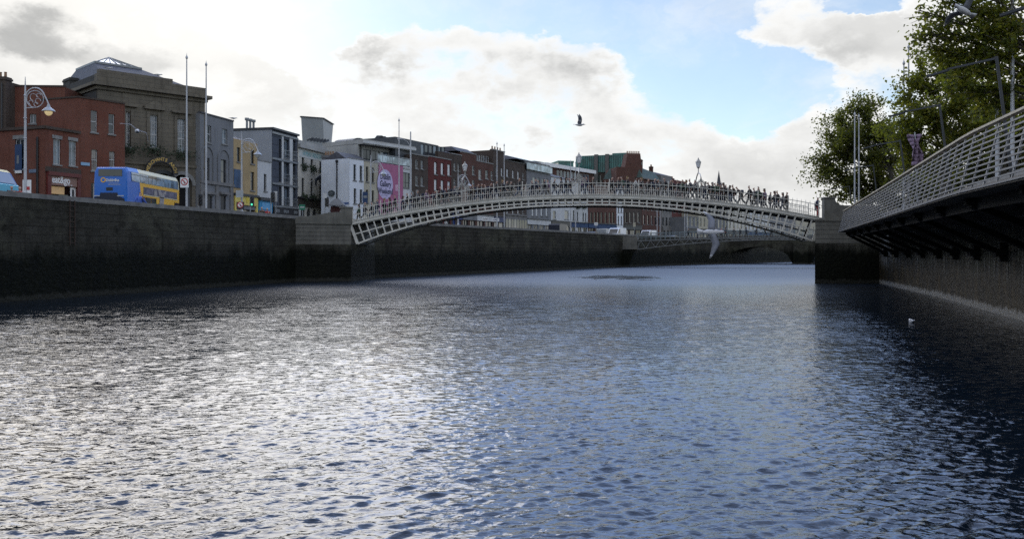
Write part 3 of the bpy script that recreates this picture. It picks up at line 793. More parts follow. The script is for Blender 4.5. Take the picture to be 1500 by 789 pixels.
def openings(f, wins, rec=.0):
    return [f.rect(w[0]) for w in wins]
def building(name, label, f, ztop, wins=(), mat=None, depth=9., style='sash', root=None, extra=(), z0=STREET, rec=.2, eps=.01, roofmat=None, cat='building', mats=None):
    root = root or thing(name, label, cat, f.p(f.L / 2, z0, -depth / 2))
    ops = []
    for w in wins:
        r = f.rect(w[0]); ops.append(r)
    wallmesh(f, eps, f.L - eps, z0, ztop, ops + list(extra), depth, rec + .02).build('wall', [mat, roofmat or M_flat], root)
    for w, r in zip(wins, ops):
        st = w[1] if len(w) > 1 and w[1] else style
        windowpart(root, f, r, st, w[2] if len(w) > 2 else None, w[3] if len(w) > 3 else None, rec=rec)
    return root
def trim(root, f, name, u0, u1, z0, z1, o0, o1, mat):
    mb = MB(); fbox(mb, f, u0, u1, z0, z1, o0, o1); return mb.build(name, mat, root)
def chimney(root, f, u, o, z0, z1, w, d, mat, pots=3, along=True):
    mb = MB(); fbox(mb, f, u - w / 2, u + w / 2, z0, z1, o - d / 2, o + d / 2); fbox(mb, f, u - w / 2 - .07, u + w / 2 + .07, z1 - .3, z1 - .12, o - d / 2 - .07, o + d / 2 + .07)
    c = mb.build('chimney', mat, root)
    for k in range(pots):
        uu = u + (k - (pots - 1) / 2) * w / max(1, pots) * .9
        m2 = MB(); m2.lathe(f.p(uu, z1, o), ((.13, 0), (.11, .4), (.13, .42), (.13, .48), (0, .48)), 8); m2.build('chimney_pot', M_pot, c)
    return c
def slope_roof(root, f, u0, u1, z0, z1, o0, o1, inset_=0., mat=None, name='roof'):
    mb = MB(); m = mat or M_roof; om = (o0 + o1) / 2
    a, b, c, d = f.p(u0, z0, o0), f.p(u1, z0, o0), f.p(u1, z0, o1), f.p(u0, z0, o1)
    e, g = f.p(u0 + inset_, z1, om), f.p(u1 - inset_, z1, om)
    mb.face([a, b, g, e]); mb.face([c, d, e, g]); mb.face([b, c, g]); mb.face([d, a, e]); mb.face([d, c, b, a])
    return mb.build(name, m, root)
def on_fac(f, u, z, o=.05, s=1.0):
    return lambda x, y, d: f.p(u + x * s, z + y, o + d)
def mansard(root, f, u0, u1, z0, z1, depth, back=1.2, mat=None, name='roof'):
    mb = MB()
    lo = [f.p(u0, z0, -.25), f.p(u1, z0, -.25), f.p(u1, z0, -depth + .2), f.p(u0, z0, -depth + .2)]
    hi = [f.p(u0 + back * .3, z1, -.25 - back), f.p(u1 - back * .3, z1, -.25 - back), f.p(u1 - back * .3, z1, -depth + back), f.p(u0 + back * .3, z1, -depth + back)]
    mb.box8(lo + hi); return mb.build(name, mat or M_roof, root)
def planter(root, f, u, z, w, h, out=.3):
    mb = MB(); rnd = random.Random(int(u * 100 + z * 10))
    for k in range(230):
        q = Vector((rnd.gauss(0, w * .32), rnd.gauss(0, h * .3), abs(rnd.gauss(0, out))))
        c = f.p(u + q.x, z + q.y, .02 + q.z)
        a = Vector([rnd.gauss(0, 1) for _ in range(3)]).normalized(); b = a.orthogonal().normalized(); s = rnd.uniform(.06, .13)
        mb.face([c - a * s, c + b * s * .6, c + a * s, c - b * s * .6])
    return mb.build('foliage', M_leafb, root)

# --- far left dark terrace house
f = facpx(-70, 79, 9, 78.4)
b = building('terrace_house', 'dark brown brick house at the far left with a chimney above its roofline', f, ZZ(119, 78.5), [], M_brickd, 8)
chimney(b, f, f.L - .9, -.8, ZZ(119, 78.5), ZZ(111, 78.5), 1.1, .9, M_brickd, 2)
mb = MB(); mb.tube([f.p(f.L - .35, STREET, .1), f.p(f.L - .35, ZZ(122, 78.5), .1)], .06, 6); mb.build('drainpipe', M_dframe, b)

# --- corner shop, two tall storeys of red brick
C0 = Vector((-39.0, 73.0)); fR = Fac(C0, (PX(116, 76.4), 76.4)); dl = Vector((-3.4, 1.16)).normalized()
fL = Fac(C0 + dl * 6.6, C0)
zt = CZ + 10.53
shop = thing('corner_shop', 'red brick corner building with an oxblood takeaway shopfront and white lettered fascia', 'building', (C0.x - 1.5, C0.y + 2, STREET))
rw = [fR.rect((78, 204, 89, 241)), fR.rect((101, 207, 112, 243))]
zs0, zs1 = 5.2, 8.05
shopop = (.45, 5.35, fR.L - .35, 8.32)
wallmesh(fR, 0, fR.L - .01, STREET, zt, rw + [shopop], .3, .24, roof=True, back=False).build('wall', [M_brick, M_flat], shop)
for r in rw:
    windowpart(shop, fR, r, 'two', M_glassb)
    trim(shop, fR, 'lintel', r[0] - .12, r[2] + .12, r[3] + .02, r[3] + .32, 0, .06, M_sill)
lw = [fL.rect((22, 204, 35, 248))]
ldoor = (.6, STREET + .1, 1.7, 7.4); ldoor2 = (fL.L - 2.2, STREET + .1, fL.L - 1.1, 7.2)
wallmesh(fL, 0, fL.L, STREET, zt, lw + [ldoor, ldoor2], .3, .24, roof=True, back=False).build('wall', [M_brick, M_flat], shop)
windowpart(shop, fL, lw[0], 'cross'); trim(shop, fL, 'lintel', lw[0][0] - .2, lw[0][2] + .2, lw[0][3] + .02, lw[0][3] + .34, 0, .06, M_sill)
for q in (ldoor, ldoor2):
    mb = MB(); fbox(mb, fL, q[0], q[2], q[1], q[3], -.22, -.12); mb.build('door', M_redp, shop)
mb = MB(); mb.face([(fR.A.x, fR.A.y, zt - .02), (fR.B.x, fR.B.y, zt - .02), (fR.B.x - 6, fR.B.y + 2, zt - .02), (fL.A.x, fL.A.y, zt - .02)]); mb.build('roof', M_flat, shop)
for ff in (fL, fR): trim(shop, ff, 'cornice', -.06, ff.L + .06, zt - .22, zt + .02, -.05, .14, M_brickd)
mb = MB(); mb.tube([fL.p(fL.L - .75, 6.5, .1), fL.p(fL.L - .75, zt - .9, .1)], .09, 6); mb.build('drainpipe', M_black, shop)
trim(shop, fR, 'shopfront_frame', .1, .45, STREET, 9.45, 0, .2, M_redp); trim(shop, fR, 'shopfront_frame', fR.L - .35, fR.L - .02, STREET, 9.45, 0, .2, M_redp)
trim(shop, fR, 'shopfront_frame', .1, fR.L - .02, 9.14, 9.46, .202, .3, M_redp); trim(shop, fR, 'shopfront_cornice', 0, fR.L, 9.465, 9.85, 0, .22, M_brickd)
fas = trim(shop, fR, 'fascia', .45, fR.L - .35, 8.34, 9.12, .02, .14, plain('brown fascia panel', (.23, .13, .10), .5, var=.08))
text_mesh('eat&go', .84, on_fac(fR, 1.5, 8.8, .15, .8), M_white, fas, bold=.022)
text_mesh('food to go', .2, on_fac(fR, 2.35, 8.46, .15, .8), M_white, fas)
mb = MB(); fbox(mb, fR, .5, 2.05, 7.62, 8.26, -.14, -.06); mb.build('menu_board', plain('lit menu board', (.55, .36, .17), .6, emit=(.9, .6, .28), es=.08), shop)
mb = MB(); fbox(mb, fR, .5, fR.L - .4, 5.36, 7.6, -.2, -.14); mb.build('shop_window', M_glass, shop)
pst = trim(shop, fR, 'poster', fR.L - .95, fR.L - .36, 7.3, 8.28, -.04, -.02, M_white)
mb = MB(); fbox(mb, fR, fR.L - .78, fR.L - .55, 7.5, 8.1, -.018, -.012); mb.build('poster_print', M_dframe, pst)
trim(shop, fR, 'poster', fR.L - .95, fR.L - .36, 6.9, 7.29, -.04, -.02, plain('orange poster', (.5, .13, .04), .6))
tag(trim(None, fL, 'street_banner', lw[0][0] + .12, lw[0][2] - .1, ZZ(254, 74), ZZ(212, 74), .1, .13, M_navy), 'tall navy blue banner hanging over the corner shop window', 'banner')
bn = bpy.data.objects['street_banner']
mb = MB(); fbox(mb, fL, lw[0][0] + .12, lw[0][2] - .1, ZZ(254, 74), ZZ(250, 74), .132, .14); mb.build('banner_strip', M_white, bn)
mb = MB(); fbox(mb, fL, lw[0][0] + .35, lw[0][2] - .4, ZZ(240, 74), ZZ(228, 74), .132, .14); mb.build('banner_emblem', M_zinc, bn)
sp = thing('street_nameplate', 'grey street nameplate on the side wall of the corner shop', 'sign', fL.p(fL.L - 1.9, 8.2)); r = fL.rect((43, 248, 56, 253))
trim(sp, fL, 'plate', r[0], r[2], r[1], r[3], .02, .05, plain('faded blue plate', (.14, .19, .26), .5))

# --- tall red brick house behind and right of it
fT = facpx(115, 76.5, 183, 80)
wT = [((133, 162, 142.6, 194),), ((159, 167, 168, 196.6),), ((134, 219, 143, 250),), ((160, 222, 168.5, 246),), ((133.5, 268, 143, 292), 'two'), ((160, 269, 169, 292), 'two')]
zt2 = CZ + 13.5
tall = building('brick_house', 'tall red brick house with four sash windows next to the old market hall', fT, zt2, wT, M_brick, 3.2)
trim(tall, fT, 'coping', -.04, fT.L, zt2, zt2 + .14, -.3, .07, M_brickd)
fS = Fac(fT.p(-.02, 0, 0).to_2d() + dl * 4.2, fT.p(-.02, 0, 0).to_2d())
wallmesh(fS, 0, fS.L, STREET, zt2, [], 3, .2).build('wall', [M_brick, M_flat], tall)
trim(tall, fS, 'coping', 0, fS.L, zt2, zt2 + .14, -.3, .07, M_brickd)
f2_ = facpx(-2, 79.5, 95, 79.8); zt3 = ZZ(127, 79.6)
back = building('brick_house', 'plain red brick rear block rising above the corner shop roof', f2_, zt3, [((43, 167, 53, 181), 'two')], M_brick, 6)
trim(back, f2_, 'coping', 0, f2_.L, zt3, zt3 + .15, -.3, .06, M_brickd)
sp = thing('street_nameplate', 'pale blue street nameplate on the tall red brick house', 'sign', fT.p(.2, 8.6)); r = fT.rect((118, 238, 131, 242.5))
trim(sp, fT, 'plate', r[0], r[2], r[1], r[3], .02, .06, plain('pale blue plate', (.22, .38, .55), .5))
mb = MB(); fbox(mb, fT, .05, 1.1, STREET, 7.5, .02, .1); mb.build('shutter', M_navy, tall)

# --- the old market hall with its arch
A, B = (-38.2, 80.6), (PX(300, 87.9) + .0, 87.9)
fM = Fac(A, B); zc, zp = 18.35, 19.25
hall = thing('market_hall', 'sooty stone market hall with pedimented window, heavy cornice and glazed roof lantern', 'building', fM.p(fM.L / 2, STREET, -6))
mw = [fM.rect((184, 164, 191, 215)), fM.rect((219.5, 168.5, 231, 216)), fM.rect((259.5, 174, 271.5, 222))]
um = [(r[0] + r[2]) / 2 for r in mw]
ua = fM.hit(239, 260)[0]
arcs = [(um[0] - 1.3, STREET, um[0] + 1.1, 10.2, True), (ua - 1.15, STREET, ua + 1.15, 10.3, True), (um[2] + .1 - 1.0, STREET, um[2] + .1 + 1.0, 10.3, True)]
wallmesh(fM, 0, fM.L, STREET, zc - .6, mw + arcs, 14, .5, roof=True).build('wall', [M_ashlar, M_flat], hall)
for r in mw: windowpart(hall, fM, r, 'tall', M_glassb, rec=.28)
for i, a in enumerate(arcs):
    mb = MB(); n = 16; rr = (a[2] - a[0]) / 2; uc = (a[0] + a[2]) / 2; zc_ = a[3] - rr
    for k in range(n):
        t0, t1 = math.pi * k / n, math.pi * (k + 1) / n
        def ap(r_, t, o): return fM.p(uc - r_ * math.cos(t), zc_ + r_ * math.sin(t), o)
        mb.box8([ap(rr + .02, t0, .1), ap(rr + .02, t1, .1), ap(rr + .02, t1, 0), ap(rr + .02, t0, 0), ap(rr + .36, t0, .1), ap(rr + .36, t1, .1), ap(rr + .36, t1, 0), ap(rr + .36, t0, 0)])
    mb.build('arch_moulding', M_sill if i != 1 else M_dframe, hall)
    mb = MB(); fbox(mb, fM, a[0] + .02, a[2] - .02, STREET, a[3] - .05, -1.1, -1.0); mb.build('archway_shade', M_dark, hall)  # dark panel stands in for the shade inside the arch
uc = fM.hit(236.5, 250, .7)[0]
sg = thing('arch_sign', 'curved black sign with gold lettering over the market hall archway', 'sign', fM.p(uc, 9.2, .6))
mb = MB(); n = 22; zs = ZZ(255, 84.5); r0_, r1_ = 1.12, 1.62
def ap(r_, t, o): return fM.p(uc - r_ * math.cos(t) * 1.0, zs + r_ * math.sin(t), o)
for k in range(n):
    t0, t1 = math.pi * k / n, math.pi * (k + 1) / n
    mb.box8([ap(r0_, t0, .78), ap(r0_, t1, .78), ap(r0_, t1, .6), ap(r0_, t0, .6), ap(r1_, t0, .78), ap(r1_, t1, .78), ap(r1_, t1, .6), ap(r1_, t0, .6)])
for t in (.1, math.pi - .1): mb.bar(ap(1.35, t, .6), ap(1.35, t, 0), .06)
mb.build('sign_board', M_black, sg)
txt = "MERCHANTS ARCH"
for i, ch in enumerate(txt):
    if ch == ' ': continue
    t = math.pi * (.07 + .86 * i / (len(txt) - 1)); a = math.pi / 2 - t
    def fn(x, y, d, t=t, a=a):
        X = x * math.cos(a) - y * math.sin(a); Yy = x * math.sin(a) + y * math.cos(a)
        q = ap(1.37, t, .79 + d); return q + Vector((fM.d.x * X, fM.d.y * X, Yy))
    text_mesh(ch, .44, fn, M_gold, sg, name='letter', bold=.012)
for r in mw:
    trim(hall, fM, 'architrave', r[0] - .3, r[0] - .01, r[1], r[3] + .25, 0, .1, M_ashlar); trim(hall, fM, 'architrave', r[2] + .01, r[2] + .3, r[1], r[3] + .25, 0, .1, M_ashlar)
    trim(hall, fM, 'window_cornice', r[0] - .6, r[2] + .6, r[3] + .5, r[3] + .72, 0, .32, M_ashlar)
    planter(hall, fM, (r[0] + r[2]) / 2, r[1] - .35, 1.9, 1.0, .35)
mb = MB(); r = mw[1]; mb.prism([(r[0] - .7, r[3] + .725), (r[2] + .7, r[3] + .725), ((r[0] + r[2]) / 2, r[3] + 1.4)], fM.p, 0, .32); mb.build('pediment', M_ashlar, hall)
trim(hall, fM, 'string_course', 0, fM.L, 11.05, 11.3, 0, .12, M_ashlar)
fMs = Fac(fM.p(0, 0, -14).to_2d(), fM.A)
for ff, a, b_ in ((fM, -.5, fM.L + .55), (fMs, 0, fMs.L + .0)):
    trim(hall, ff, 'cornice', a, b_, zc - .3, zc, -.3, .55, M_ashlar); trim(hall, ff, 'frieze', a + .3, b_ - .3, zc - .62, zc - .31, -.3, .18, M_ashlar)
trim(hall, fM, 'parapet', -.1, fM.L + .1, zc, zp - .1, -.6, .1, M_ashlar); trim(hall, fM, 'parapet', .1, fM.L * .68, zp - .1, zp + .35, -.6, .05, M_ashlar)
trim(hall, fMs, 'parapet', 3, fMs.L, zc, zp - .1, -.6, .05, M_ashd); trim(hall, fMs, 'side_render', 0.02, fMs.L - .3, STREET, zc - .62, 0, .03, M_ashd)
chimney(hall, fMs, 5.0, -.7, zc, zp + .75, 1.9, 1.0, M_ashd, 0)
mb = MB()
lo = [fM.p(.7, zp - .2, -.7), fM.p(fM.L - .7, zp - .2, -.7), fM.p(fM.L - .7, zp - .2, -13.4), fM.p(.7, zp - .2, -13.4)]
hi = [fM.p(fM.L * .38 - 2.3, 21.2, -5.4), fM.p(fM.L * .38 + 2.3, 21.2, -5.4), fM.p(fM.L * .38 + 2.3, 21.2, -10.6), fM.p(fM.L * .38 - 2.3, 21.2, -10.6)]
mb.box8(lo + hi); mb.build('roof', M_roof, hall)
mb = MB(); hc = fM.p(fM.L * .38, 22.5, -8.0)
ring = [fM.p(fM.L * .38 - 2.25, 21.3, -5.4), fM.p(fM.L * .38 + 2.25, 21.3, -5.4), fM.p(fM.L * .38 + 2.25, 21.3, -10.6), fM.p(fM.L * .38 - 2.25, 21.3, -10.6)]
for k in range(4): mb.face([ring[k], ring[(k + 1) % 4], hc])
lt = mb.build('roof_lantern', glassy('skylight glass', (.2, .22, .23), .12, 1.0), hall)
mb = MB()
for k in range(4):
    a, b_ = ring[k], ring[(k + 1) % 4]
    for j in range(6): mb.bar(a.lerp(b_, j / 6) + Vector((0, 0, .03)), hc + Vector((0, 0, .03)), .06)
    mb.bar(a, b_, .14, .2)
mb.build('glazing_bars', M_zinc, lt)
trim(hall, fM, 'quoin', fM.L - .5, fM.L, STREET, zc - .62, 0, .06, M_ashlar)

# --- grey rendered bank house
f = facpx(293, 87.1, 342, 93.1)
gw = [((307, 184.5, 310.5, 209), 'sash'), ((325.5, 189, 333, 211), 'cross', M_glassb), ((299, 231, 307, 266), 'sash', None, M_dframe), ((323.5, 234, 331.5, 268), 'sash', None, M_dframe)]
gw[0] = ((303, 184, 309.5, 209), 'sash')
b = building('rendered_house', 'grey rendered house with two blind arches beside the tall flagpoles', f, CZ + 13.85, gw, M_greyr, 9, extra=[f.rect((300, 287, 311, 309)), f.rect((323, 287, 331, 310))])
for cx in (303.5, 327.5):
    u = f.hit(cx, 240)[0]; mb = MB(); n = 14; rr = .98; z_ = ZZ(232, 90)
    def ap2(r_, t, o): return f.p(u - r_ * math.cos(t), z_ + r_ * math.sin(t), o)
    for k in range(n):
        t0, t1 = math.pi * k / n, math.pi * (k + 1) / n
        mb.box8([ap2(rr, t0, .09), ap2(rr, t1, .09), ap2(rr, t1, 0), ap2(rr, t0, 0), ap2(rr + .17, t0, .09), ap2(rr + .17, t1, .09), ap2(rr + .17, t1, 0), ap2(rr + .17, t0, 0)])
    for s_ in (-1, 1): fbox(mb, f, u + s_ * (rr + .085) - .085, u + s_ * (rr + .085) + .085, ZZ(266, 90), z_, 0, .09)
    mb.build('blind_arch', M_greyr, b)
trim(b, f, 'string_course', 0, f.L, ZZ(271, 90), ZZ(266.5, 90), 0, .16, M_greys)
for u_ in (0.05, f.L * .44, f.L - .75): trim(b, f, 'pilaster', u_, u_ + .6, STREET, ZZ(271.5, 90), 0, .1, M_greys)
for r_ in ((300, 287, 311, 309), (323, 287, 331, 310)):
    q = f.rect(r_); mb = MB(); fbox(mb, f, q[0], q[2], q[1], q[3], -.2, -.12); mb.build('door', M_black, b)
    trim(b, f, 'door_hood', q[0] - .3, q[2] + .3, q[3] + .15, q[3] + .4, 0, .3, M_greys)
trim(b, f, 'coping', 0, f.L, CZ + 13.86, CZ + 14.0, -.3, .08, M_roof)

# --- ochre house with yellow shopfront
f = facpx(342, 93.1, 377, 97.8)
ow = [((347, 216, 352, 237), 'sash', None, M_dframe), ((367, 220, 372.5, 240), 'sash', None, M_dframe), ((367, 252, 372.5, 279), 'sash', None, M_dframe)]
b = building('ochre_house', 'narrow ochre house with a bright yellow shopfront', f, CZ + 12.1, ow, M_ochre, 8, extra=[(.25, STREET, f.L - .45, 7.75)])
q = f.rect((341, 248, 352, 275)); pc = trim(b, f, 'painted_panel', .05, q[2], q[1], q[3], .01, .06, plain('blue mural panel', (.03, .07, .14), .6, var=.4, scale=.8))
fas = trim(b, f, 'shop_fascia', .1, f.L - .1, 7.8, 8.75, .01, .16, M_yel); trim(b, f, 'shop_cornice', 0, f.L, 8.76, 9.0, 0, .3, M_dframe)
for u_ in (.1, f.L - .42): trim(b, f, 'shop_pilaster', u_, u_ + .32, STREET, 7.79, .01, .14, M_yel)
text_mesh('VENUS', .72, on_fac(f, f.L * .62, 8.28, .17, .72), plain('lemon letters', (.75, .6, .05), .5), fas, bold=.02)
mb = MB(); fbox(mb, f, .45, f.L - .5, STREET, 7.5, -.6, -.5); mb.build('shop_window', M_glass, b)
trim(b, f, 'shop_awning', .4, f.L - .5, 7.35, 7.75, -.45, .02, M_greyr)
slope_roof(b, f, 0, f.L, CZ + 12.1, CZ + 13.3, 0, -8, .2)
chimney(b, f, .9, -3.8, CZ + 12.6, CZ + 14.4, 1.6, .7, M_creamd, 3)

# --- low white house with blue shopfront
f = facpx(377.2, 97.8, 397.5, 100.8)
b = building('white_house', 'low narrow white house with a blue painted shopfront', f, CZ + 10.25, [((386.5, 255, 390.5, 280), 'sash', None, M_dframe)], M_whitel, 8, extra=[(.5, STREET, f.L - .5, 7.2)])
trim(b, f, 'coping', 0, f.L, CZ + 10.26, CZ + 10.4, -.3, .06, M_sill)
fas = trim(b, f, 'shop_fascia', .1, f.L - .1, 7.3, 8.5, .01, .2, M_bluep); trim(b, f, 'shop_cornice', 0, f.L, 8.51, 8.85, 0, .45, M_dframe)
trim(b, f, 'shop_sign', .6, f.L - .8, 7.5, 8.3, .21, .26, plain('pale blue sign', (.12, .36, .6), .5))
for u_ in (.1, f.L - .5): trim(b, f, 'shop_pilaster', u_, u_ + .4, STREET, 7.29, .01, .16, M_bluep)
mb = MB(); fbox(mb, f, .5, f.L - .5, STREET, 7.2, -.5, -.4); mb.build('shop_window', M_dark, b)

# --- modern apartments
f = facpx(398.5, 101.2, 436, 107.4); za = CZ + 14.2
M_slateb = masonry('blue grey panels', (.075, .085, .105), (.065, .075, .095), (.03, .035, .04), bw=2.6, bh=.95, var=.12, ms=.03, streak=.2)
aw = []
for (ya, yb) in ((203, 231), (237, 266), (273, 300)):
    for (xa, xb, dx) in ((408.5, 412, 0), (415.5, 423, 0), (429, 433, 0)):
        k = (xa - 399) * .12
        aw.append(((xa, ya + k * .8, xb, yb + k * .8), 'two', M_glassb if xa != 408.5 else None, M_dframe))
b = building('apartment_block', 'modern slate blue and white apartment block with tall balcony windows', f, za, aw, M_slateb, 10, rec=.25, eps=.02)
mb = MB(); fbox(mb, f, 0.01, .04, STREET, za, -10, -.02); mb.build('side_wall', plain('pale grey gable', (.31, .33, .35), .85, var=.08, scale=.5, streak=.25), b)
uA, uB = f.hit(412.5, 240)[0], f.hit(415.2, 240)[0]; trim(b, f, 'white_panel', uA, uB, 8.2, za - .5, .0, .04, M_whitel)
uA, uB = f.hit(424, 240)[0], f.hit(428.4, 240)[0]; trim(b, f, 'white_panel', uA, uB, 8.2, za - .5, .0, .04, M_whitel)
for zq in (ZZ(234, 103), ZZ(270, 103), za - .35): trim(b, f, 'floor_band', 0, f.L, zq - .12, zq + .12, 0, .12, M_zinc)
for (ya, yb) in ((219, 231), (254, 266), (288, 300)):
    for (xa, xb) in ((415.5, 423), (429, 433)):
        k = (xa - 399) * .096; r = f.rect((xa - .5, ya + k, xb + .5, yb + k)); mb = MB()
        for zz in (r[1] + .05, r[1] + .5, r[1] + .95): fbox(mb, f, r[0], r[2], zz, zz + .04, .1, .14)
        for t in range(5): uu = r[0] + (r[2] - r[0]) * t / 4; fbox(mb, f, uu - .012, uu + .012, r[1] + .05, r[1] + .95, .105, .13)
        mb.build('balcony_rail', M_gal, b)
trim(b, f, 'roof_edge', -.1, f.L + .05, za + .01, za + .24, -9.9, .25, M_dzinc)
shp = trim(b, f, 'shop_fascia', .1, f.L - .1, 7.05, 7.95, .02, .2, M_black); trim(b, f, 'fascia_edge', .1, f.L - .1, 7.952, 8.1, .0, .24, M_zinc)
for u_, w_ in ((1.0, .9), (3.1, 1.3), (5.5, 1.0)):
    mb = MB()
    for k in range(4): fbox(mb, f, u_ - w_ / 2 + k * w_ / 4, u_ - w_ / 2 + (k + .7) * w_ / 4, 7.32 + .03 * (k % 2), 7.7, .202, .215)
    mb.build('sign_marks', M_zinc, shp)
mb = MB(); fbox(mb, f, .2, f.L - .2, STREET, 7.0, .0, .03); mb.build('shop_window', M_glass, b)
for k in range(3):
    q = f.p(.5 + k * .75, za + .25, -3.5); mb = MB(); mb.lathe(q, ((.14, 0), (.14, .95), (.26, 1.0), (.26, 1.25), (0, 1.3)), 10); mb.build('flue', M_zinc, b)
mb = MB(); fbox(mb, f, 5.0, 5.6, za + .25, za + .75, -4, -3); fbox(mb, f, 6.2, 6.8, za + .25, za + .65, -3, -2); mb.build('roof_plant', M_dzinc, b)

# --- cream public house with flags
f = facpx(436.4, 107.4, 478, 115); zq = CZ + 13.3
pw = []
for (xa, xb) in ((442, 446), (455, 459), (468, 472)):
    k = (xa - 442) * .2
    pw.append(((xa, 221.5 + k, xb, 242 + k), 'sash', None, M_dframe)); pw.append(((xa, 260.5 + k * .6, xb, 286 + k * .4), 'sash', None, M_dframe))
pub = building('public_house', 'cream pub with window boxes, three dark flags and arched ground floor windows', f, zq, pw, M_cream, 9,
               extra=[(.7 + k * 1.62, STREET, .7 + k * 1.62 + 1.2, 8.2, True) for k in range(5)])
trim(pub, f, 'cornice', -.1, f.L + .1, zq - .45, zq, 0, .4, M_conc); trim(pub, f, 'parapet', 0, f.L, zq + .003, zq + .5, -.4, .06, M_conc)
tp = trim(pub, f, 'name_band', .3, f.L - .3, zq - 1.55, zq - .55, .0, .03, plain('pale band', (.48, .5, .47), .8, var=.05))
text_mesh("HA'PENNY BRIDGE INN", .78, on_fac(f, f.L / 2, zq - 1.05, .035, .66), plain('pale teal letters', (.17, .33, .34), .7), tp, bold=.015)
for w in pw:
    r = f.rect(w[0]); planter(pub, f, (r[0] + r[2]) / 2, r[1] - .25, 1.1, .8, .3)
trim(pub, f, 'shop_cornice', -.05, f.L + .05, 9.3, 9.5, 0, .45, M_black); trim(pub, f, 'shop_fascia', 0, f.L, 8.35, 9.29, .0, .2, plain('dark brown fascia', (.035, .028, .022), .5))
for k in range(5):
    mb = MB(); u = .7 + k * 1.62
    fbox(mb, f, u + .03, u + 1.17, STREET, 8.15, -.21, -.17); w = mb.build('arched_window', M_glass, pub)
    mb = MB(); fbox(mb, f, u + .57, u + .63, STREET, 8.15, -.168, -.13); fbox(mb, f, u + .03, u + 1.17, 7.4, 7.47, -.168, -.135); mb.build('mullion', M_dframe, w)
ground_white = trim(pub, f, 'shopfront', .0, .68, STREET, 8.34, .0, .05, M_whitel)
def flag(f, u, z, ang, ln, lab):
    r = thing('flag', lab, 'flag', f.p(u, z), 'flags on the cream pub')
    a = f.p(u, z, .03); b_ = f.p(u + ln * .75, z + ln * math.sin(ang), ln * math.cos(ang) * .7)
    mb = MB(); mb.tube([a, b_], .03, 6); mb.build('flagstaff', M_pole, r)
    mb = MB(); n = 8; pts = []
    for k in range(n + 1):
        t = .45 + .5 * k / n; q = a.lerp(b_, t); drop = .75 + .35 * math.sin(k * 1.3)
        pts.append((q, q + Vector((.12 * math.sin(k * 2.0), .14 * math.cos(k * 1.7), -drop * (1 - .25 * k / n)))))
    for k in range(n): mb.face([pts[k][0], pts[k + 1][0], pts[k + 1][1], pts[k][1]])
    o = mb.build('flag_cloth', plain('dark flag cloth', (.02, .025, .035), .85), r, smooth=True)
    s = o.modifiers.new('thick', 'SOLIDIFY'); s.thickness = .02
flag(f, 2.6, 11.3, R(40), 2.3, 'dark flag on the cream pub, furthest to the left of its row')
flag(f, 4.9, 11.0, R(36), 2.4, 'dark flag over the middle window of the cream pub')
flag(f, 6.6, 10.8, R(38), 2.7, 'dark flag at the right corner of the cream pub before the white gable')
hs = thing('hanging_sign', 'black hanging pub sign with a gold emblem on the cream pub', 'sign', f.p(f.L - .9, 9.6))
fh = Fac(f.p(f.L - 1.3, 0, .25).to_2d(), f.p(f.L - 1.3, 0, .25).to_2d() + Vector((1, .05)))
r = fh.rect((468, 270, 478.5, 285)); mb = MB(); fbox(mb, fh, r[0], r[2], r[1], r[3], -.05, .05); mb.build('sign_board', M_black, hs)
mb = MB()
for k in range(14): t0, t1 = 2 * math.pi * k / 14, 2 * math.pi * (k + 1) / 14; c_ = ((r[0] + r[2]) / 2, (r[1] + r[3]) / 2 + .05); mb.face([fh.p(c_[0], c_[1], .06), fh.p(c_[0] + .22 * math.cos(t0), c_[1] + .2 * math.sin(t0), .06), fh.p(c_[0] + .22 * math.cos(t1), c_[1] + .2 * math.sin(t1), .06)])
mb.build('emblem', M_gold, hs)
mb = MB(); mb.bar(f.p(f.L - 1.4, r[3] + .02, 0), fh.p(r[2], r[3] + .06, 0), .06); mb.bar(f.p(f.L - 1.4, r[1] + .05, 0), fh.p(r[0], r[1] + .05, 0), .05); mb.build('bracket', M_black, hs)

# --- flared grey tower behind the pub
tw = thing('roof_tower', 'flared grey clad tower rising behind the cream pub', 'tower', (-32, 126, STREET))
Yt = 124; mb = MB()
lo = [P(446, 226, Yt), P(477, 226, Yt + 1.5), P(481, 226, Yt + 5.5), P(446, 226, Yt) + Vector((0, 5, 0))]
hi = [P(441, 176, Yt - .6), P(473, 174.5, Yt + .9), P(488, 174.5, Yt + 7), P(441, 176, Yt) + Vector((-.4, 6, 0))]
mh = sum(h.z for h in hi) / 4
for h in hi: h.z = mh
for l_ in lo: l_.z = STREET + 8
mb.box8(lo + hi); mb.build('cladding', M_zinc, tw)
mb = MB()
for i in range(4): mb.bar(hi[i] + Vector((0, 0, .06)), hi[(i + 1) % 4] + Vector((0, 0, .06)), .35, .12)
mb.build('rim', M_dzinc, tw)

# --- concrete and glass penthouse building, white corner house, cream house, banner
pb = thing('terrace_block', 'concrete and glass block with roof slab and balcony above the pink banner', 'building', (-18, 121, STREET))
fg = facpx(553.5, 112.8, 603, 119.6); zbal = ZZ(238, 113)
rw_ = [fg.rect((589.5, 253, 600.5, 275))]
wallmesh(fg, 0, fg.L - .02, STREET, zbal, rw_, 8, .22).build('wall', [M_whitel, M_flat], pb); windowpart(pb, fg, rw_[0], 'cross', M_glassb, M_dframe)
trim(pb, fg, 'lintel_band', fg.hit(589, 246)[0], fg.L - .1, ZZ(247.5, 118), ZZ(245, 118), 0, .06, M_conc)
mb = MB(); n = 7
for k in range(n):
    u_a, u_b = fg.L * k / n + .06, fg.L * (k + 1) / n - .06; fbox(mb, fg, u_a, u_b, zbal + .1, zbal + 1.0, -.06, -.02)
mb.build('glass_balustrade', glassy('pale balustrade glass', (.35, .42, .44), .1, 1.0), pb)
mb = MB()
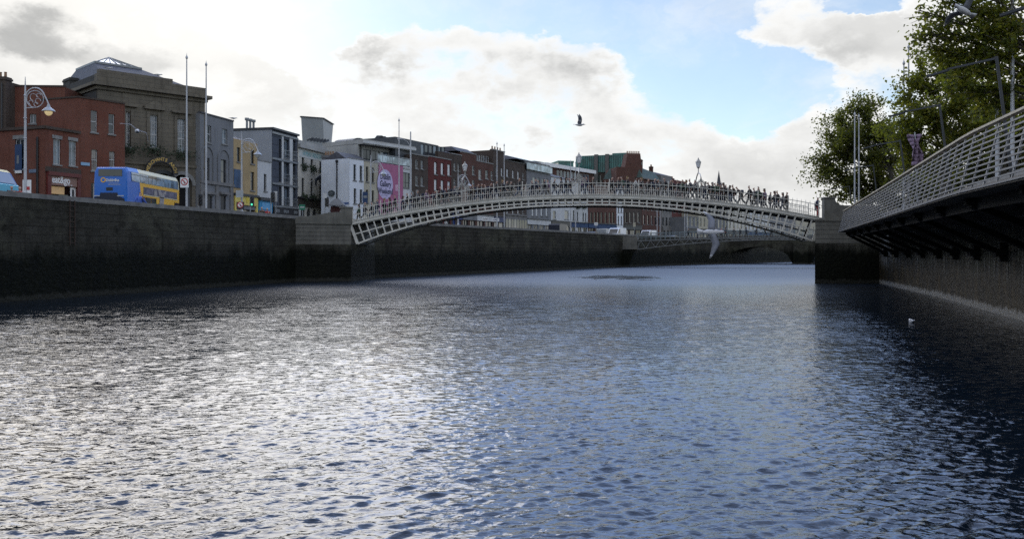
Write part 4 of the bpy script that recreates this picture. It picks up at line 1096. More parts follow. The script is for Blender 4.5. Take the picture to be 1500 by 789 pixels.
for k in range(n + 1): uu = min(fg.L - .04, max(.04, fg.L * k / n)); fbox(mb, fg, uu - .04, uu + .04, zbal, zbal + 1.08, -.08, 0)
fbox(mb, fg, 0, fg.L, zbal + 1.08, zbal + 1.14, -.09, .01); mb.build('balustrade_frame', M_gal, pb)
fp = Fac((PX(530, 114.5), 114.5), (PX(596, 121.8), 121.8)); zs1 = CZ + 14.0
pnw = [(.25 + k * (fp.L - .4) / 5, zbal + .1, .25 + (k + .88) * (fp.L - .4) / 5, zs1 - .5) for k in range(5)]
wallmesh(fp, 0, fp.L, STREET + 5, zs1, pnw, 6.5, .22).build('penthouse_wall', [M_conc, M_flat], pb)
for r in pnw: windowpart(pb, fp, r, 'two', M_glassb if r[0] > 3 else M_glass, M_dframe, sill=False)
trim(pb, fp, 'roof_slab', -.9, fp.L + .6, zs1 + .003, zs1 + .62, -6.4, 1.1, M_conc)
trim(pb, fp, 'roof_slab_edge', -.9, fp.L + .6, zs1 + .12, zs1 + .45, 1.103, 1.2, M_whitel)
fps = Fac(fp.p(-.9, 0, -6.3).to_2d(), fp.p(-.9, 0, .2).to_2d()); mb = MB(); fbox(mb, fps, 0, fps.L, STREET + 6, zs1 + .1, -.25, 0); mb.build('side_wall', M_conc, pb)
mb = MB()
for k in range(6): mb.bar(fp.p(-3.5 + k * .55, zs1 + .75, -6.5), fp.p(-2.4 + k * .55, zs1 + 1.15, -6.5), .08, .3)
mb.build('roof_louvre', M_dzinc, pb)
mb = MB(); q = fp.p(fp.L * .25, zs1 + .6, -4)
for k in range(8):
    a, b_ = math.pi * k / 8, math.pi * (k + 1) / 8
    for (s_) in (0,):
        A_ = fp.p(fp.L * .25 - 1.5 * math.cos(a), zs1 + .6 + .75 * math.sin(a), -2.5); B_ = fp.p(fp.L * .25 - 1.5 * math.cos(b_), zs1 + .6 + .75 * math.sin(b_), -2.5)
        C_ = fp.p(fp.L * .25 - 1.5 * math.cos(b_), zs1 + .6 + .75 * math.sin(b_), -6); D_ = fp.p(fp.L * .25 - 1.5 * math.cos(a), zs1 + .6 + .75 * math.sin(a), -6)
        mb.face([A_, B_, C_, D_])
mb.face([fp.p(fp.L * .25 - 1.5 * math.cos(math.pi * k / 8), zs1 + .6 + .75 * math.sin(math.pi * k / 8), -2.5) for k in range(9)])
mb.build('barrel_roof', M_dzinc, pb)
sol = thing('solar_panel', 'tilted dark solar panel array on the terrace block roof', 'solar panel', fp.p(fp.L * .75, zs1 + .7, -3))
mb = MB()
for k in range(2):
    a = fp.p(fp.L * .52 + k * .85, zs1 + .75, -3.0 - k * .2); mb.box8([a + v for v in (Vector((0, 0, 0)), Vector((.75, .1, 0)), Vector((.75, 2.2, 0)), Vector((0, 2.2, 0)), Vector((.95, .1, 1.25)), Vector((1.7, .1, 1.25)), Vector((1.7, 2.2, 1.25)), Vector((.95, 2.2, 1.25)))])
mb.build('panel', plain('solar glass', (.02, .022, .03), .25), sol)
mb = MB(); a = fp.p(fp.L * .52, zs1 + .6, -3.2)
for k in range(3): mb.bar(a + Vector((1.0 + k * .7, .4, 0)), a + Vector((1.3 + k * .7, .4, 1.1)), .07)
mb.build('stand', M_gal, sol)

f = facpx(512, 107.4, 533, 110); zw = CZ + 11.5
ww_ = [((517.6, 241, 521.7, 264), 'sash', None, M_dframe), ((526.8, 242.8, 531, 265), 'sash', None, M_dframe), ((518, 276, 522, 298), 'sash', None, M_dframe), ((527, 277.5, 531, 297), 'sash', None, M_dframe)]
wh = building('white_house', 'white corner house with plain gable and black drainpipe at the bridge foot', f, zw, ww_, M_whiter, 4.4)
fgb = Fac(f.p(0, 0, -4.4).to_2d(), f.A); u_p = fgb.hit(494, 260)[0]
mb = MB(); mb.tube([fgb.p(u_p, ZZ(297, 109), .09), fgb.p(u_p, ZZ(238, 109), .09)], .085, 6); mb.lathe(fgb.p(u_p, ZZ(240, 109), .1), ((.1, 0), (.18, .25), (.18, .4), (0, .4)), 8)
mb.tube([fgb.p(u_p, ZZ(297, 109), .09), fgb.p(u_p - 1.0, ZZ(309, 109), .09)], .085, 6); mb.build('drainpipe', M_black, wh)
trim(wh, fgb, 'name_strip', fgb.hit(500, 297)[0], fgb.L - .1, ZZ(299.5, 108), ZZ(296.5, 108), 0, .03, plain('blue strip', (.08, .13, .28), .5))
trim(wh, f, 'coping', 0, f.L, zw + .003, zw + .12, -.3, .05, M_sill)
rs = thing('round_sign', 'round dark grey sign on the white gable', 'sign', fgb.p(fgb.hit(485, 283)[0], ZZ(283, 109)))
mb = MB(); uc_, zc2 = fgb.hit(485, 283, .15)
for k in range(20):
    t0, t1 = 2 * math.pi * k / 20, 2 * math.pi * (k + 1) / 20; rr = .5
    e0, e1 = (uc_ + rr * math.cos(t0) , zc2 + .38 * math.sin(t0)), (uc_ + rr * math.cos(t1), zc2 + .38 * math.sin(t1))
    mb.face([fgb.p(uc_, zc2, .15), fgb.p(*e0, .15), fgb.p(*e1, .15)]); mb.face([fgb.p(*e0, .15), fgb.p(*e0, .05), fgb.p(*e1, .05), fgb.p(*e1, .15)])
mb.build('disc', plain('sign grey', (.07, .085, .09), .5), rs)
mb = MB(); fbox(mb, fgb, uc_ - .3, uc_ + .3, zc2 - .05, zc2 + .05, .152, .165); fbox(mb, fgb, uc_ - .05, uc_ + .05, zc2 - .25, zc2 + .25, .167, .175); mb.build('emblem', M_zinc, rs)
slope_roof(wh, f, 0.2, f.L + 2, zw, zw + 1.0, -.6, -4.2, .3)
chimney(wh, fgb, .5, -1.0, zw, ZZ(229, 111), 1.7, .9, M_greyr, 4)
f = facpx(533.2, 110, 553.4, 112.8)
cw = [((536, 244, 539.6, 266), 'sash', None, M_dframe), ((544.6, 245.5, 548.2, 267), 'sash', None, M_dframe), ((536, 278, 539.4, 297), 'sash', None, M_dframe), ((544.6, 279, 548, 296), 'sash', None, M_dframe)]
b = building('cream_house', 'narrow buff house squeezed between the white house and the pink banner', f, CZ + 11.45, cw, M_creamd, 5)
trim(b, f, 'coping', 0, f.L, CZ + 11.46, CZ + 11.6, -.3, .06, M_sill)
sb = thing('wall_sign', 'dark blue projecting sign on the buff house', 'sign', f.p(.2, 9, .3)); fq = Fac(f.p(-.1, 0, .5).to_2d(), f.p(-.1, 0, .5).to_2d() + Vector((1, .02)))
r = fq.rect((531.5, 281, 538.5, 297)); trim(sb, fq, 'sign_board', r[0], r[2], r[1], r[3], -.05, .05, M_navy); trim(sb, fq, 'sign_print', r[0] + .1, r[2] - .1, r[1] + .6, r[1] + .9, .051, .06, M_zinc)
bnr = thing('building_banner', 'huge pink banner with lilac oval advertising a gallery weekend', 'banner', fg.p(1.5, 10, .15))
r = fg.rect((554, 239, 589.5, 299)); mb = MB(); fbox(mb, fg, r[0], r[2], 7.2, zbal - .02, .06, .1); mb.build('cloth', plain('pink banner cloth', (.36, .115, .21), .75, var=.06), bnr)
uo, zo = fg.hit(564.5, 270, .12); mb = MB(); n = 28; hw, hh = 1.72, 1.95
for k in range(n):
    t0, t1 = 2 * math.pi * k / n, 2 * math.pi * (k + 1) / n
    mb.face([fg.p(uo, zo, .105), fg.p(uo + hw * math.cos(t0), zo + hh * math.sin(t0), .105), fg.p(uo + hw * math.cos(t1), zo + hh * math.sin(t1), .105)])
mb.build('oval', plain('lilac oval', (.48, .44, .62), .75, var=.05), bnr)
M_ink = plain('dark blue lettering', (.02, .025, .06), .7)
for t_, z_ in (('Dublin', .95), ('Gallery', .02), ('Weekend', -.9)):
    text_mesh(t_, 1.05, on_fac(fg, uo + .05, zo + z_, .11, .80 if t_ != 'Weekend' else .78), M_ink, bnr, bold=.02)
mb = MB()
for k in range(7):
    mb.bar(fg.p(uo - .9 + k * .22, zo - 1.45 + .05 * (k % 2), .112), fg.p(uo - .9 + (k + 1) * .22, zo - 1.45 + .05 * ((k + 1) % 2), .112), .05, .01)
mb.build('wavy_line', M_ink, bnr)
mb = MB(); ux, zx = fg.hit(581, 274, .1); fbox(mb, fg, ux - .12, ux + .12, zx - .55, zx + .3, .102, .108); fbox(mb, fg, ux - .32, ux + .32, zx + .1, zx + .3, .102, .108); fbox(mb, fg, ux - .32, ux - .2, zx - .5, zx + .1, .102, .108); fbox(mb, fg, ux + .2, ux + .32, zx - .5, zx + .1, .102, .108)
mb.build('figure_print', plain('pale pink print', (.6, .4, .5), .7), bnr)
# --- terrace continuing just outside the left picture edge
for Aq, Bq, mt, lab, hh in (((-66, 42), (-55.5, 72), M_brickd, 'dark brick terrace just beyond the left picture edge behind the coach', 12.5), ((-76, 10), (-66.2, 41.5), M_creamd, 'buff rendered terrace beyond the left picture edge', 11.5)):
    f = Fac(Aq, Bq); n = int(f.L / 3.1)
    root = thing('terrace_house', lab, 'building', f.p(f.L / 2, STREET, -4))
    ws = [(f.L * (k + .5) / n - .5, z, f.L * (k + .5) / n + .5, z + 1.9) for k in range(n) for z in (9.3, 12.6)]
    wallmesh(f, 0, f.L, STREET, STREET + hh, ws, 9, .2).build('wall', [mt, M_flat], root)
    for w_ in ws: windowpart(root, f, w_, 'sash')
    trim(root, f, 'shop_fascia', .1, f.L - .1, 7.7, 8.5, .01, .16, M_dframe); trim(root, f, 'coping', 0, f.L, STREET + hh + .003, STREET + hh + .15, -.3, .07, M_sill)
# ------------------------------------------------------------------ the terrace beyond the footbridge
def fy(px):
    k = (px - 750) / F
    if px < 690: return 74.1 / (.504 - k)
    if px < 834: return 70.6 / (.478 - k)
    return 111.4 / (.716 - k)
def fpx(px0, px1, o=0.0):
    f = facpx(px0, fy(px0), px1, fy(px1))
    if o: f = Fac((f.A + f.n * o), (f.B + f.n * o))
    return f
def zat(py, px): return ZZ(py, fy(px))
def grid(f, ulist, zlist, w, h):
    return [(u - w / 2, z, u + w / 2, z + h) for u in ulist for z in zlist]
def simple(name, label, px0, px1, ytop, mat, wins=(), gridw=None, depth=9, shop=None, style='sash', pane=None, frame=None, top=None, cat='building', sill=True):
    f = fpx(px0, px1); zt = zat(ytop, (px0 + px1) / 2)
    root = thing(name, label, cat, f.p(f.L / 2, STREET, -depth / 2))
    rects = [(f.rect(w[0]), w) for w in wins]
    if gridw:
        n, rows, w, h = gridw
        for k in range(n):
            for z in rows: rects.append(((f.L * (k + .5) / n - w / 2, z, f.L * (k + .5) / n + w / 2, z + h), (None,)))
    ops = [r for r, _ in rects]
    sh = []
    if shop:
        n = shop[1]
        for k in range(n): sh.append((f.L * k / n + .35, STREET, f.L * (k + 1) / n - .35, 7.5))
    wallmesh(f, .02, f.L - .02, STREET, zt, ops + sh, depth, .22).build('wall', [mat, M_flat], root)
    for r, w in rects:
        windowpart(root, f, r, (w[1] if len(w) > 1 and w[1] else style), (w[2] if len(w) > 2 and w[2] else pane), (w[3] if len(w) > 3 else frame), sill=sill)
    for s_ in sh:
        mb = MB(); fbox(mb, f, s_[0], s_[2], s_[1], s_[3], -.22, -.16); g = mb.build('shop_window', M_glass, root)
        mb = MB(); n2 = max(2, int((s_[2] - s_[0]) / 1.2))
        for k in range(n2 + 1):
            u = s_[0] + (s_[2] - s_[0]) * k / n2; u = min(max(u, s_[0] + .04), s_[2] - .04); fbox(mb, f, u - .04, u + .04, s_[1], s_[3], -.158, -.08)
        fbox(mb, f, s_[0], s_[2], s_[1], s_[1] + .5, -.156, -.07); mb.build('shop_mullion', shop[2] if len(shop) > 2 else M_dframe, g)
    if shop:
        trim(root, f, 'shop_fascia', .1, f.L - .1, 7.6, 8.5, .01, .16, shop[0]); trim(root, f, 'shop_cornice', .05, f.L - .05, 8.503, 8.65, 0, .3, M_dframe)
    trim(root, f, 'coping', .0, f.L, zt + .003, zt + .16, -.3, .07, top or M_sill)
    return root, f, zt
WB = M_blind
def pth(root, px0, px1, o, z0, ytop, depth, wl, mat, frame=None, name='penthouse_wall', slab=None):
    f = fpx(px0, px1, o); zt = zat(ytop, (px0 + px1) / 2)
    rects = [f.rect(w) for w in wl]
    wallmesh(f, 0, f.L, z0, zt, rects, depth, .15).build(name, [mat, M_flat], root)
    for r in rects: windowpart(root, f, r, 'none', M_glassb, frame or M_dframe, sill=False, rec=.12)
    if slab: trim(root, f, 'roof_slab', -.2, f.L + .2, zt + .003, zt + .3, -depth - .1, .4, slab)
    return f, zt

r, f, zt = simple('brick_house', 'dark brown brick house beneath the charcoal penthouse', 603, 627, 228, M_brickd,
    [((608.4, 234, 612.4, 247), 'two'), ((616.2, 235, 620.2, 247.5), 'two'), ((608.5, 257.5, 612.4, 272), 'two'), ((616.2, 259, 620.2, 272.5), 'two')], shop=(M_dframe, 2))
pth(r, 590, 652.5, -1.2, zt - 3, 206, 7, [(616.5 + k * 6.1, 211 + k * .9, 621.6 + k * 6.1, 229.5 + k * .5) for k in range(6)], M_dzinc)
r, f, zt = simple('maroon_house', 'maroon brick house with tall white blinds in its windows', 627, 661, 232, M_brickm,
    [((636, 237, 640.4, 255.5), 'none', WB, M_dframe), ((645.8, 238.6, 650.2, 256), 'none', WB, M_dframe), ((655.6, 240.4, 660, 257.3), 'none', WB, M_dframe),
     ((636, 262.5, 640.4, 279), 'none', WB, M_dframe), ((645.8, 264, 650.2, 279.5), 'none', WB, M_dframe), ((655.6, 265.5, 660, 279.5), 'none', WB, M_dframe)], shop=(M_black, 3))
trim(r, f, 'parapet', f.L * .42, f.L, zt + .165, zt + 1.0, -.5, .0, M_brickd)
r, f, zt = simple('brick_house', 'slim brown brick house with a dark pitched roof right of the maroon house', 661, 676.5, 227, M_brickd,
    [((664.6, 239, 667.6, 250), 'sash'), ((670.3, 240, 673.2, 250.5), 'sash'), ((664.6, 262, 667.6, 274), 'sash'), ((670.3, 262.5, 673.2, 274), 'sash')],
    shop=(plain('shop blue', (.03, .06, .22), .5), 2, plain('shop window blue', (.04, .08, .3), .5)))
slope_roof(r, f, -1.2, f.L, zt + .15, zat(213.5, 665), -.3, -8.5, 1.2)
r, f, zt = simple('brick_house', 'russet brick house below a long slate mansard roof', 676.5, 697.5, 225, M_brickb,
    [((680, 242, 683.4, 255), 'sash'), ((691.6, 243, 695.4, 256), 'sash'), ((680, 263, 683.4, 275), 'sash'), ((691.6, 264, 695.4, 275), 'sash')], shop=(M_greyr, 2))
mansard(r, f, -1.0, f.L + .2, zt + .16, zat(216.5, 687), 8.5)
r, f, zt = simple('brick_house', 'brown brick house with a white framed dormer storey', 697.5, 722.5, 238.5, M_brickb,
    [((701, 248.5, 705.5, 263), 'cross', M_glassb), ((711, 249.5, 715.3, 262), 'sash'), ((719, 251, 722, 264), 'sash')], shop=(M_whitel, 2))
f2_, z2_ = pth(r, 697.5, 722.5, -.8, zt - .5, 224.5, 7, [(698.5 + k * 6.2, 227 + k * .9, 700.5 + k * 6.2, 237.5 + k * .5) for k in range(4)] + [(701.4 + k * 6.2, 227.3 + k * .9, 703.6 + k * 6.2, 237.7 + k * .5) for k in range(4)], M_brickd, M_white)
mansard(r, fpx(697.5, 722.5, -.8), -.1, f2_.L + .1, z2_ + .01, zat(219.5, 710), 7.2, 2.0)
r, f, zt = simple('brick_house', 'taller narrow brown brick house with a row of chimney pots', 722.5, 739.5, 221.5, M_brickd,
    [((734, 246, 736.3, 258), 'sash', WB), ((726, 246, 728.4, 258), 'sash'), ((726, 268, 728.4, 280), 'sash'), ((734, 268, 736.3, 280), 'sash')], shop=(plain('navy shop', (.05, .06, .12), .6), 1))
for k in range(4): chimney(r, f, .8 + k * f.L / 4.4, -.6, zt - .2, zt + .25, .5, .5, M_brickd, 1)
r, f, zt = simple('brick_house', 'long brown brick house with a grey stone ground floor and hipped slate roof', 739.5, 771, 238, M_brickd,
    [((742, 247.5, 744.6, 259), 'sash', WB), ((750.4, 249.3, 752.8, 261), 'sash', WB), ((758, 251.3, 760.4, 262.5), 'sash', WB), ((765, 253, 767.3, 263), 'sash'),
     ((742, 306, 744.4, 313), 'sash', WB), ((750.4, 306, 752.6, 313), 'sash', WB), ((758, 306, 760.2, 313), 'sash', WB), ((765, 306, 767.2, 313), 'sash')])
slope_roof(r, f, -.3, f.L + .6, zt + .15, zat(228, 755), .2, -9, 3.2)
zs = zat(316, 755); trim(r, f, 'stone_ground_floor', .02, f.L - .02, STREET, zs, .01, .12, M_greys); trim(r, f, 'string_course', 0, f.L, zs + .003, zs + .25, 0, .28, M_greys)
for k in range(8):
    u = f.L * (k + .5) / 8; mb = MB(); pl_ = [(u - .42, STREET + .9), (u + .42, STREET + .9), (u + .42, zs - 1.0)] + [(u + .42 * math.cos(math.pi * j / 8), zs - 1.0 + .42 * math.sin(math.pi * j / 8)) for j in range(1, 8)] + [(u - .42, zs - 1.0)]
    mb.prism(pl_, f.p, .123, .14); w = mb.build('arched_window', M_glass, r)
r, f, zt = simple('grey_house', 'grey rendered house with a glazed penthouse and pale shopfront', 771.5, 806.5, 253, M_greyr,
    [((780, 259.5, 784.8, 276), 'sash'), ((787.2, 260.5, 791, 276), 'sash'), ((793.6, 261.5, 797.4, 276), 'sash'), ((800, 262, 803, 276), 'sash'),
     ((779, 303, 782, 316), 'two', WB), ((785, 303, 788, 316), 'two', WB), ((792, 303, 795, 316), 'two', WB), ((799.5, 303, 802.5, 316), 'two', WB)], shop=(M_whitel, 4, M_whitel))
f2_, z2_ = pth(r, 768.5, 805.5, .0, zt + .2, 238.5, 8, [(770.5 + k * 5.9, 238.5 + k * .75, 775.4 + k * 5.9, 250 + k * .6) for k in range(6)], M_dzinc, M_white)
mansard(r, f2_, -2.5, f2_.L + .2, z2_ + .01, zat(230.5, 780), 8, 2.5)
mb = MB(); fbox(mb, f2_, .1, f2_.L + .2, zt + .2, zt + 1.3, .35, .4); mb.build('glass_balustrade', glassy('pale balustrade glass'), r)
r, f, zt = simple('slate_house', 'white house with black shopfronts and dark slate roof left of the middle bridge lamp', 807, 836, 262, M_whitel,
    [((810, 309, 814.5, 321), 'sash'), ((827, 308.5, 833, 321), 'sash6'), ((818, 270, 822, 283), 'sash'), ((827, 270, 831, 283), 'sash')], shop=(M_black, 2))
slope_roof(r, f, -.2, f.L + .2, zt + .15, zat(249, 820), .1, -9, 2.8)
b2 = thing('brick_block', 'brown brick block with a long white glazed roof storey left of the teal offices', 'building', P(832, 300, 195))
f = facpx(797, 184, 869, 202); wb = [(1.6 + k * (f.L - 5.5) / 11 + 3.6, ZZ(262, 195), 1.6 + (k + .86) * (f.L - 5.5) / 11 + 3.6, ZZ(253, 195)) for k in range(10)]
wallmesh(f, 0, f.L, STREET, ZZ(249.5, 193), wb, 10, .2).build('wall', [M_brickb, M_flat], b2)
for w_ in wb: windowpart(b2, f, w_, 'none', M_glassb, M_white, sill=False)
trim(b2, f, 'roof_edge', -.2, f.L + .3, ZZ(249.5, 193) + .003, ZZ(249.5, 193) + .8, -10, .6, M_white)
trim(b2, f, 'plant_room', 1, 5, ZZ(249.5, 193) + .81, ZZ(244, 193) + .6, -8, -3, M_dzinc)
r, f, zt = simple('white_house', 'white house with slim windows and dark planting above its pub front', 836.2, 861, 268, M_whitel,
    [((839.3, 308, 841.4, 322), 'sash', None, M_dframe), ((845, 310.5, 846.8, 323), 'sash', None, M_dframe), ((853.4, 311.5, 855.3, 323), 'sash', None, M_dframe), ((857.3, 312, 859, 324), 'sash', None, M_dframe)], shop=(M_navy, 3))
for px in (845, 854.5): u, z = f.hit(px, 303.5); planter(r, f, u, z, 1.6, .6, .3)
tb = thing('office_block', 'big teal glass clad office block on the skyline behind the bridge', 'building', P(880, 300, 225))
f = facpx(845, 229, 922, 224); zt = ZZ(227, 226); zm = ZZ(252, 226)
tw_ = []
for k in range(6): tw_.append((1 + k * (f.L - 2) / 6 + .4, zm - 5.2, 1 + (k + 1) * (f.L - 2) / 6 - .5, zm - .7))
wallmesh(f, 0, f.L, STREET, zm, tw_, 14, .4).build('wall', [M_brickd, M_flat], tb)
for w_ in tw_: windowpart(tb, f, w_, 'cross', M_glass, M_copper, sill=False)
mb = MB(); fbox(mb, f, -.2, f.L + .2, zm + .003, zt, -14.5, .25); cl = mb.build('glass_cladding', M_teal, tb)
mb = MB()
for k in range(1, 24): u = f.L * k / 24; fbox(mb, f, u - .05, u + .05, zm + .1, zt - .1, .252, .33)
mb.build('cladding_joint', plain('teal joint', (.02, .06, .055), .6), cl)
for px in (874.3, 890.3):
    u = f.hit(px, 240)[0]; trim(tb, f, 'stair_shaft', u - .45, u + .45, STREET, zt + .15, .0, 1.0, plain('grey brown concrete', (.11, .105, .095), .85))
trim(tb, f, 'parapet', f.L * .66, f.L * .95, zt + .003, zt + .5, -10, -1, M_teal)
f = facpx(818, 219, 840, 220); b3 = thing('office_block', 'small teal clad block low on the skyline left of the big one', 'building', f.p(2, STREET))
mb = MB(); fbox(mb, f, 0, f.L, STREET, ZZ(238, 219), -8, 0); mb.build('glass_cladding', M_teal, b3); trim(b3, f, 'parapet', -.1, f.L + .1, ZZ(238, 219) + .003, ZZ(237, 219) + .3, -8.1, .1, M_copper)

r, f, zt = simple('brick_house', 'brown brick house with a line of narrow dark windows under the arch', 861.3, 903, 272, M_brickb,
    [((x, 311, x + 2.6, 327), 'sash', None, M_dframe) for x in (865, 870, 875, 880, 886, 892, 897)], shop=(M_navy, 4))
rb = thing('chimney_block', 'dark red brick block with big stacked chimneys beside the teal offices', 'building', P(925, 300, 210))
f = facpx(903, 204, 941, 205); zc1 = ZZ(262 - 17, 205)
wallmesh(f, 0, f.L, STREET, zc1, [], 9).build('wall', [M_brickb, M_flat], rb)
mb = MB(); u0_, u1_ = f.hit(918, 240)[0], f.L; ztp = ZZ(226, 207)
mb.box8([f.p(u0_ - .3, zc1 + .003, -.3), f.p(u1_, zc1 + .003, -.3), f.p(u1_, zc1 + .003, -4), f.p(u0_ - .3, zc1 + .003, -4), f.p(u0_ + .35, ztp, -.5), f.p(u1_ - .35, ztp, -.5), f.p(u1_ - .35, ztp, -3.6), f.p(u0_ + .35, ztp, -3.6)])
c = mb.build('chimney', M_brickb, rb)
for k in range(7):
    m2 = MB(); m2.lathe(f.p(u0_ + .5 + k * (u1_ - u0_ - 1) / 6, ztp, -1.2), ((.16, 0), (.13, .5), (.16, .52), (.16, .6), (0, .6)), 8); m2.build('chimney_pot', M_pot, c)
r, f, zt = simple('white_house', 'slim white house with two dark windows per floor under the arch', 903.3, 913, 279, M_whiter,
    [((905, 284, 907, 296), 'sash', None, M_dframe), ((909.3, 284, 911.2, 296), 'sash', None, M_dframe), ((905, 302, 907, 311), 'sash', None, M_dframe), ((909.3, 302, 911.2, 311), 'sash', None, M_dframe), ((905, 316, 907, 329), 'sash', None, M_dframe), ((909.3, 316.5, 911.2, 329), 'sash', None, M_dframe)])
r, f, zt = simple('brick_house', 'brown brick warehouse with narrow windows right of the slim white house', 913.2, 940, 268, M_brickd, [((x, y, x + 2.4, y + 15), 'sash', None, M_dframe) for x in (916, 922, 928, 934) for y in (278, 311)], shop=(M_dframe, 3))
db = thing('domed_building', 'corner building with a small green copper dome and mansard roofs', 'building', P(955, 300, 215))
f = facpx(940.5, 204, 968.5, 214); zd = ZZ(262, 208)
wd = [(f.L * (k + .5) / 5 - .5, z, f.L * (k + .5) / 5 + .5, z + 2.2) for k in range(5) for z in (9.2, 12.6, 16.0)]
wallmesh(f, 0, f.L, STREET, zd, wd, 10, .2).build('wall', [M_brickb, M_flat], db)
for w_ in wd: windowpart(db, f, w_, 'sash', None, M_dframe)
mb = MB(); fm_ = fpx(941, 968)
mb.box8([f.p(0, zd + .01, .1), f.p(f.L, zd + .01, .1), f.p(f.L, zd + .01, -10), f.p(0, zd + .01, -10), f.p(.6, ZZ(246, 208), -1.2), f.p(f.L - 1.5, ZZ(250, 208), -1.2), f.p(f.L - 1.5, ZZ(250, 208), -8.6), f.p(.6, ZZ(246, 208), -8.6)])
mb.build('roof', plain('green grey slate', (.045, .075, .065), .7, var=.3), db)
uD = f.hit(947, 240)[0]; zD = ZZ(247, 207)
mb = MB(); mb.lathe(f.p(uD, zD - .6, -2.4), ((1.1, -1), (1.1, 1.4), (1.25, 1.45), (1.15, 1.9), (.95, 2.5), (.6, 3.0), (.2, 3.25), (0, 3.3)), 16); mb.build('dome', M_copper, db, smooth=False)
chimney(db, f, f.hit(958.5, 240)[0], -4, zd, ZZ(233, 211), 1.9, 1.2, M_brickb, 4); chimney(db, f, f.hit(965, 250)[0], -2, zd, ZZ(243, 212), .8, .8, M_brickb, 2)
trim(db, f, 'cornice', -.2, f.L + .2, zd - .3, zd, 0, .4, M_greys)
f = facpx(968.7, 214, 984, 219); zt = ZZ(257, 216); gb = thing('stone_house', 'grey stepped house with a dark roof at the end of the skyline', 'building', f.p(3, STREET))
wd = [(f.L * (k + .5) / 3 - .45, z, f.L * (k + .5) / 3 + .45, z + 2) for k in range(3) for z in (9.2, 12.6, 16.0)]
wallmesh(f, .02, f.L, STREET, zt, wd, 8, .2).build('wall', [M_greys, M_flat], gb)
for w_ in wd: windowpart(gb, f, w_, 'sash', None, M_dframe)
slope_roof(gb, f, 0, f.L, zt, ZZ(250, 216), 0, -8, 1.2); trim(gb, f, 'stone_porch', .4, f.L - .5, STREET, 9.0, .02, .35, M_greys)
for k in range(3): u = f.L * (k + .5) / 3; mb = MB(); fbox(mb, f, u - .5, u + .5, STREET, 8.0, .352, .38); mb.build('doorway', M_dark, gb)
f = facpx(984.2, 219, 1005, 227); zt = ZZ(264, 222); gb = thing('brick_house', 'dark red brick house where the skyline drops to the bridge rail', 'building', f.p(4, STREET))
wd = [(f.L * (k + .5) / 3 - .5, z, f.L * (k + .5) / 3 + .5, z + 2.2) for k in range(3) for z in (12.6, 16.4)]
wallmesh(f, .02, f.L, STREET, zt, wd, 8, .2).build('wall', [plain('plain red brick', (.10, .03, .024), .9, var=.2), M_flat], gb)
for w_ in wd: windowpart(gb, f, w_, 'sash', None, M_dframe)
for k, w_ in ((.2, 1.2), (.75, 1.6)): chimney(gb, f, f.L * k, -3, zt - .1, zt + .9, w_, .8, M_brickb, 3)
trim(gb, f, 'shop_fascia', .1, f.L - .1, 7.6, 8.4, .01, .15, plain('navy shop')); trim(gb, f, 'shop_window', .3, f.L - .3, STREET, 7.59, .01, .04, M_glass)
specs = [(1005.3, 1023, 318, M_greyr, 3, 'low grey building with a flat roof seen through the lattice of the bridge', 1),
         (1023.2, 1040, 306, M_creamd, 3, 'buff house seen above the wings of the flying gull', 2), (1040.2, 1066, 300, M_greyr, 5, 'grey house with white window frames seen right of the flying gull', 2),
         (1066.2, 1094, 303, M_cream, 5, 'pale cream building with tall windows seen through the bridge lattice', 2), (1094.2, 1128, 308, M_whitel, 6, 'white building with evenly spaced windows far along the quay', 2),
         (1128.2, 1165, 312, M_greyr, 6, 'far grey quay building before the last one at the right abutment', 2), (1165.2, 1215, 318, M_creamd, 7, 'farthest buff quay building meeting the right abutment', 1)]
for a, b_, y_, m_, n_, lab, rows in specs:
    simple('quay_house', lab, a, b_, y_, m_, gridw=(n_, [9.1, 12.4][:rows], 1.3, 2.3), shop=(M_dframe if m_ != M_whitel else M_navy, n_ // 2 + 1), sill=False)
# church spire on the horizon
sp = thing('church_spire', 'slender grey church spire on the horizon above the bridge railing', 'spire', P(1053, 300, 420))
c = P(1053, 300, 420); zt = ZZ(249, 420); zb = ZZ(272, 420)
mb = MB(); mb.box(c.x - 1.1, c.x + 1.1, c.y - 1.1, c.y + 1.1, STREET, zb); mb.build('tower', M_greys, sp)
mb = MB(); mb.lathe((c.x, c.y, zb), ((1.25, 0), (.8, 2.4), (.4, 5.0), (0, zt - zb)), 8); mb.build('spire', M_roof, sp)
mb = MB()
for s_ in (-1, 1): mb.lathe((c.x + s_ * 1.0, c.y - 1.0, zb), ((.3, -1), (.3, .3), (0, 1.9)), 6)
mb.build('pinnacle', M_greys, sp)

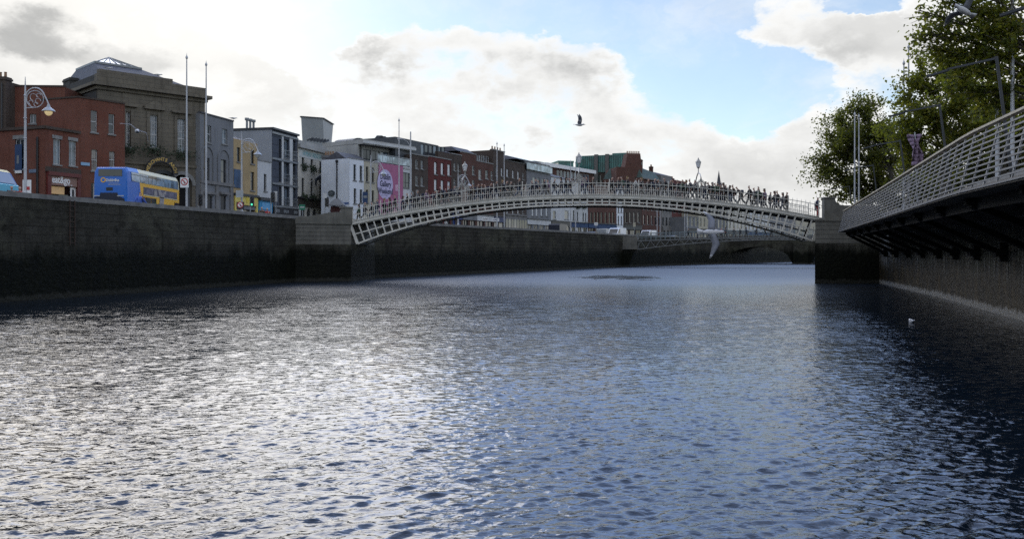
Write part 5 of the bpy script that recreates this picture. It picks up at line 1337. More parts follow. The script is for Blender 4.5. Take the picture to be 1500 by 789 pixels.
# ------------------------------------------------------------------ steel footbridge and stone bridge further up the river
M_trw = plain('white steel', (.15, .155, .15), .5, .0, var=.08)
M_conw = plain('stained concrete', (.14, .135, .115), .85, var=.25, scale=.8, streak=.5)
mbr = thing('steel_footbridge', 'slender white steel truss footbridge beyond the iron bridge', 'bridge', (40, 148, 5))
Q0 = Vector((PX(932, 160), 160.0)); QD = Vector((.86, -.18)).normalized(); QN = Vector((-QD.y, QD.x)); QL_ = 52.0
def qp(s, z, v=0): q = Q0 + QD * s + QN * v; return Vector((q.x, q.y, z))
zq0 = lambda s: 4.75 + .5 * math.sin(math.pi * s / QL_)
for v in (0, 3.6):
    mb = MB(); n = 30
    low = lambda s: zq0(s) - .35 - 1.25 * abs(1 - 2 * s / QL_) ** 2.2
    for k in range(n):
        a, b_ = QL_ * k / n, QL_ * (k + 1) / n; m_ = (a + b_) / 2
        mb.bar(qp(a, low(a), v), qp(b_, low(b_), v), .14); mb.bar(qp(a, zq0(a), v), qp(b_, zq0(b_), v), .2)
        mb.bar(qp(a, low(a), v), qp(m_, zq0(m_) - .05, v), .09); mb.bar(qp(m_, zq0(m_) - .05, v), qp(b_, low(b_), v), .09)
    mb.build('truss', M_trw, mbr)
    mb = MB()
    for h, t in ((1.15, .07), (.6, .03), (.85, .03), (.35, .03)):
        for k in range(n): mb.bar(qp(QL_ * k / n, zq0(QL_ * k / n) + .2 + h, v), qp(QL_ * (k + 1) / n, zq0(QL_ * (k + 1) / n) + .2 + h, v), t)
    for k in range(n * 2 + 1): s = QL_ * k / n / 2; mb.bar(qp(s, zq0(s) + .1, v), qp(s, zq0(s) + 1.35, v), .06)
    mb.build('railing', plain('blue grey railing', (.16, .2, .21), .5), mbr)
mb = MB(); n = 30
for k in range(n):
    a, b_ = QL_ * k / n, QL_ * (k + 1) / n
    mb.box8([qp(a, zq0(a) - .1, .12), qp(b_, zq0(b_) - .1, .12), qp(b_, zq0(b_) - .1, 3.48), qp(a, zq0(a) - .1, 3.48), qp(a, zq0(a) + .18, .12), qp(b_, zq0(b_) + .18, .12), qp(b_, zq0(b_) + .18, 3.48), qp(a, zq0(a) + .18, 3.48)])
mb.build('deck', M_soff, mbr)
ab = thing('footbridge_pier', 'stained concrete pier head carrying the left end of the steel footbridge', 'pier', (PX(912, 159), 159, 0))
def qb(s0, s1, v0, v1, z0, z1, s0b=None, s1b=None):
    s0b = s0 if s0b is None else s0b; s1b = s1 if s1b is None else s1b
    return [qp(s0b, z0, v0), qp(s1b, z0, v0), qp(s1b, z0, v1), qp(s0b, z0, v1), qp(s0, z1, v0), qp(s1, z1, v0), qp(s1, z1, v1), qp(s0, z1, v1)]
mb = MB(); mb.box8(qb(-5.4, .2, -.6, 4.4, 3.2, 5.5)); mb.build('pier_head', M_conw, ab)
mb = MB(); mb.box8(qb(-4.6, -.3, -.2, 4, -1.5, 3.197, -3.4, -1.9)); mb.build('pier_stem', M_quayL, ab)
sb_ = thing('stone_bridge', 'low stone arch bridge closing the view up the river', 'bridge', (75, 195, 0))
G0 = Vector((46, 207)); G1 = Vector((108, 180)); fG = Fac(G0, G1); zg = 5.55
gw_ = 3; ops = []
L_ = fG.L
spans = [(4.5, 19.5), (23.5, 41), (45, 60)]
n = 14; mb = MB()
us = [0]
for a, b_ in spans: us += [a + (b_ - a) * k / n for k in range(n + 1)]
us.append(L_)
def zin(u):
    for a, b_ in spans:
        if a - 1e-6 <= u <= b_ + 1e-6: return .2 + 3.7 * math.sqrt(max(0, 1 - ((u - (a + b_) / 2) / ((b_ - a) / 2)) ** 2))
    return -1.5
for u0_, u1_ in zip(us, us[1:]):
    inside = any(a - 1e-6 <= (u0_ + u1_) / 2 <= b_ + 1e-6 for a, b_ in spans)
    za, zb2 = (zin(u0_), zin(u1_)) if inside else (-1.5, -1.5)
    for o_ in (0, -12): mb.face([fG.p(u0_, za, o_), fG.p(u1_, zb2, o_), fG.p(u1_, zg, o_), fG.p(u0_, zg, o_)], 0, [(u0_, za), (u1_, zb2), (u1_, zg), (u0_, zg)])
    if inside: mb.face([fG.p(u0_, za, 0), fG.p(u0_, za, -12), fG.p(u1_, zb2, -12), fG.p(u1_, zb2, 0)])
for a, b_ in spans:
    for u in (a, b_): mb.face([fG.p(u, -1.5, 0), fG.p(u, .2, 0), fG.p(u, .2, -12), fG.p(u, -1.5, -12)])
mb.face([fG.p(0, zg, 0), fG.p(L_, zg, 0), fG.p(L_, zg, -12), fG.p(0, zg, -12)])
mb.build('arches', M_quayL, sb_)
for u_ in (21.5, 43): trim(sb_, fG, 'cutwater', u_ - 1.6, u_ + 1.6, -1.5, 4.6, .01, 1.4, M_quayL)
trim(sb_, fG, 'parapet', 0, L_, zg + .003, zg + 1.0, -.5, .15, M_conw); trim(sb_, fG, 'parapet', 0, L_, zg + .003, zg + 1.0, -12, -11.5, M_conw)
# ------------------------------------------------------------------ brick terrace behind the right bank trees
for i, (Aq, Bq, lab, hh) in enumerate([((66, 118), (53, 88), 'brown brick terrace behind the right bank trees nearest the footbridge', 13.5), ((53, 87.8), (42, 50), 'red brick terrace behind the middle right bank trees', 14.5), ((42, 49.6), (34, 14), 'dark brick terrace behind the nearest right bank trees', 14)]):
    f = Fac(Aq, Bq); n = int(f.L / 3.2); rr = thing('brick_terrace', lab, 'building', f.p(f.L / 2, STREET))
    ws = [(f.L * (k + .5) / n - .5, z, f.L * (k + .5) / n + .5, z + 1.9) for k in range(n) for z in (9.2, 12.4, 15.4)]
    wallmesh(f, 0, f.L, STREET, STREET + hh, ws, 9, .2).build('wall', [[M_brickd, M_brick, M_brickd][i], M_flat], rr)
    for w_ in ws: windowpart(rr, f, w_, 'sash')
    trim(rr, f, 'shop_fascia', .1, f.L - .1, 7.7, 8.5, .01, .16, M_dframe)
# ------------------------------------------------------------------ street lamps, flagpoles, traffic signals
M_lampg = plain('lit lamp glass', (.8, .7, .45), .3, emit=(1.0, .72, .30), es=.3)
M_lampo = plain('lamp glass', (.55, .55, .5), .25, spec=.8)
def pole_z(px, off=3.0):
    """Y of a point that stands off metres behind the left wall at that column"""
    k = (px - 750) / F
    for (xa, ya), (xb, yb) in zip(QL, QL[1:]):
        s = (xb - xa) / (yb - ya); w = math.sqrt(1 + s * s)
        Y = (xa - s * ya - off * w) / (k - s)
        if ya - 4 <= Y <= yb: return Y
    return Y
def ornate_lamp(px, label, lit=False):
    Y = pole_z(px, 2.6); x = PX(px, Y); z0 = STREET + .1
    r = thing('street_lamp', label, 'lamp', (x, Y, z0), 'ornate lamps along the left quay')
    H = 7.3
    mb = MB(); mb.lathe((x, Y, z0), ((.20, 0), (.22, .25), (.17, .4), (.17, 1.1), (.13, 1.2), (.085, 1.35), (.075, 4), (.06, H - .9), (.06, H - .4), (.09, H - .35), (.05, H - .25), (.04, H + .25), (.015, H + .75), (0, H + .8)), 10)
    for zz in (2.6, 4.4, 5.6): mb.lathe((x, Y, z0 + zz), ((.085, 0), (.105, .03), (.085, .06)), 10)
    mb.build('post', M_pole, r)
    c = Vector((x + .58, Y, z0 + H - .55)); mb = MB()
    mb.tube([c + Vector((.5 * math.cos(a), 0, .5 * math.sin(a))) for a in [2 * math.pi * k / 24 for k in range(25)]], .024, 6)
    mb.tube([c + Vector((.55 * math.cos(a) + .0, 0, .55 * math.sin(a) + .12)) for a in [math.pi * (1.0 - k / 12) for k in range(11)]] + [c + Vector((.72, 0, -.1)), c + Vector((.8, 0, -.3))], .04, 6)
    for cx, cz, rr in ((-.1, .12, .2), (.18, -.12, .16), (.05, -.3, .12), (-.25, -.2, .13), (.22, .22, .12)):
        mb.tube([c + Vector((cx + rr * math.cos(a), 0, cz + rr * math.sin(a))) for a in [2 * math.pi * k / 12 for k in range(10)]], .016, 5)
    mb.bar((x, Y, c.z - .52), c + Vector((-.1, 0, -.5)), .05); mb.build('scroll_bracket', M_pole, r)
    l = c + Vector((.8, 0, -.3)); mb = MB()
    mb.lathe(l + Vector((0, 0, -.42)), ((.36, 0), (.34, .05), (.2, .18), (.1, .26), (.06, .42), (0, .43)), 12); hd = mb.build('lamp_hood', M_gal, r)
    mb = MB(); mb.lathe(l + Vector((0, 0, -.43)), ((.22, 0), (.2, -.12), (.12, -.22), (0, -.26)), 12); mb.build('lamp_glass', M_lampg if lit else M_lampo, hd, smooth=True)
    return r, x, Y
ornate_lamp(37, 'ornate pale street lamp with lit glass before the red brick corner shop', True)
_, lx, ly = ornate_lamp(354, 'ornate scroll street lamp in front of the ochre house')
ornate_lamp(543, 'ornate scroll street lamp in front of the buff house beside the pink banner')
ornate_lamp(671, 'ornate scroll street lamp rising behind the bridge railing left of the first bridge lamp')
def flagpole(x, Y, label, ztop=17.1, z0=STREET + .1, r0=.085, grp='bare flagpoles in pairs along the quays'):
    r = thing('flagpole', label, 'flagpole', (x, Y, z0), grp); h = ztop - z0
    mb = MB(); mb.tube([(x, Y, z0), (x, Y, z0 + h * .5), (x, Y, z0 + h)], [r0, r0 * .85, r0 * .5], 8); mb.build('mast', M_pole, r)
    mb = MB(); mb.lathe((x, Y, z0 + h), ((r0 * .5, 0), (r0 * 1.1, .08), (r0 * 1.1, .16), (r0 * .3, .3), (0, .5)), 8); mb.build('finial', M_pole, r)
    mb = MB(); mb.lathe((x, Y, z0), ((r0 * 2, 0), (r0 * 2, .12), (r0 * 1.2, .2)), 8); mb.build('base_collar', M_gal, r)
    return r
for px, lab in ((273.5, 'tall bare flagpole before the market hall with a road sign low on it'), (302, 'tall bare flagpole in front of the grey rendered house'),
                (584.5, 'bare flagpole in front of the pink banner'), (728, 'bare flagpole beside the chimney pots, left of its pair'), (738.5, 'bare flagpole beside the chimney pots, right of its pair'),
                (836, 'short looking flagpole left of its pair, beside the middle bridge lamp'), (843, 'short looking flagpole right of its pair, beside the middle bridge lamp'),
                (962.5, 'far flagpole under the arch before the grey stepped house, left of its pair'), (967, 'far flagpole under the arch before the grey stepped house, right of its pair'),
                (1003, 'far flagpole under the arch before the dark red house, left of its pair'), (1006.5, 'far flagpole under the arch before the dark red house, right of its pair')):
    Y = pole_z(px, 1.4); flagpole(PX(px, Y), Y, lab, 17.1 if px < 900 else 15.0)
sl_ = thing('street_light', 'tall galvanised street light with one curved arm right of the pink banner', 'street light', (PX(601.5, pole_z(601.5, 1.6)), pole_z(601.5, 1.6), STREET))
c = sl_.location.copy(); mb = MB(); mb.tube([c, c + Vector((0, 0, 6)), c + Vector((0, 0, 11.4))], [.13, .09, .07], 8); mb.build('post', M_pole, sl_)
mb = MB(); mb.tube([c + Vector((0, 0, 9.6)), c + Vector((-.3, 0, 10.2)), c + Vector((-.8, 0, 10.55)), c + Vector((-1.1, 0, 10.6))], .035, 6); mb.box(c.x - 1.5, c.x - 1.0, c.y - .1, c.y + .1, c.z + 10.54, c.z + 10.66); mb.build('arm', M_pole, sl_)
# right bank poles
flagpole(30.2, 77.0, 'pale flagpole before the round tree at right, left of its pair', 14.7, 5.5); flagpole(30.57, 77.0, 'pale flagpole before the round tree at right, right of its pair', 14.5, 5.5)
flagpole(PX(1324, 59), 59, 'thin flagpole among the leaves at upper right, left of its pair', 15.3); flagpole(PX(1331, 59), 59, 'thin flagpole among the leaves at upper right, right of its pair', 16.4)
flagpole(PX(1461, 41), 41, 'thick pale pole among the nearest leaves, left of its pair', 17.1, r0=.1); flagpole(PX(1483, 40), 40, 'thick pale pole among the nearest leaves, right of its pair', 17.1, r0=.1)
# boardwalk lamps: canted post and arm
M_bl = plain('slate grey lamp paint', (.035, .038, .04), .6, var=.1)
def board_lamp(Y, label):
    b0 = Vector((dkx(Y) + .9, Y, ZB)); r = thing('boardwalk_lamp', label, 'lamp', b0, 'canted lamps along the boardwalk')
    t = b0 + Vector((-.45, -.05, 3.3)); e = t + Vector((-.75, 1.0, -.12))
    mb = MB(); mb.tube([b0, t], [.045, .038], 8); mb.build('post', M_bl, r)
    mb = MB(); mb.bar(t + Vector((0, 0, -.05)), e, .036, .05); a = mb.build('arm', M_bl, r)
    mb = MB(); mb.bar(e.lerp(t, .02) + Vector((0, 0, -.03)), e + (e - t).normalized() * .55 + Vector((0, 0, -.05)), .1, .05); mb.build('lamp_head', M_bl, a)
board_lamp(22.4, 'canted boardwalk lamp among dark leaves by the thick poles'); board_lamp(29.5, 'canted boardwalk lamp reaching over the rail beside the purple cloth')
board_lamp(39, 'canted boardwalk lamp half way along the mesh railing'); board_lamp(50, 'canted boardwalk lamp close to the round tree'); board_lamp(66, 'small canted boardwalk lamp at the far end by the abutment'); board_lamp(16.3, 'nearest canted boardwalk lamp, its head at the right picture edge')
pc = thing('cloth_banner', 'crumpled purple cloth hanging from a pole above the mesh railing', 'banner', P(1341, 220, 34)); c = P(1341, 205, 34)
mb = MB(); 
for j in range(8):
    for i in range(6):
        def g(i, j): 
            w = .55 - .28 * math.sin(min(1, j / 5) * math.pi * .8) ; return c + Vector(((i / 6 - .5) * w * 1.1 + .07 * j * .3 - .05, .12 * math.sin(i * 2.1 + j), .2 - j * .15 + .03 * math.sin(i * 1.7)))
        mb.face([g(i, j), g(i + 1, j), g(i + 1, j + 1), g(i, j + 1)])
o = mb.build('cloth', plain('purple cloth', (.20, .14, .20), .85), pc, smooth=True); s = o.modifiers.new('thick', 'SOLIDIFY'); s.thickness = .01
mb = MB(); mb.tube([c + Vector((.1, .05, -2.6)), c + Vector((0, .05, .3))], .025, 6); mb.build('pole', M_gal, pc)

def traffic_signal(px, py, off, label, lit=None, height=2.75, board=False):
    Y = pole_z(px, off); x = PX(px, Y); z0 = STREET + .1; zt = ZZ(py, Y)
    r = thing('traffic_signal', label, 'traffic light', (x, Y, z0), 'traffic lights along the left quay')
    mb = MB(); mb.tube([(x, Y, z0), (x, Y, zt + .45)], .055, 8); mb.build('post', M_gal, r)
    mb = MB(); mb.box(x + .06, x + .36, Y - .14, Y + .1, zt - .5, zt + .5); h = mb.build('signal_head', M_black, r)
    for k in range(3):
        mb = MB(); zc = zt + .3 - .3 * k; m_ = plain('signal lens', (.05, .05, .05), .3)
        if lit == k: m_ = plain('signal lens %d' % k, (.1, .5, .3) if k == 2 else (.5, .05, .03), .3, emit=(.1, 1, .55) if k == 2 else (1, .08, .04), es=1.2)
        mb.tube([(x + .21, Y - .142, zc), (x + .21, Y - .16, zc)], .1, 10); mb.build('lens', m_, h)
        mb = MB(); mb.tube([(x + .21, Y - .142, zc + .02), (x + .21, Y - .3, zc)], .115, 10, caps=False); mb.build('visor', M_black, h)
traffic_signal(290.5, 293, 6.5, 'traffic light between the two tall flagpoles')
traffic_signal(366.5, 295, 7, 'traffic light showing green in front of the yellow shopfront', 2)
traffic_signal(397, 289, 5, 'traffic light before the blue shopfront')
traffic_signal(476.5, 296, 5, 'traffic light beside the hanging pub sign')
def plate_sign(px, py, off, w, h, label, mat, mark=None, roundel=False, pole=True, name='road_sign', ztop=None):
    Y = pole_z(px, off); x = PX(px, Y); zc = ZZ(py, Y); r = thing(name, label, 'sign', (x, Y, STREET + .1)); f = Fac((x - 1, Y - .1), (x + 1, Y - .1)); 
    if pole: mb = MB(); mb.tube([(x, Y, STREET + .1), (x, Y, zc + h / 2)], .04, 6); mb.build('post', M_gal, r)
    trim(r, f, 'plate', 1 - w / 2, 1 + w / 2, zc - h / 2, zc + h / 2, 0, .03, mat)
    if roundel:
        for rr, mt, o_ in ((.27, plain('sign red', (.42, .03, .03), .5), .034), (.2, M_white, .038)):
            mb = MB(); mb.face([f.p(1 + rr * math.cos(2 * math.pi * k / 20), zc + .05 + rr * math.sin(2 * math.pi * k / 20), o_) for k in range(20)]); mb.build('ring' if rr > .25 else 'disc', mt, r)
        mb = MB(); mb.bar(f.p(1 - .17, zc + .22, .042), f.p(1 + .17, zc - .12, .042), .06, .01, up=Vector((0, 1, 0))); mb.build('bar', MATS['sign red'], r)
        mb = MB(); fbox(mb, f, .97, 1.03, zc - .1, zc + .12, .039, .041); fbox(mb, f, .9, 1.0, zc + .08, zc + .14, .039, .041); mb.build('arrow', M_black, r)
    if mark: trim(r, f, 'marking', 1 - w * .35, 1 + w * .35, zc - h * .1, zc + h * .1, .032, .036, mark)
plate_sign(271, 267.5, 1.25, .62, .75, 'white no turn sign with a red ring low on the tall flagpole', M_white, roundel=True, pole=False)
plate_sign(352.6, 301, 2.5, .66, .6, 'dark no turn sign with a white disc on the ornate lamp by the yellow shop', M_black, roundel=True, pole=False)
plate_sign(351.6, 284, 2.5, .62, .6, 'plain grey sign back on the ornate lamp by the yellow shop', M_gal, pole=False)
plate_sign(404, 288, 4.9, .35, 1.0, 'blank pale sign board beside the traffic light before the blue shop', M_whitel)
plate_sign(443, 303.5, 6, .6, .55, 'small green sign before the arched pub windows', plain('sign green', (.015, .16, .09), .5), M_whitel)
plate_sign(476, 287, 5, .4, .5, 'back of a white sign above the traffic light by the pub sign', M_whitel)
plate_sign(711, 321, 9, 1.0, .5, 'white shop sign under the arch left of the flagpole pair', M_white, M_dframe)
plate_sign(726, 322, 9, 1.1, .5, 'white and blue sign under the arch beside the flagpole', M_white, M_navy)
plate_sign(873, 328, 9, .7, .6, 'white panel sign under the arch before the brown house', M_white, M_gal)
plate_sign(929, 329, 4, .5, .9, 'small cream notice board by the concrete pier head', M_creamd)
plate_sign(41, 276, 2.55, .5, 1.0, 'white notice plate with red mark strapped to the nearest ornate lamp', M_white, plain('sign red', (.42, .03, .03), .5), pole=False)
# food stall canopy by the bridge foot
st = thing('food_stall', 'small market stall with a pale canopy and dark counter by the bridge foot', 'stall', (PX(494, 98), 98, STREET)); x, y = PX(494, 98), 98
mb = MB(); mb.box8([Vector(q) for q in ((x - .9, y - .8, STREET + 3.0), (x + .9, y - .8, STREET + 3.0), (x + .9, y + .8, STREET + 3.0), (x - .9, y + .8, STREET + 3.0), (x - .25, y - .3, STREET + 3.75), (x + .25, y - .3, STREET + 3.75), (x + .25, y + .3, STREET + 3.75), (x - .25, y + .3, STREET + 3.75))]); mb.build('canopy', M_greyr, st)
mb = MB(); mb.box(x - .85, x + .85, y - .7, y + .7, STREET + .1, STREET + 1.0); mb.build('counter', M_dframe, st)
mb = MB(); mb.box(x - .85, x + .85, y + .55, y + .7, STREET + 1.0, STREET + 2.95); mb.build('back_panel', plain('stall panel', (.10, .03, .03), .7), st)
for sx_ in (-.8, .8):
    mb = MB(); mb.bar((x + sx_, y - .65, STREET + .1), (x + sx_, y - .65, STREET + 3.0), .05); mb.build('post', M_gal, st)

# ------------------------------------------------------------------ vehicles
def wheel(parent, c, r, w, axis):
    c = Vector(c); ax = Vector(axis).normalized()
    mb = MB(); mb.tube([c - ax * w / 2, c - ax * w * .4, c + ax * w * .4, c + ax * w / 2], [r * .92, r, r, r * .92], 20); o = mb.build('wheel', plain('tyre rubber', (.02, .02, .02), .9), parent)
    mb = MB(); mb.tube([c + ax * w * .5, c + ax * (w * .5 + .015)], [r * .6, r * .55], 16); mb.tube([c - ax * w * .5, c - ax * (w * .5 + .015)], [r * .6, r * .55], 16); mb.build('rim', M_gal, o)
M_blue = plain('bus blue', (.012, .13, .50), .3, var=.05, spec=.6)
M_byel = plain('bus yellow', (.78, .42, .012), .3, var=.05, spec=.6)
M_bcream = plain('bus cream', (.66, .58, .33), .35, var=.05)
M_bglass = glassy('bus side glass', (.16, .24, .30), .08, 1.0)
M_bdark = glassy('bus dark glass', (.012, .013, .015), .08, .9)
def bus():
    X0, X1, Y0, Yn = PX(136.5, 67), PX(187, 67), 67.0, 77.6; zr = STREET; H = 4.35
    r = thing('double_decker_bus', 'blue and yellow double decker bus parked by the market hall', 'bus', ((X0 + X1) / 2, (Y0 + Yn) / 2, zr))
    # section across the bus, lofted along it
    def sec(y, inx=0, dz=0):
        pts = [(X0 + inx, .35), (X1 - inx, .35), (X1 - inx, 2.2), (X1 - inx, 3.27), (X1 - .05 - inx, H - .3 - dz), (X1 - .2 - inx, H - dz), (X0 + .2 + inx, H - dz), (X0 + .05 + inx, H - .3 - dz), (X0 + inx, 3.27), (X0 + inx, 2.2)]
        return [Vector((x, y, zr + z)) for x, z in pts]
    secs = [(Y0 + .0, .12, .25), (Y0 + .06, .05, .1), (Y0 + .3, .01, .02), (Y0 + 2.1, 0, 0), (Yn - .6, 0, 0.03), (Yn - .15, .04, .1), (Yn, .14, .3)]
    mb = MB(); n = 10
    for (ya, ia, da), (yb, ib, db_) in zip(secs, secs[1:]):
        A, B = sec(ya, ia, da), sec(yb, ib, db_)
        for k in range(n):
            k2 = (k + 1) % n; m = 0
            if ya >= Y0 + 2.0: m = 1 if k in (1, 2, 8, 9) else 2
            mb.face([A[k], A[k2], B[k2], B[k]], m)
    mb.face(list(reversed(sec(*secs[0]))), 0); mb.face(sec(*secs[-1]), 1)
    mb.build('body', [M_blue, M_byel, M_bcream], r)
    fs = Fac((X1 + .0, Y0 + .1), (X1 + .0, Yn)); L_ = fs.L   # nearside wall seen from the river: u runs away from the rear
    # slanted blue sweep into the yellow
    mb = MB(); mb.prism([(1.9, zr + .35), (2.75, zr + .35), (2.05, zr + 3.26), (1.9, zr + 3.26)], fs.p, .0, .006); mb.build('livery_sweep', M_blue, r)
    nW = 6; u = .55
    for k in range(nW):
        w = (L_ - 1.0) / nW; a = u + k * w + .04; b_ = u + (k + 1) * w - .04
        mb = MB(); lean = lambda z: .012 - .055 * max(0, z - 3.2)
        mb.prism([(a, zr + 3.3), (b_, zr + 3.3), (b_, zr + 4.0), (a, zr + 4.0)], lambda uu, z, o: fs.p(uu, z, lean(z - zr) + o), .012, .022); wn_ = mb.build('side_window', M_bglass, r)
        if k in (0, 1, 3): mb = MB(); mb.prism([(a + .05, zr + 3.8), (b_ - .05, zr + 3.8), (b_ - .05, zr + 3.84), (a + .05, zr + 3.84)], lambda uu, z, o: fs.p(uu, z, lean(z - zr) + o), .023, .03); mb.build('vent_bar', M_dframe, wn_)
        if k == 2: mb = MB(); mb.prism([(a + .03, zr + 3.78), (b_ - .03, zr + 3.78), (b_ - .03, zr + 3.97), (a + .03, zr + 3.97)], lambda uu, z, o: fs.p(uu, z, lean(z - zr) + o), .023, .03); mb.build('open_vent', M_bdark, wn_)
    ad = trim(r, fs, 'advert_panel', 2.75, L_ - .75, zr + 2.4, zr + 3.0, .008, .014, plain('grey violet advert', (.11, .10, .13), .6, var=.5, scale=2.5))
    trim(r, fs, 'advert_edge', 2.7, L_ - .7, zr + 2.33, zr + 2.395, .008, .02, M_bcream)
    mb = MB(); mb.prism([(5.9, zr + 1.3), (6.7, zr + 1.3), (6.9, zr + 2.4), (7.4, zr + 2.95), (6.9, zr + 2.9), (6.5, zr + 2.7), (6.0, zr + 3.0), (5.6, zr + 2.95), (5.95, zr + 2.4)], fs.p, .015, .02); mb.build('advert_figure', plain('pale advert figure', (.30, .27, .25), .7, var=.4, scale=4), ad)
    mb = MB(); mb.prism([(4.8, zr + 2.42), (5.4, zr + 2.42), (5.35, zr + 2.85), (5.1, zr + 2.97), (4.9, zr + 2.85)], fs.p, .015, .02); mb.build('advert_figure', MATS['pale advert figure'], ad)
    for a, b_ in ((2.2, 3.1), (3.16, 4.2), (4.26, 5.3)):
        trim(r, fs, 'lower_window', a, b_, zr + 1.5, zr + 2.2, .004, .012, M_bdark)
    trim(r, fs, 'door', L_ - 1.35, L_ - .25, zr + .4, zr + 2.1, .004, .014, M_bdark)
    fb = Fac((X0, Y0), (X1, Y0))
    trim(r, fb, 'rear_upper_window', .42, fb.L - .42, zr + 3.62, zr + 4.14, .0, .035, M_bdark)
    trim(r, fb, 'rear_grille', 1.0, 1.5, zr + 2.5, zr + 2.76, 0, .02, M_black)
    mb = MB(); mb.prism([(.1, zr + .45), (2.45, zr + .45), (2.4, zr + 1.9), (1.95, zr + 2.06), (1.85, zr + 2.35), (.55, zr + 2.35), (.5, zr + 2.06), (.1, zr + 2.0)], fb.p, 0, .02); mb.build('engine_cover', plain('engine cover navy', (.012, .014, .03), .5), r)
    trim(r, fb, 'bumper_strip', .05, .52, zr + 2.07, zr + 2.14, .0, .04, M_whitel); trim(r, fb, 'bumper_strip', 1.85, 2.35, zr + 2.07, zr + 2.14, 0, .04, M_whitel)
    mb = MB(); cx, cz = .78, zr + 3.32
    for rr, m_, o_ in ((.2, 0, .022), (.12, 1, .028)):
        mb.face([fb.p(cx + rr * math.cos(2 * math.pi * k / 18), cz + rr * math.sin(2 * math.pi * k / 18), o_) for k in range(18)], m_)
    lg = mb.build('roundel', [M_byel, M_blue], r)
    text_mesh('DublinBus', .3, on_fac(fb, 1.5, zr + 3.3, .022, .82), M_white, lg, bold=.006)
    for k in range(2): trim(lg, fb, 'small_print', 1.15, 1.95 + .15 * k, zr + 3.05 - .1 * k, zr + 3.08 - .1 * k, .0, .012, M_whitel)
    for sx_ in (.12, fb.L - .34):
        trim(r, fb, 'tail_light', sx_, sx_ + .22, zr + 1.15, zr + 1.6, 0, .03, plain('tail light red', (.3, .02, .02), .3))
    trim(r, fb, 'number_plate', 1.0, 1.5, zr + .5, zr + .62, .02, .03, M_byel)
    for yy in (Y0 + 2.6, Yn - 1.9):
        for xx in (X0 + .2, X1 - .14): wheel(r, (xx, yy, zr + .48), .48, .28, (1, 0, 0))
bus()
def coach():
    x1, y = PX(11.5, 56), 56.0; x0 = x1 - 8.0; zr = STREET; r = thing('coach', 'light blue coach with dark windscreen cut off by the left picture edge', 'bus', ((x0 + x1) / 2, y, zr))
    fs = Fac((x0, y - 1.2), (x1, y - 1.2)); L_ = fs.L
    def pr(poly, o0, o1, nm, mat): mb = MB(); mb.prism(poly, fs.p, o0, o1); return mb.build(nm, mat, r)
    pr([(0, zr + .3), (L_, zr + .3), (L_ + .02, zr + 2.1), (L_ - .05, zr + 2.16), (0, zr + 2.16)], -2.4, 0, 'lower_body', plain('coach pale blue', (.12, .45, .58), .45, var=.05))
    pr([(0, zr + 2.163), (L_ - .06, zr + 2.163), (L_ - .5, zr + 2.95), (0, zr + 2.95)], -2.38, -.02, 'upper_body', plain('coach blue', (.03, .09, .28), .5, var=.05))
    pr([(0, zr + 2.953), (L_ - .5, zr + 2.953), (L_ - .75, zr + 3.13), (0, zr + 3.15)], -2.36, -.04, 'roof', plain('coach yellow', (.55, .47, .2), .5))
    for k in range(5): pr([(.4 + k * 1.4, zr + 2.25), (1.7 + k * 1.4, zr + 2.25), (1.7 + k * 1.4, zr + 2.85), (.4 + k * 1.4, zr + 2.85)], -.019, -.01, 'side_window', M_bdark)
    mb = MB(); mb.face([fs.p(L_ - .04, zr + 2.2, -.15), fs.p(L_ - .04, zr + 2.2, -2.25), fs.p(L_ - .46, zr + 2.9, -2.2), fs.p(L_ - .46, zr + 2.9, -.2)]); mb.build('windscreen', M_bdark, r)
    pr([(L_ - .02, zr + .8), (L_ + .05, zr + .8), (L_ + .05, zr + 1.0), (L_ - .02, zr + 1.0)], -.45, -.1, 'headlight', M_white)
    for uu in (1.6, L_ - 1.5): wheel(r, fs.p(uu, zr + .46, -.12), .46, .26, (0, 1, 0)); wheel(r, fs.p(uu, zr + .46, -2.28), .46, .26, (0, 1, 0))
coach()
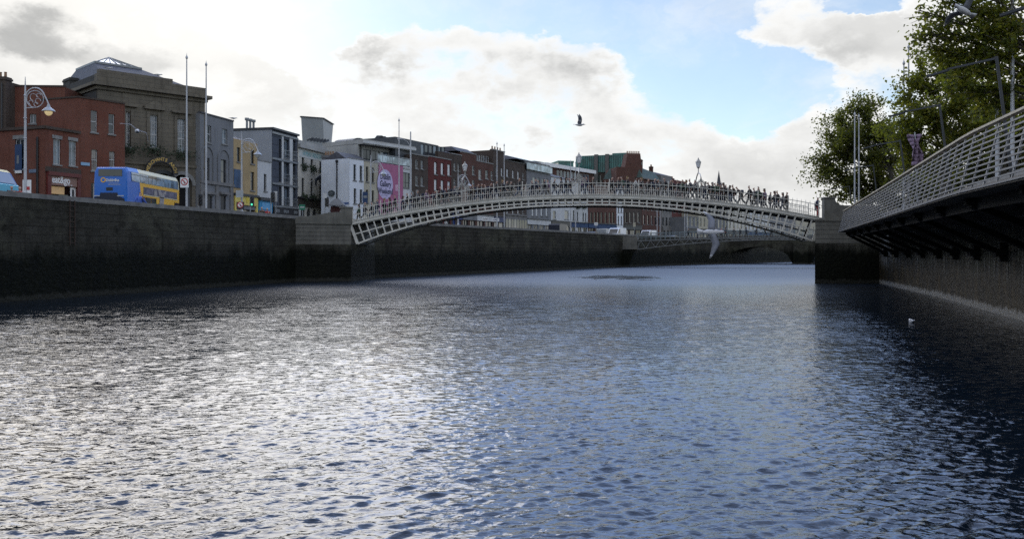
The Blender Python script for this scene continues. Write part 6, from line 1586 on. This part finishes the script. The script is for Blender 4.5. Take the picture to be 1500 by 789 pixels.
def small_vehicle(px, off, ang, col, label, van=True, cat='van'):
    Y = pole_z(px, off); r = thing('parked_van' if van else 'parked_car', label, cat, (0, 0, 0))
    paint = plain('vehicle paint %s' % col, {'white': (.72, .73, .74), 'silver': (.35, .37, .38), 'dark': (.03, .035, .05), 'red': (.25, .02, .02)}[col], .25, var=.04, spec=.7)
    L_, Wd = (5.0, 1.95) if van else (4.2, 1.75)
    prof = [(-2.5, .4), (2.45, .4), (2.5, .95), (2.35, 1.15), (1.75, 1.3), (1.05, 2.2), (.7, 2.35), (-2.35, 2.4), (-2.5, 2.2)] if van else [(-2.1, .35), (2.1, .35), (2.12, .7), (1.95, .85), (1.1, .98), (.45, 1.42), (-.9, 1.46), (-1.65, 1.05), (-2.08, .95)]
    fv = lambda u, z, o: Vector((u, o, z))
    mb = MB(); mb.prism(prof, fv, -Wd / 2, Wd / 2); o = mb.build('body', paint, r)
    bv = o.modifiers.new('bevel', 'BEVEL'); bv.width = .07; bv.segments = 2
    sw = [[(.45, 1.35), (1.5, 1.35), (.95, 2.1), (.45, 2.1)]] if van else [[(-.1, .98), (.95, .98), (.38, 1.36), (-.1, 1.38)], [(-.2, .98), (-1.35, 1.02), (-.85, 1.38), (-.2, 1.38)]]
    for s_ in (-1, 1):
        for q in sw: mb = MB(); mb.prism(q, fv, s_ * Wd / 2, s_ * (Wd / 2 + .012)); mb.build('side_window', M_bdark, r)
    (ax, az_), (bx, bz) = ((1.72, 1.34), (1.08, 2.18)) if van else ((1.06, 1.0), (.5, 1.4)); t = .012
    mb = MB(); mb.face([(ax + t, -Wd * .43, az_), (ax + t, Wd * .43, az_), (bx + t + .02, Wd * .4, bz), (bx + t + .02, -Wd * .4, bz)]); mb.build('windscreen', M_bdark, r)
    if not van: mb = MB(); mb.face([(-1.66 - t, -Wd * .42, 1.08), (-.93 - t, -Wd * .4, 1.45), (-.93 - t, Wd * .4, 1.45), (-1.66 - t, Wd * .42, 1.08)]); mb.build('rear_window', M_bdark, r)
    xe = 2.5 if van else 2.1
    for s_ in (-1, 1):
        mb = MB(); mb.box(xe - .05, xe + .02, s_ * Wd * .36 - .16, s_ * Wd * .36 + .16, .72, .9); mb.build('headlight', M_white, r)
        mb = MB(); mb.box(-xe - .02, -xe + .05, s_ * Wd * .4 - .1, s_ * Wd * .4 + .1, .8, 1.1); mb.build('tail_light', plain('tail light red'), r)
        for uu in (xe * .62, -xe * .62): wheel(r, (uu, s_ * (Wd / 2 - .08), .33), .33, .2, (0, 1, 0))
    r.location = (PX(px, Y), Y, STREET); r.rotation_euler = (0, 0, ang)
small_vehicle(903, 3.2, R(240), 'white', 'white van parked by the wall just left of the concrete pier head')
small_vehicle(949, 6.0, R(240), 'white', 'white van seen beyond the steel footbridge railing', True)
small_vehicle(887, 8.5, R(65), 'silver', 'silver van further back among the shopfronts under the arch')
small_vehicle(985, 5.5, R(60), 'silver', 'silver car beyond the middle of the steel footbridge railing', False, 'car')
small_vehicle(868, 4.5, R(65), 'dark', 'dark car behind the wall under the middle of the arch', False, 'car')
small_vehicle(820, 4.5, R(65), 'dark', 'dark van behind the wall under the arch left of the pub', True)
# ------------------------------------------------------------------ people
def skin_obj(name, V, E, Rr, mat, parent, sub=1, root=0, smooth=True):
    me = bpy.data.meshes.new(name); me.from_pydata(V, E, []); ob = bpy.data.objects.new(name, me); COL.objects.link(ob)
    sk = ob.modifiers.new('skin', 'SKIN'); sk.use_smooth_shade = True; sk.branch_smoothing = .3
    for i, r_ in enumerate(Rr):
        d = me.skin_vertices[0].data[i]; d.radius = r_ if hasattr(r_, '__len__') else (r_, r_); d.use_root = (i == root)
    sb = ob.modifiers.new('sub', 'SUBSURF'); sb.levels = sub; sb.render_levels = sub
    dg = bpy.context.evaluated_depsgraph_get(); dg.update()
    m2 = bpy.data.meshes.new_from_object(ob.evaluated_get(dg)); bpy.data.objects.remove(ob); bpy.data.meshes.remove(me)
    m2.name = name; m2.materials.clear(); m2.materials.append(mat)
    if smooth: m2.polygons.foreach_set('use_smooth', [True] * len(m2.polygons))
    o = bpy.data.objects.new(name, m2); COL.objects.link(o)
    if parent: o.parent = parent; ORG[o.name] = ORG[parent.name]
    return o
M_skin = plain('skin', (.42, .26, .19), .55, var=.06)
M_hair = plain('dark hair', (.025, .018, .012), .6); M_hairb = plain('fair hair', (.25, .17, .08), .6); M_hairg = plain('grey hair', (.3, .3, .29), .6)
CLOTH = {n: plain(n + ' cloth', c, .85, var=.15, scale=5) for n, c in dict(black=(.015, .015, .017), navy=(.018, .024, .05), grey=(.09, .09, .095), brown=(.06, .04, .028), red=(.28, .025, .025), blue=(.06, .12, .42), purple=(.06, .04, .13), green=(.03, .06, .035), pale=(.40, .40, .38), tan=(.22, .16, .10), denim=(.035, .05, .09), white=(.6, .6, .6)).items()}
def person_proto(stride=.3, arm=.3, bend=0., bag=False, long_coat=False, hair='short', hat=False, still=False, phone=False):
    """a walking figure facing +X, feet on z = 0"""
    root = bpy.data.objects.new('person', None); COL.objects.link(root); ORG[root.name] = Vector((0, 0, 0)); root.empty_display_size = .2
    b = bend
    def sp(h, x=0.0):       # a point on the bending spine, h above the hip
        return (x + math.sin(b) * h, 0, .93 + math.cos(b) * h)
    P0 = sp(0); ch = sp(.40); nk = sp(.56, .01); hd0 = sp(.63, .03); hd1 = sp(.74, .05); hd2 = sp(.81, .04)
    V = [P0, sp(.2), ch, nk, hd0, hd1, hd2]; E = [(i, i + 1) for i in range(6)]; RR = [(.12, .09), (.105, .085), (.125, .09), .05, .062, .088, .06]
    V += [(hd1[0] + .1, 0, hd1[2] - .02), (hd1[0] + .015, .085, hd1[2] - .01), (hd1[0] + .015, -.085, hd1[2] - .01)]; E += [(5, 7), (5, 8), (5, 9)]; RR += [.016, .016, .016]
    legs = []
    for s_, ph in ((1, 1), (-1, -1)):
        k = len(V); x0 = stride * ph
        hip = (P0[0], s_ * .09, .90); kn = (P0[0] + x0 * .55 + .05, s_ * .1, .49); an = (P0[0] + x0 * (1.0 if ph > 0 else 1.15) - (.0 if ph > 0 else .02), s_ * .1, .085 + (.10 if (ph < 0 and not still) else 0)); to = (an[0] + .15, s_ * .115, .04 + (.02 if ph < 0 and not still else 0))
        V += [hip, kn, an, to]; E += [(0, k), (k, k + 1), (k + 1, k + 2), (k + 2, k + 3)]; RR += [.085, .058, .042, .035]; legs.append((hip, kn, an, to))
    arms = []
    for s_, ph in ((1, -1), (-1, 1)):
        k = len(V); sh = (ch[0] + .0 + math.sin(b) * .1, s_ * .18, ch[2] + .10); a = arm * ph
        el_ = (sh[0] + a * .5 - .02, s_ * .235, sh[2] - .27); wr = (el_[0] + .10 + max(0, a) * .5, s_ * .225, el_[2] - .22)
        if phone and s_ > 0: wr = (el_[0] + .16, s_ * .12, el_[2] + .2)
        hn = (wr[0] + .045, wr[1] - s_ * .005, wr[2] - .075)
        V += [sh, el_, wr, hn]; E += [(2, k), (k, k + 1), (k + 1, k + 2), (k + 2, k + 3)]; RR += [.062, .045, .032, .034]
        for q in range(4):
            f_ = len(V); bx = hn[0] + .03 - q * .018; ln = (.06, .07, .065, .05)[q]
            V += [(bx + .01, hn[1] - s_ * .004, hn[2] - .05), (bx + .02, hn[1] - s_ * .015, hn[2] - .05 - ln * .7)]; E += [(k + 3, f_), (f_, f_ + 1)]; RR += [.0095, .008]
        f_ = len(V); V.append((hn[0] + .06, hn[1] - s_ * .02, hn[2] - .02)); E.append((k + 3, f_)); RR.append(.01)
        arms.append((sh, el_, wr))
    skin_obj('body', V, E, RR, M_skin, root)
    # coat: torso, hem and sleeves
    hem = .58 if long_coat else .74
    V = [sp(.05), sp(.2), ch, sp(.5), (P0[0], 0, hem)]; E = [(0, 1), (1, 2), (2, 3), (0, 4)]; RR = [(.19, .15), (.18, .14), (.195, .15), (.095, .09), (.22 if long_coat else .195, .17)]
    for sh, el_, wr in arms: k = len(V); V += [sh, el_, wr]; E += [(2, k), (k, k + 1), (k + 1, k + 2)]; RR += [.098, .08, .062]
    skin_obj('coat', V, E, RR, CLOTH['black'], root)
    V = [P0]; E = []; RR = [(.145, .12)]
    for hip, kn, an, to in legs: k = len(V); V += [hip, kn, (an[0], an[1], an[2] + .03)]; E += [(0, k), (k, k + 1), (k + 1, k + 2)]; RR += [.115, .088, .074]
    skin_obj('trousers', V, E, RR, CLOTH['denim'], root)
    for hip, kn, an, to in legs: skin_obj('shoe', [(an[0] - .05, an[1], .05 + an[2] - .085), (an[0] + .04, an[1], .055 + an[2] - .085), to], [(0, 1), (1, 2)], [.05, .052, .036], CLOTH['black'], root, root=1)
    h = [(hd1[0] - .03, 0, hd1[2] + .03), (hd2[0] - .01, 0, hd2[2] + .0)]
    if hat: skin_obj('woolly_hat', [(hd1[0] - .01, 0, hd1[2] + .05), (hd2[0] - .01, 0, hd2[2] + .04)], [(0, 1)], [.105, .075], CLOTH['black'], root)
    else:
        V = h; E = [(0, 1)]; RR = [.098, .075]
        if hair == 'long': V = V + [(hd0[0] - .075, 0, hd0[2]), (nk[0] - .09, 0, nk[2] - .05)]; E = E + [(0, 2), (2, 3)]; RR = RR + [(.075, .05), (.06, .04)]
        skin_obj('hair', V, E, RR, M_hair, root)
    if bag: q = sp(.33, -.22); skin_obj('backpack', [(q[0], 0, q[2] + .18), q, (q[0], 0, q[2] - .2)], [(0, 1), (1, 2)], [(.12, .08), (.16, .11), (.13, .09)], CLOTH['navy'], root, root=1)
    return root
PROT = [person_proto(.30, .35), person_proto(.22, .25, hair='long'), person_proto(.33, .4, bag=True, bend=.08), person_proto(.03, .03, still=True, long_coat=True), person_proto(.26, .3, long_coat=True, hair='long'),
        person_proto(.05, .05, still=True, phone=True), person_proto(.30, .3, hat=True), person_proto(.34, .3, bend=.5, bag=True)]
used_p = set()
def put_person(k, loc, rz, label, coat='black', legs='denim', hairm=None, sc=1.0, group=None):
    c = PROT[k] if k not in used_p else copy_tree(PROT[k]); used_p.add(k)
    c.location = loc; c.rotation_euler = (0, 0, rz); c.scale = (sc, sc, sc); tag(c, label, 'person', group)
    for ch in c.children:
        n = ch.name.split('.')[0]; m = {'coat': CLOTH[coat], 'trousers': CLOTH[legs], 'hair': hairm or M_hair, 'woolly_hat': CLOTH['grey']}.get(n)
        if m: ch.material_slots[0].link = 'OBJECT'; ch.material_slots[0].material = m
    return c
rnd = random.Random(11); bang = math.atan2(BD.y, BD.x)
def on_bridge(px, v): s = s_of(px, v); return bp(s, zdeck(min(max(s, 0), BL)), v)
ORD = ['first', 'second', 'third', 'fourth', 'fifth', 'sixth', 'seventh', 'eighth', 'ninth', 'tenth', 'eleventh', 'twelfth', 'thirteenth', 'fourteenth', 'fifteenth', 'sixteenth', 'seventeenth', 'eighteenth', 'nineteenth', 'twentieth', 'twenty-first', 'twenty-second', 'twenty-third', 'twenty-fourth', 'twenty-fifth', 'twenty-sixth', 'twenty-seventh', 'twenty-eighth', 'twenty-ninth', 'thirtieth', 'thirty-first', 'thirty-second', 'thirty-third', 'thirty-fourth', 'thirty-fifth', 'thirty-sixth', 'thirty-seventh', 'thirty-eighth', 'thirty-ninth', 'fortieth', 'forty-first', 'forty-second', 'forty-third']
LEFT = [526, 534, 545, 552, 563, 571, 579, 590, 597, 604, 611, 623, 636, 641, 647, 652, 658, 664, 672, 688, 693, 699, 705, 711, 718, 727, 736, 741, 748, 760, 780, 784, 789, 797, 803]
RIGHT = [1197, 1152, 1147, 1139, 1135, 1128, 1120, 1114, 1110, 1105, 1098, 1086, 1074, 1069, 1064, 1060, 1056, 1052, 1048, 1044, 1039, 1033, 1028, 1022, 1017, 1011, 1005, 999, 993, 986, 981, 974, 965, 958, 949, 940, 931, 919, 912, 905, 896]
MIDL = [812, 822, 829, 835, 853, 860, 868]
coats = ['black', 'navy', 'grey', 'black', 'brown', 'black', 'navy', 'black', 'green', 'black', 'purple', 'black']
for lst, phr in ((LEFT, 'from the left end of the footbridge crowd'), (RIGHT, 'from the right end of the footbridge crowd')):
    for i, px in enumerate(lst):
        k = rnd.choice([0, 1, 2, 3, 4, 6, 0, 1, 6]); coat = rnd.choice(coats); leg = rnd.choice(['denim', 'black', 'navy', 'black', 'grey'])
        dr = rnd.choice([0, math.pi]); v = rnd.uniform(.6, 3.1); hm = rnd.choice([M_hair, M_hair, M_hairb, M_hairg])
        extra = ''
        if lst is RIGHT:
            v = rnd.uniform(.5, 1.6)
            if px == 1086: k, coat, dr, extra = 7, 'black', math.pi, 'bent forward, '
            if px == 1197: k, coat, leg, v, dr = 3, 'navy', 'red', 1.2, 0
            if px == 931: k, coat, leg, extra, v = 1, 'pale', 'grey', 'pale coated, ', .8
            if px == 1152: k, coat, dr = 3, 'brown', 0
        act = {0: '', 1: 'jacket', 2: 'with backpack', 3: 'long coat', 4: 'long coat', 6: 'and woolly hat', 7: ''}[k]
        put_person(k, on_bridge(px, v), bang + dr, 'person %s %s, %s%s %s' % ('in', coat + (' ' + act if act else ''), extra, ORD[i], phr), coat, leg, hm, rnd.uniform(.97, 1.1), 'people crossing the iron footbridge')
for i, px in enumerate(MIDL):
    k = [0, 4, 1, 6, 2, 0, 3][i]; coat = ['black', 'grey', 'black', 'black', 'purple', 'navy', 'brown'][i]
    put_person(k, on_bridge(px, rnd.uniform(.6, 1.8)), bang + [0, math.pi][i % 2], 'person in %s, %s from the left around the middle bridge lamp' % (coat, ORD[i]), coat, 'denim', None, rnd.uniform(.95, 1.04), 'people crossing the iron footbridge')
Yp = pole_z(205, 1.0); put_person(0, (PX(205, Yp), Yp, STREET + .12), R(75), 'person in a bright blue jacket walking in front of the yellow bus side', 'blue', 'navy')
for px, coat, lab in ((17, 'grey', 'person in grey standing between the coach and the nearest street lamp'), (29, 'red', 'person in red standing just left of the nearest street lamp')):
    Yp = pole_z(px, 5.0); put_person(3, (PX(px, Yp), Yp, STREET + .12), R(-60), lab, coat, 'black')
Yp = pole_z(383, 3); put_person(3, (PX(383.5, Yp), Yp, STREET + .12), R(-80), 'person with fair hair in brown before the blue shopfront', 'brown', 'black', M_hairb)
Yp = pole_z(391, 3.6); put_person(5, (PX(391.5, Yp), Yp, STREET + .12), R(-80), 'person in dark red holding up a phone before the blue shopfront', 'red', 'black')
Yp = pole_z(485, 5); put_person(3, (PX(485, Yp), Yp, STREET + .12), R(-80), 'person in purple beside the food stall at the bridge foot', 'purple', 'black')
for px, coat in ((646, 'black'), (653, 'pale'), (843, 'black')):
    Yp = pole_z(px, 1.5); put_person(3, (PX(px, Yp), Yp, STREET + .12), R(-20), 'person in %s walking behind the quay wall under the %s of the arch' % (coat, 'left' if px < 700 else 'middle'), coat, 'navy')
mil = [1008, 1022, 1038, 1049, 1056, 1063, 1075, 1084, 1093, 1108, 1121, 1130, 1147]
for i, px in enumerate(mil):
    k_ = (px - 750) / F; s = (k_ * (Q0 + QN * 1.5).y - (Q0 + QN * 1.5).x) / (QD.x - k_ * QD.y)
    coat = ['black', 'grey', 'navy', 'black', 'red', 'black', 'brown', 'black', 'navy', 'black', 'tan', 'black', 'navy'][i]
    put_person([0, 3, 1, 6, 2, 4][i % 6], qp(s, zq0(s) + .18, 1.5), math.atan2(QD.y, QD.x) + [0, math.pi][i % 2], 'person in %s, %s from the left on the far white steel footbridge' % (coat, ORD[i]), coat, 'black', None, 1, 'people on the steel footbridge')

# ------------------------------------------------------------------ gulls
M_gw = plain('white feathers', (.5, .5, .5), .85, var=.12, scale=14); M_gg = plain('grey wing feathers', (.17, .178, .2), .8, var=.1); M_gb = plain('dark red beak', (.12, .03, .02), .5); M_gt = plain('black wing tips', (.03, .03, .035), .7)
def gull(loc, rot, label, left, right, sc=1.0, name='gull', grp=None, perched=False, head=0.):
    """a gull facing +X: left and right are wing skeletons [(x, y, z, chord)] from shoulder to tip"""
    r = thing(name, label, 'gull', (0, 0, 0), grp); mb = MB(); n = 12
    st_ = [(-.21, .0, .006), (-.17, .0, .03), (-.1, .0, .055), (0, -.005, .068), (.08, -.003, .062), (.13, .008, .045), (.165, .02, .036), (.195, .028, .038), (.225, .026, .03), (.245, .02, .012)]
    rings = []
    for x, z, rr in st_:
        hx = x; zz = z
        rings.append([Vector((hx, rr * math.cos(2 * math.pi * k / n), zz + rr * .92 * math.sin(2 * math.pi * k / n))) for k in range(n)])
    for a, b_ in zip(rings, rings[1:]):
        for k in range(n): k2 = (k + 1) % n; mb.face([a[k], a[k2], b_[k2], b_[k]])
    mb.face(list(reversed(rings[0]))); mb.face(rings[-1])
    # fan tail
    for sg in (1, -1):
        q = [Vector((-.16, 0, .01)), Vector((-.17, sg * .03, .01)), Vector((-.30, sg * .075, .012)), Vector((-.315, 0, .014))]
        up_ = [p + Vector((0, 0, .006)) for p in q]; dn = [p - Vector((0, 0, .006)) for p in q]
        if sg < 0: up_, dn = up_[::-1], dn[::-1]
        mb.face(list(reversed(up_))); mb.face(dn)
        for k in range(4): mb.face([up_[k], dn[k], dn[(k + 1) % 4], up_[(k + 1) % 4]])
    for wing in ((left, 1), (right, -1)):
        wl_, sg = wing
        if not wl_: continue
        secs = []
        for i, (x, y, z, c) in enumerate(wl_):
            t = .016 * (1 - i / len(wl_)) + .003
            secs.append([Vector((x, sg * y, z)), Vector((x - c * .3, sg * y, z + t)), Vector((x - c, sg * y, z - .004)), Vector((x - c * .3, sg * y, z - t * .5))])
        for i, (a, b_) in enumerate(zip(secs, secs[1:])):
            for k in range(4): k2 = (k + 1) % 4; mb.face([a[k], b_[k], b_[k2], a[k2]], 1 if i < len(secs) - 2 else 2)
        mb.face(secs[0]); mb.face(list(reversed(secs[-1])))
    o = mb.build('body', [M_gw, M_gg, M_gw if not perched else M_gt], r, smooth=True, weld=True)
    mb = MB(); mb.tube([(.24, 0, .02), (.275, 0, .016), (.295, 0, .008)], [.011, .008, .002], 8); mb.build('beak', M_gb, r)
    for sg in (1, -1): mb = MB(); mb.lathe((.213, sg * .031, .036), ((0, -.007), (.007, 0), (0, .007)), 6); mb.build('eye', M_black, r)
    if perched:
        for sg in (1, -1): mb = MB(); mb.tube([(-.0, sg * .03, -.05), (.0, sg * .03, -.17), (.05, sg * .03, -.175)], .006, 5); mb.build('leg', M_gb, r)
    r.location = loc; r.rotation_euler = rot; r.scale = (sc,) * 3
    return r
def wing(up0, up1, sweep=.0, span=.5):
    a = [(.07, .03, .03, .15), (.075 + .25 * sweep, .12, .03 + .09 * math.sin(up0), .16), (.10 + .3 * sweep, .03 + .22 * math.cos(up0), .03 + .22 * math.sin(up0), .15)]
    wy, wz = a[-1][1], a[-1][2]
    a += [(.07, wy + .12 * math.cos(up1), wz + .12 * math.sin(up1), .12), (.0, wy + .22 * math.cos(up1), wz + .22 * math.sin(up1), .075), (-.07, wy + .29 * math.cos(up1), wz + .29 * math.sin(up1), .02)]
    return a
M3 = lambda *a: Euler([R(x) for x in a], 'XYZ')
gull(P(1043, 340, 18.5), M3(80, 0, 6), 'large white gull gliding right in front of the lattice bridge, wings stretched up and down', wing(R(-18), R(-35)), wing(R(5), R(-8), .1), 1.05)
gull(P(201, 192, 26), M3(24, -8, 112), 'white gull with bent grey wings in front of the market hall', wing(R(16), R(-20)), wing(R(8), R(-55)), 1.0)
gull(P(849, 183, 42), M3(6, 0, 8), 'small dark gull high over the middle of the bridge against cloud', wing(R(72), R(70)), wing(R(78), R(66)), 1.0)
gull(P(1412, 16, 18), M3(40, -20, 200), 'pale gull with spread wings against the leaves at the top right corner', wing(R(20), R(-5)), wing(R(30), R(10)), 1.0)
gull(Vector((PX(1335, 34), 34, .03)), M3(0, 0, 80), 'white gull swimming on the dark water near the right wall', [(.06, .055, .02, .2), (.03, .07, .03, .2), (-.12, .06, .03, .12)], [(.06, .055, .02, .2), (.03, .07, .03, .2), (-.12, .06, .03, .12)], 1.15)
fold = [(.08, .05, .02, .16), (.03, .068, .03, .2), (-.12, .05, .02, .12), (-.2, .02, .01, .04)]
for (x, y, z), lab in (((fM.p(fM.L * .1, zp + .33, -.2)), 'gull standing on the market hall parapet at its left corner'), (fM.p(fM.L * .55, zp + .36, -.2), 'gull standing midway along the market hall parapet'), (facpx(293, 87.1, 342, 93.1).p(6.3, CZ + 14.0, -.1), 'gull standing on the roof edge of the grey rendered house')):
    gull((x, y, z + .26), M3(0, 0, 20), lab, fold, fold, 1.5, perched=True, grp=None)

# ------------------------------------------------------------------ trees
def leaf_mat(name, c1, c2, c3):
    m = bpy.data.materials.new(name); N, L = nodes_of(m); nt = m.node_tree; b = N['Principled BSDF']
    g = N.new('ShaderNodeNewGeometry'); rp_ = N.new('ShaderNodeValToRGB'); L.new(g.outputs['Random Per Island'], rp_.inputs[0])
    e = rp_.color_ramp.elements; e[0].color = rgba(c1); e[0].position = 0; e[1].color = rgba(c3); e[1].position = 1; x = e.new(.6); x.color = rgba(c2)
    L.new(rp_.outputs[0], b.inputs['Base Color']); b.inputs['Roughness'].default_value = .55; b.inputs['Specular IOR Level'].default_value = .35
    tr = N.new('ShaderNodeBsdfTranslucent'); L.new(mixc(nt, .5, rp_.outputs[0], (.34, .36, .03)), tr.inputs[0])
    mx = N.new('ShaderNodeMixShader'); mx.inputs[0].default_value = .6; L.new(b.outputs[0], mx.inputs[1]); L.new(tr.outputs[0], mx.inputs[2]); L.new(mx.outputs[0], N['Material Output'].inputs[0])
    return m
M_bark = plain('mottled plane bark', (.11, .10, .08), .9, var=.4, scale=3)
M_leafA = leaf_mat('dusky leaves', (.022, .034, .011), (.04, .055, .015), (.085, .08, .022))
M_leafB = leaf_mat('yellowing leaves', (.042, .064, .012), (.08, .10, .015), (.20, .175, .025))
def tree(name, label, base, H, clumps, leafm, leafsize, nleaf, seed, spread=.62, trunk=.28):
    rn = random.Random(seed); r = thing(name, label, 'tree', base); base = Vector(base)
    cz = sum(c[0].z for c in clumps) / len(clumps)
    fork = base + Vector((rn.uniform(-.2, .2), rn.uniform(-.2, .2), H * .3)); top = base + Vector((0, 0, H * .62))
    mb = MB(); mb.tube([base, base.lerp(fork, .5) + Vector((.06, .03, 0)), fork, fork.lerp(top, .5) + Vector((.15, -.1, 0)), top], [trunk * 1.25, trunk, trunk * .85, trunk * .55, trunk * .25], 10); mb.build('trunk', M_bark, r, smooth=True)
    mb = MB(); lv = MB()
    tot = sum(c[1] ** 3 for c in clumps)
    for c, rad in clumps:
        s = fork.lerp(top, min(1, max(0, (c.z - fork.z) / max(.1, (top.z - fork.z)) * rn.uniform(.2, .7)))); m_ = s.lerp(c, .55) + Vector((rn.gauss(0, .3), rn.gauss(0, .3), rn.uniform(.1, .6)))
        mb.tube([s, s.lerp(m_, .5) + Vector((0, 0, .15)), m_, c], [trunk * .34, trunk * .25, trunk * .16, .025], 6)
        tips = []
        for k in range(int(5 + rad * 3.5)):
            d = Vector([rn.gauss(0, 1) for _ in range(3)]).normalized(); d.z *= .85; e = c + d * rad * rn.uniform(.55, 1.12); q = m_.lerp(c, rn.uniform(.2, 1.0)); mm = q.lerp(e, .5) + Vector((rn.gauss(0, .12), rn.gauss(0, .12), rn.uniform(0, .25)))
            mb.tube([q, mm, e], [.032, .02, .008], 4, caps=False); tips.append((q, mm, e))
        nl = int(nleaf * rad ** 3 / tot)
        for k in range(nl):
            q, mm, e = rn.choice(tips); t = rn.random() ** .7; p = q.lerp(mm, t * 2) if t < .5 else mm.lerp(e, t * 2 - 1)
            p = p + Vector([rn.gauss(0, spread * .5 * (.35 + .65 * t)) for _ in range(3)])
            s_ = leafsize * rn.uniform(.55, 1.2); nrm = Vector((rn.gauss(0, .7), rn.gauss(0, .7), rn.gauss(.5, .6))).normalized(); a = nrm.orthogonal().normalized(); a.rotate(Matrix.Rotation(rn.random() * 6.28, 3, nrm)); b_ = nrm.cross(a)
            i = len(lv.v); fold_ = nrm * s_ * .12
            pts = [p - a * s_ * .5, p - a * s_ * .12 + b_ * s_ * .42 + fold_, p + a * s_ * .55, p - a * s_ * .12 - b_ * s_ * .42 + fold_]
            lv.v.extend(tuple(x) for x in pts); lv.f.append((i, i + 1, i + 2)); lv.f.append((i, i + 2, i + 3)); lv.m.extend((0, 0)); lv.uv.extend([(0, 0)] * 6)
    mb.build('limbs', M_bark, r, smooth=True); lv.build('crown', leafm, r)
def cl(lst): return [(P(px, py, Y), rad) for px, py, Y, rad in lst]
tA = cl([(1202, 250, 82, 2.0), (1228, 262, 82, 2.4), (1216, 225, 82, 2.1), (1212, 198, 82, 1.7), (1240, 215, 81, 2.6), (1232, 180, 83, 2.1), (1262, 168, 82, 2.3), (1262, 200, 84, 2.7), (1270, 240, 82, 2.9), (1240, 280, 83, 2.0), (1290, 190, 82, 2.6), (1300, 240, 83, 2.9), (1320, 200, 83, 2.7),
         (1275, 275, 82, 2.4), (1310, 275, 84, 2.4), (1190, 232, 82, 1.2), (1218, 290, 82, 1.4), (1340, 235, 84, 2.6), (1243, 155, 82, 1.3), (1275, 148, 82, 1.3), (1350, 270, 84, 2.4), (1290, 298, 84, 2.0), (1320, 298, 85, 2.2), (1348, 293, 85, 2.3), (1265, 300, 84, 1.7), (1375, 288, 86, 2.4)])
tree('plane_tree', 'round dusky tree leaning over the right abutment behind the flagpole pair', (35.6, 82, STREET), 13.5, tA, M_leafA, .22, 46000, 3, .7)
tB = cl([(1312, 180, 58, 1.6), (1330, 205, 58, 1.7), (1318, 150, 58, 1.3), (1345, 165, 57, 1.8), (1335, 125, 58, 1.5), (1365, 130, 57, 1.8), (1370, 185, 57, 1.9), (1395, 160, 57, 1.9), (1400, 205, 58, 1.9), (1350, 240, 58, 1.6), (1385, 235, 58, 1.7), (1320, 235, 59, 1.5), (1348, 92, 58, 1.2), (1380, 95, 57, 1.7), (1425, 130, 58, 1.9), (1430, 185, 58, 1.9), (1300, 205, 59, 1.2), (1455, 160, 59, 2.0)])
tree('plane_tree', 'yellow green tree with sparse top behind the middle of the boardwalk', (28.6, 58, STREET), 12.5, tB, M_leafB, .215, 17500, 5, .55, .24)
tC = cl([(1365, 70, 41, 1.2), (1385, 45, 41, 1.2), (1372, 25, 41, 1.1), (1400, 15, 40, 1.3), (1410, 75, 41, 1.4), (1400, 105, 41, 1.3), (1430, 50, 40, 1.5), (1430, 110, 40, 1.5), (1450, 10, 40, 1.5), (1460, 85, 40, 1.6), (1445, 150, 41, 1.4), (1480, 40, 40, 1.6), (1490, 120, 40, 1.6), (1420, -30, 40, 1.6), (1480, -40, 40, 1.8), (1530, 60, 40, 1.9), (1540, -10, 41, 1.9), (1345, 15, 41, .8), (1415, 145, 42, 1.3), (1475, 165, 41, 1.3), (1350, 50, 41, .8), (1535, 140, 41, 1.7), (1375, -15, 40, 1.0), (1385, 130, 42, 1.2)])
tree('plane_tree', 'nearest leafy tree filling the top right corner with yellow green leaves', (24.4, 40, STREET), 14, tC, M_leafB, .20, 15500, 9, .5, .26)
tD = cl([(1400, 215, 70, 2.4), (1440, 205, 70, 2.4), (1370, 245, 71, 2.2), (1480, 190, 70, 2.6), (1430, 165, 70, 2.4), (1480, 140, 70, 2.6), (1415, 250, 70, 2.0), (1530, 170, 70, 2.8), (1350, 262, 74, 2.2), (1385, 275, 74, 2.2), (1420, 262, 73, 2.3), (1450, 245, 72, 2.4), (1485, 235, 71, 2.4), (1330, 272, 76, 2.0)])
tree('plane_tree', 'shaded green tree farther back between the boardwalk trees', (39.5, 70, STREET), 13, tD, M_leafA, .27, 19000, 13, .7)
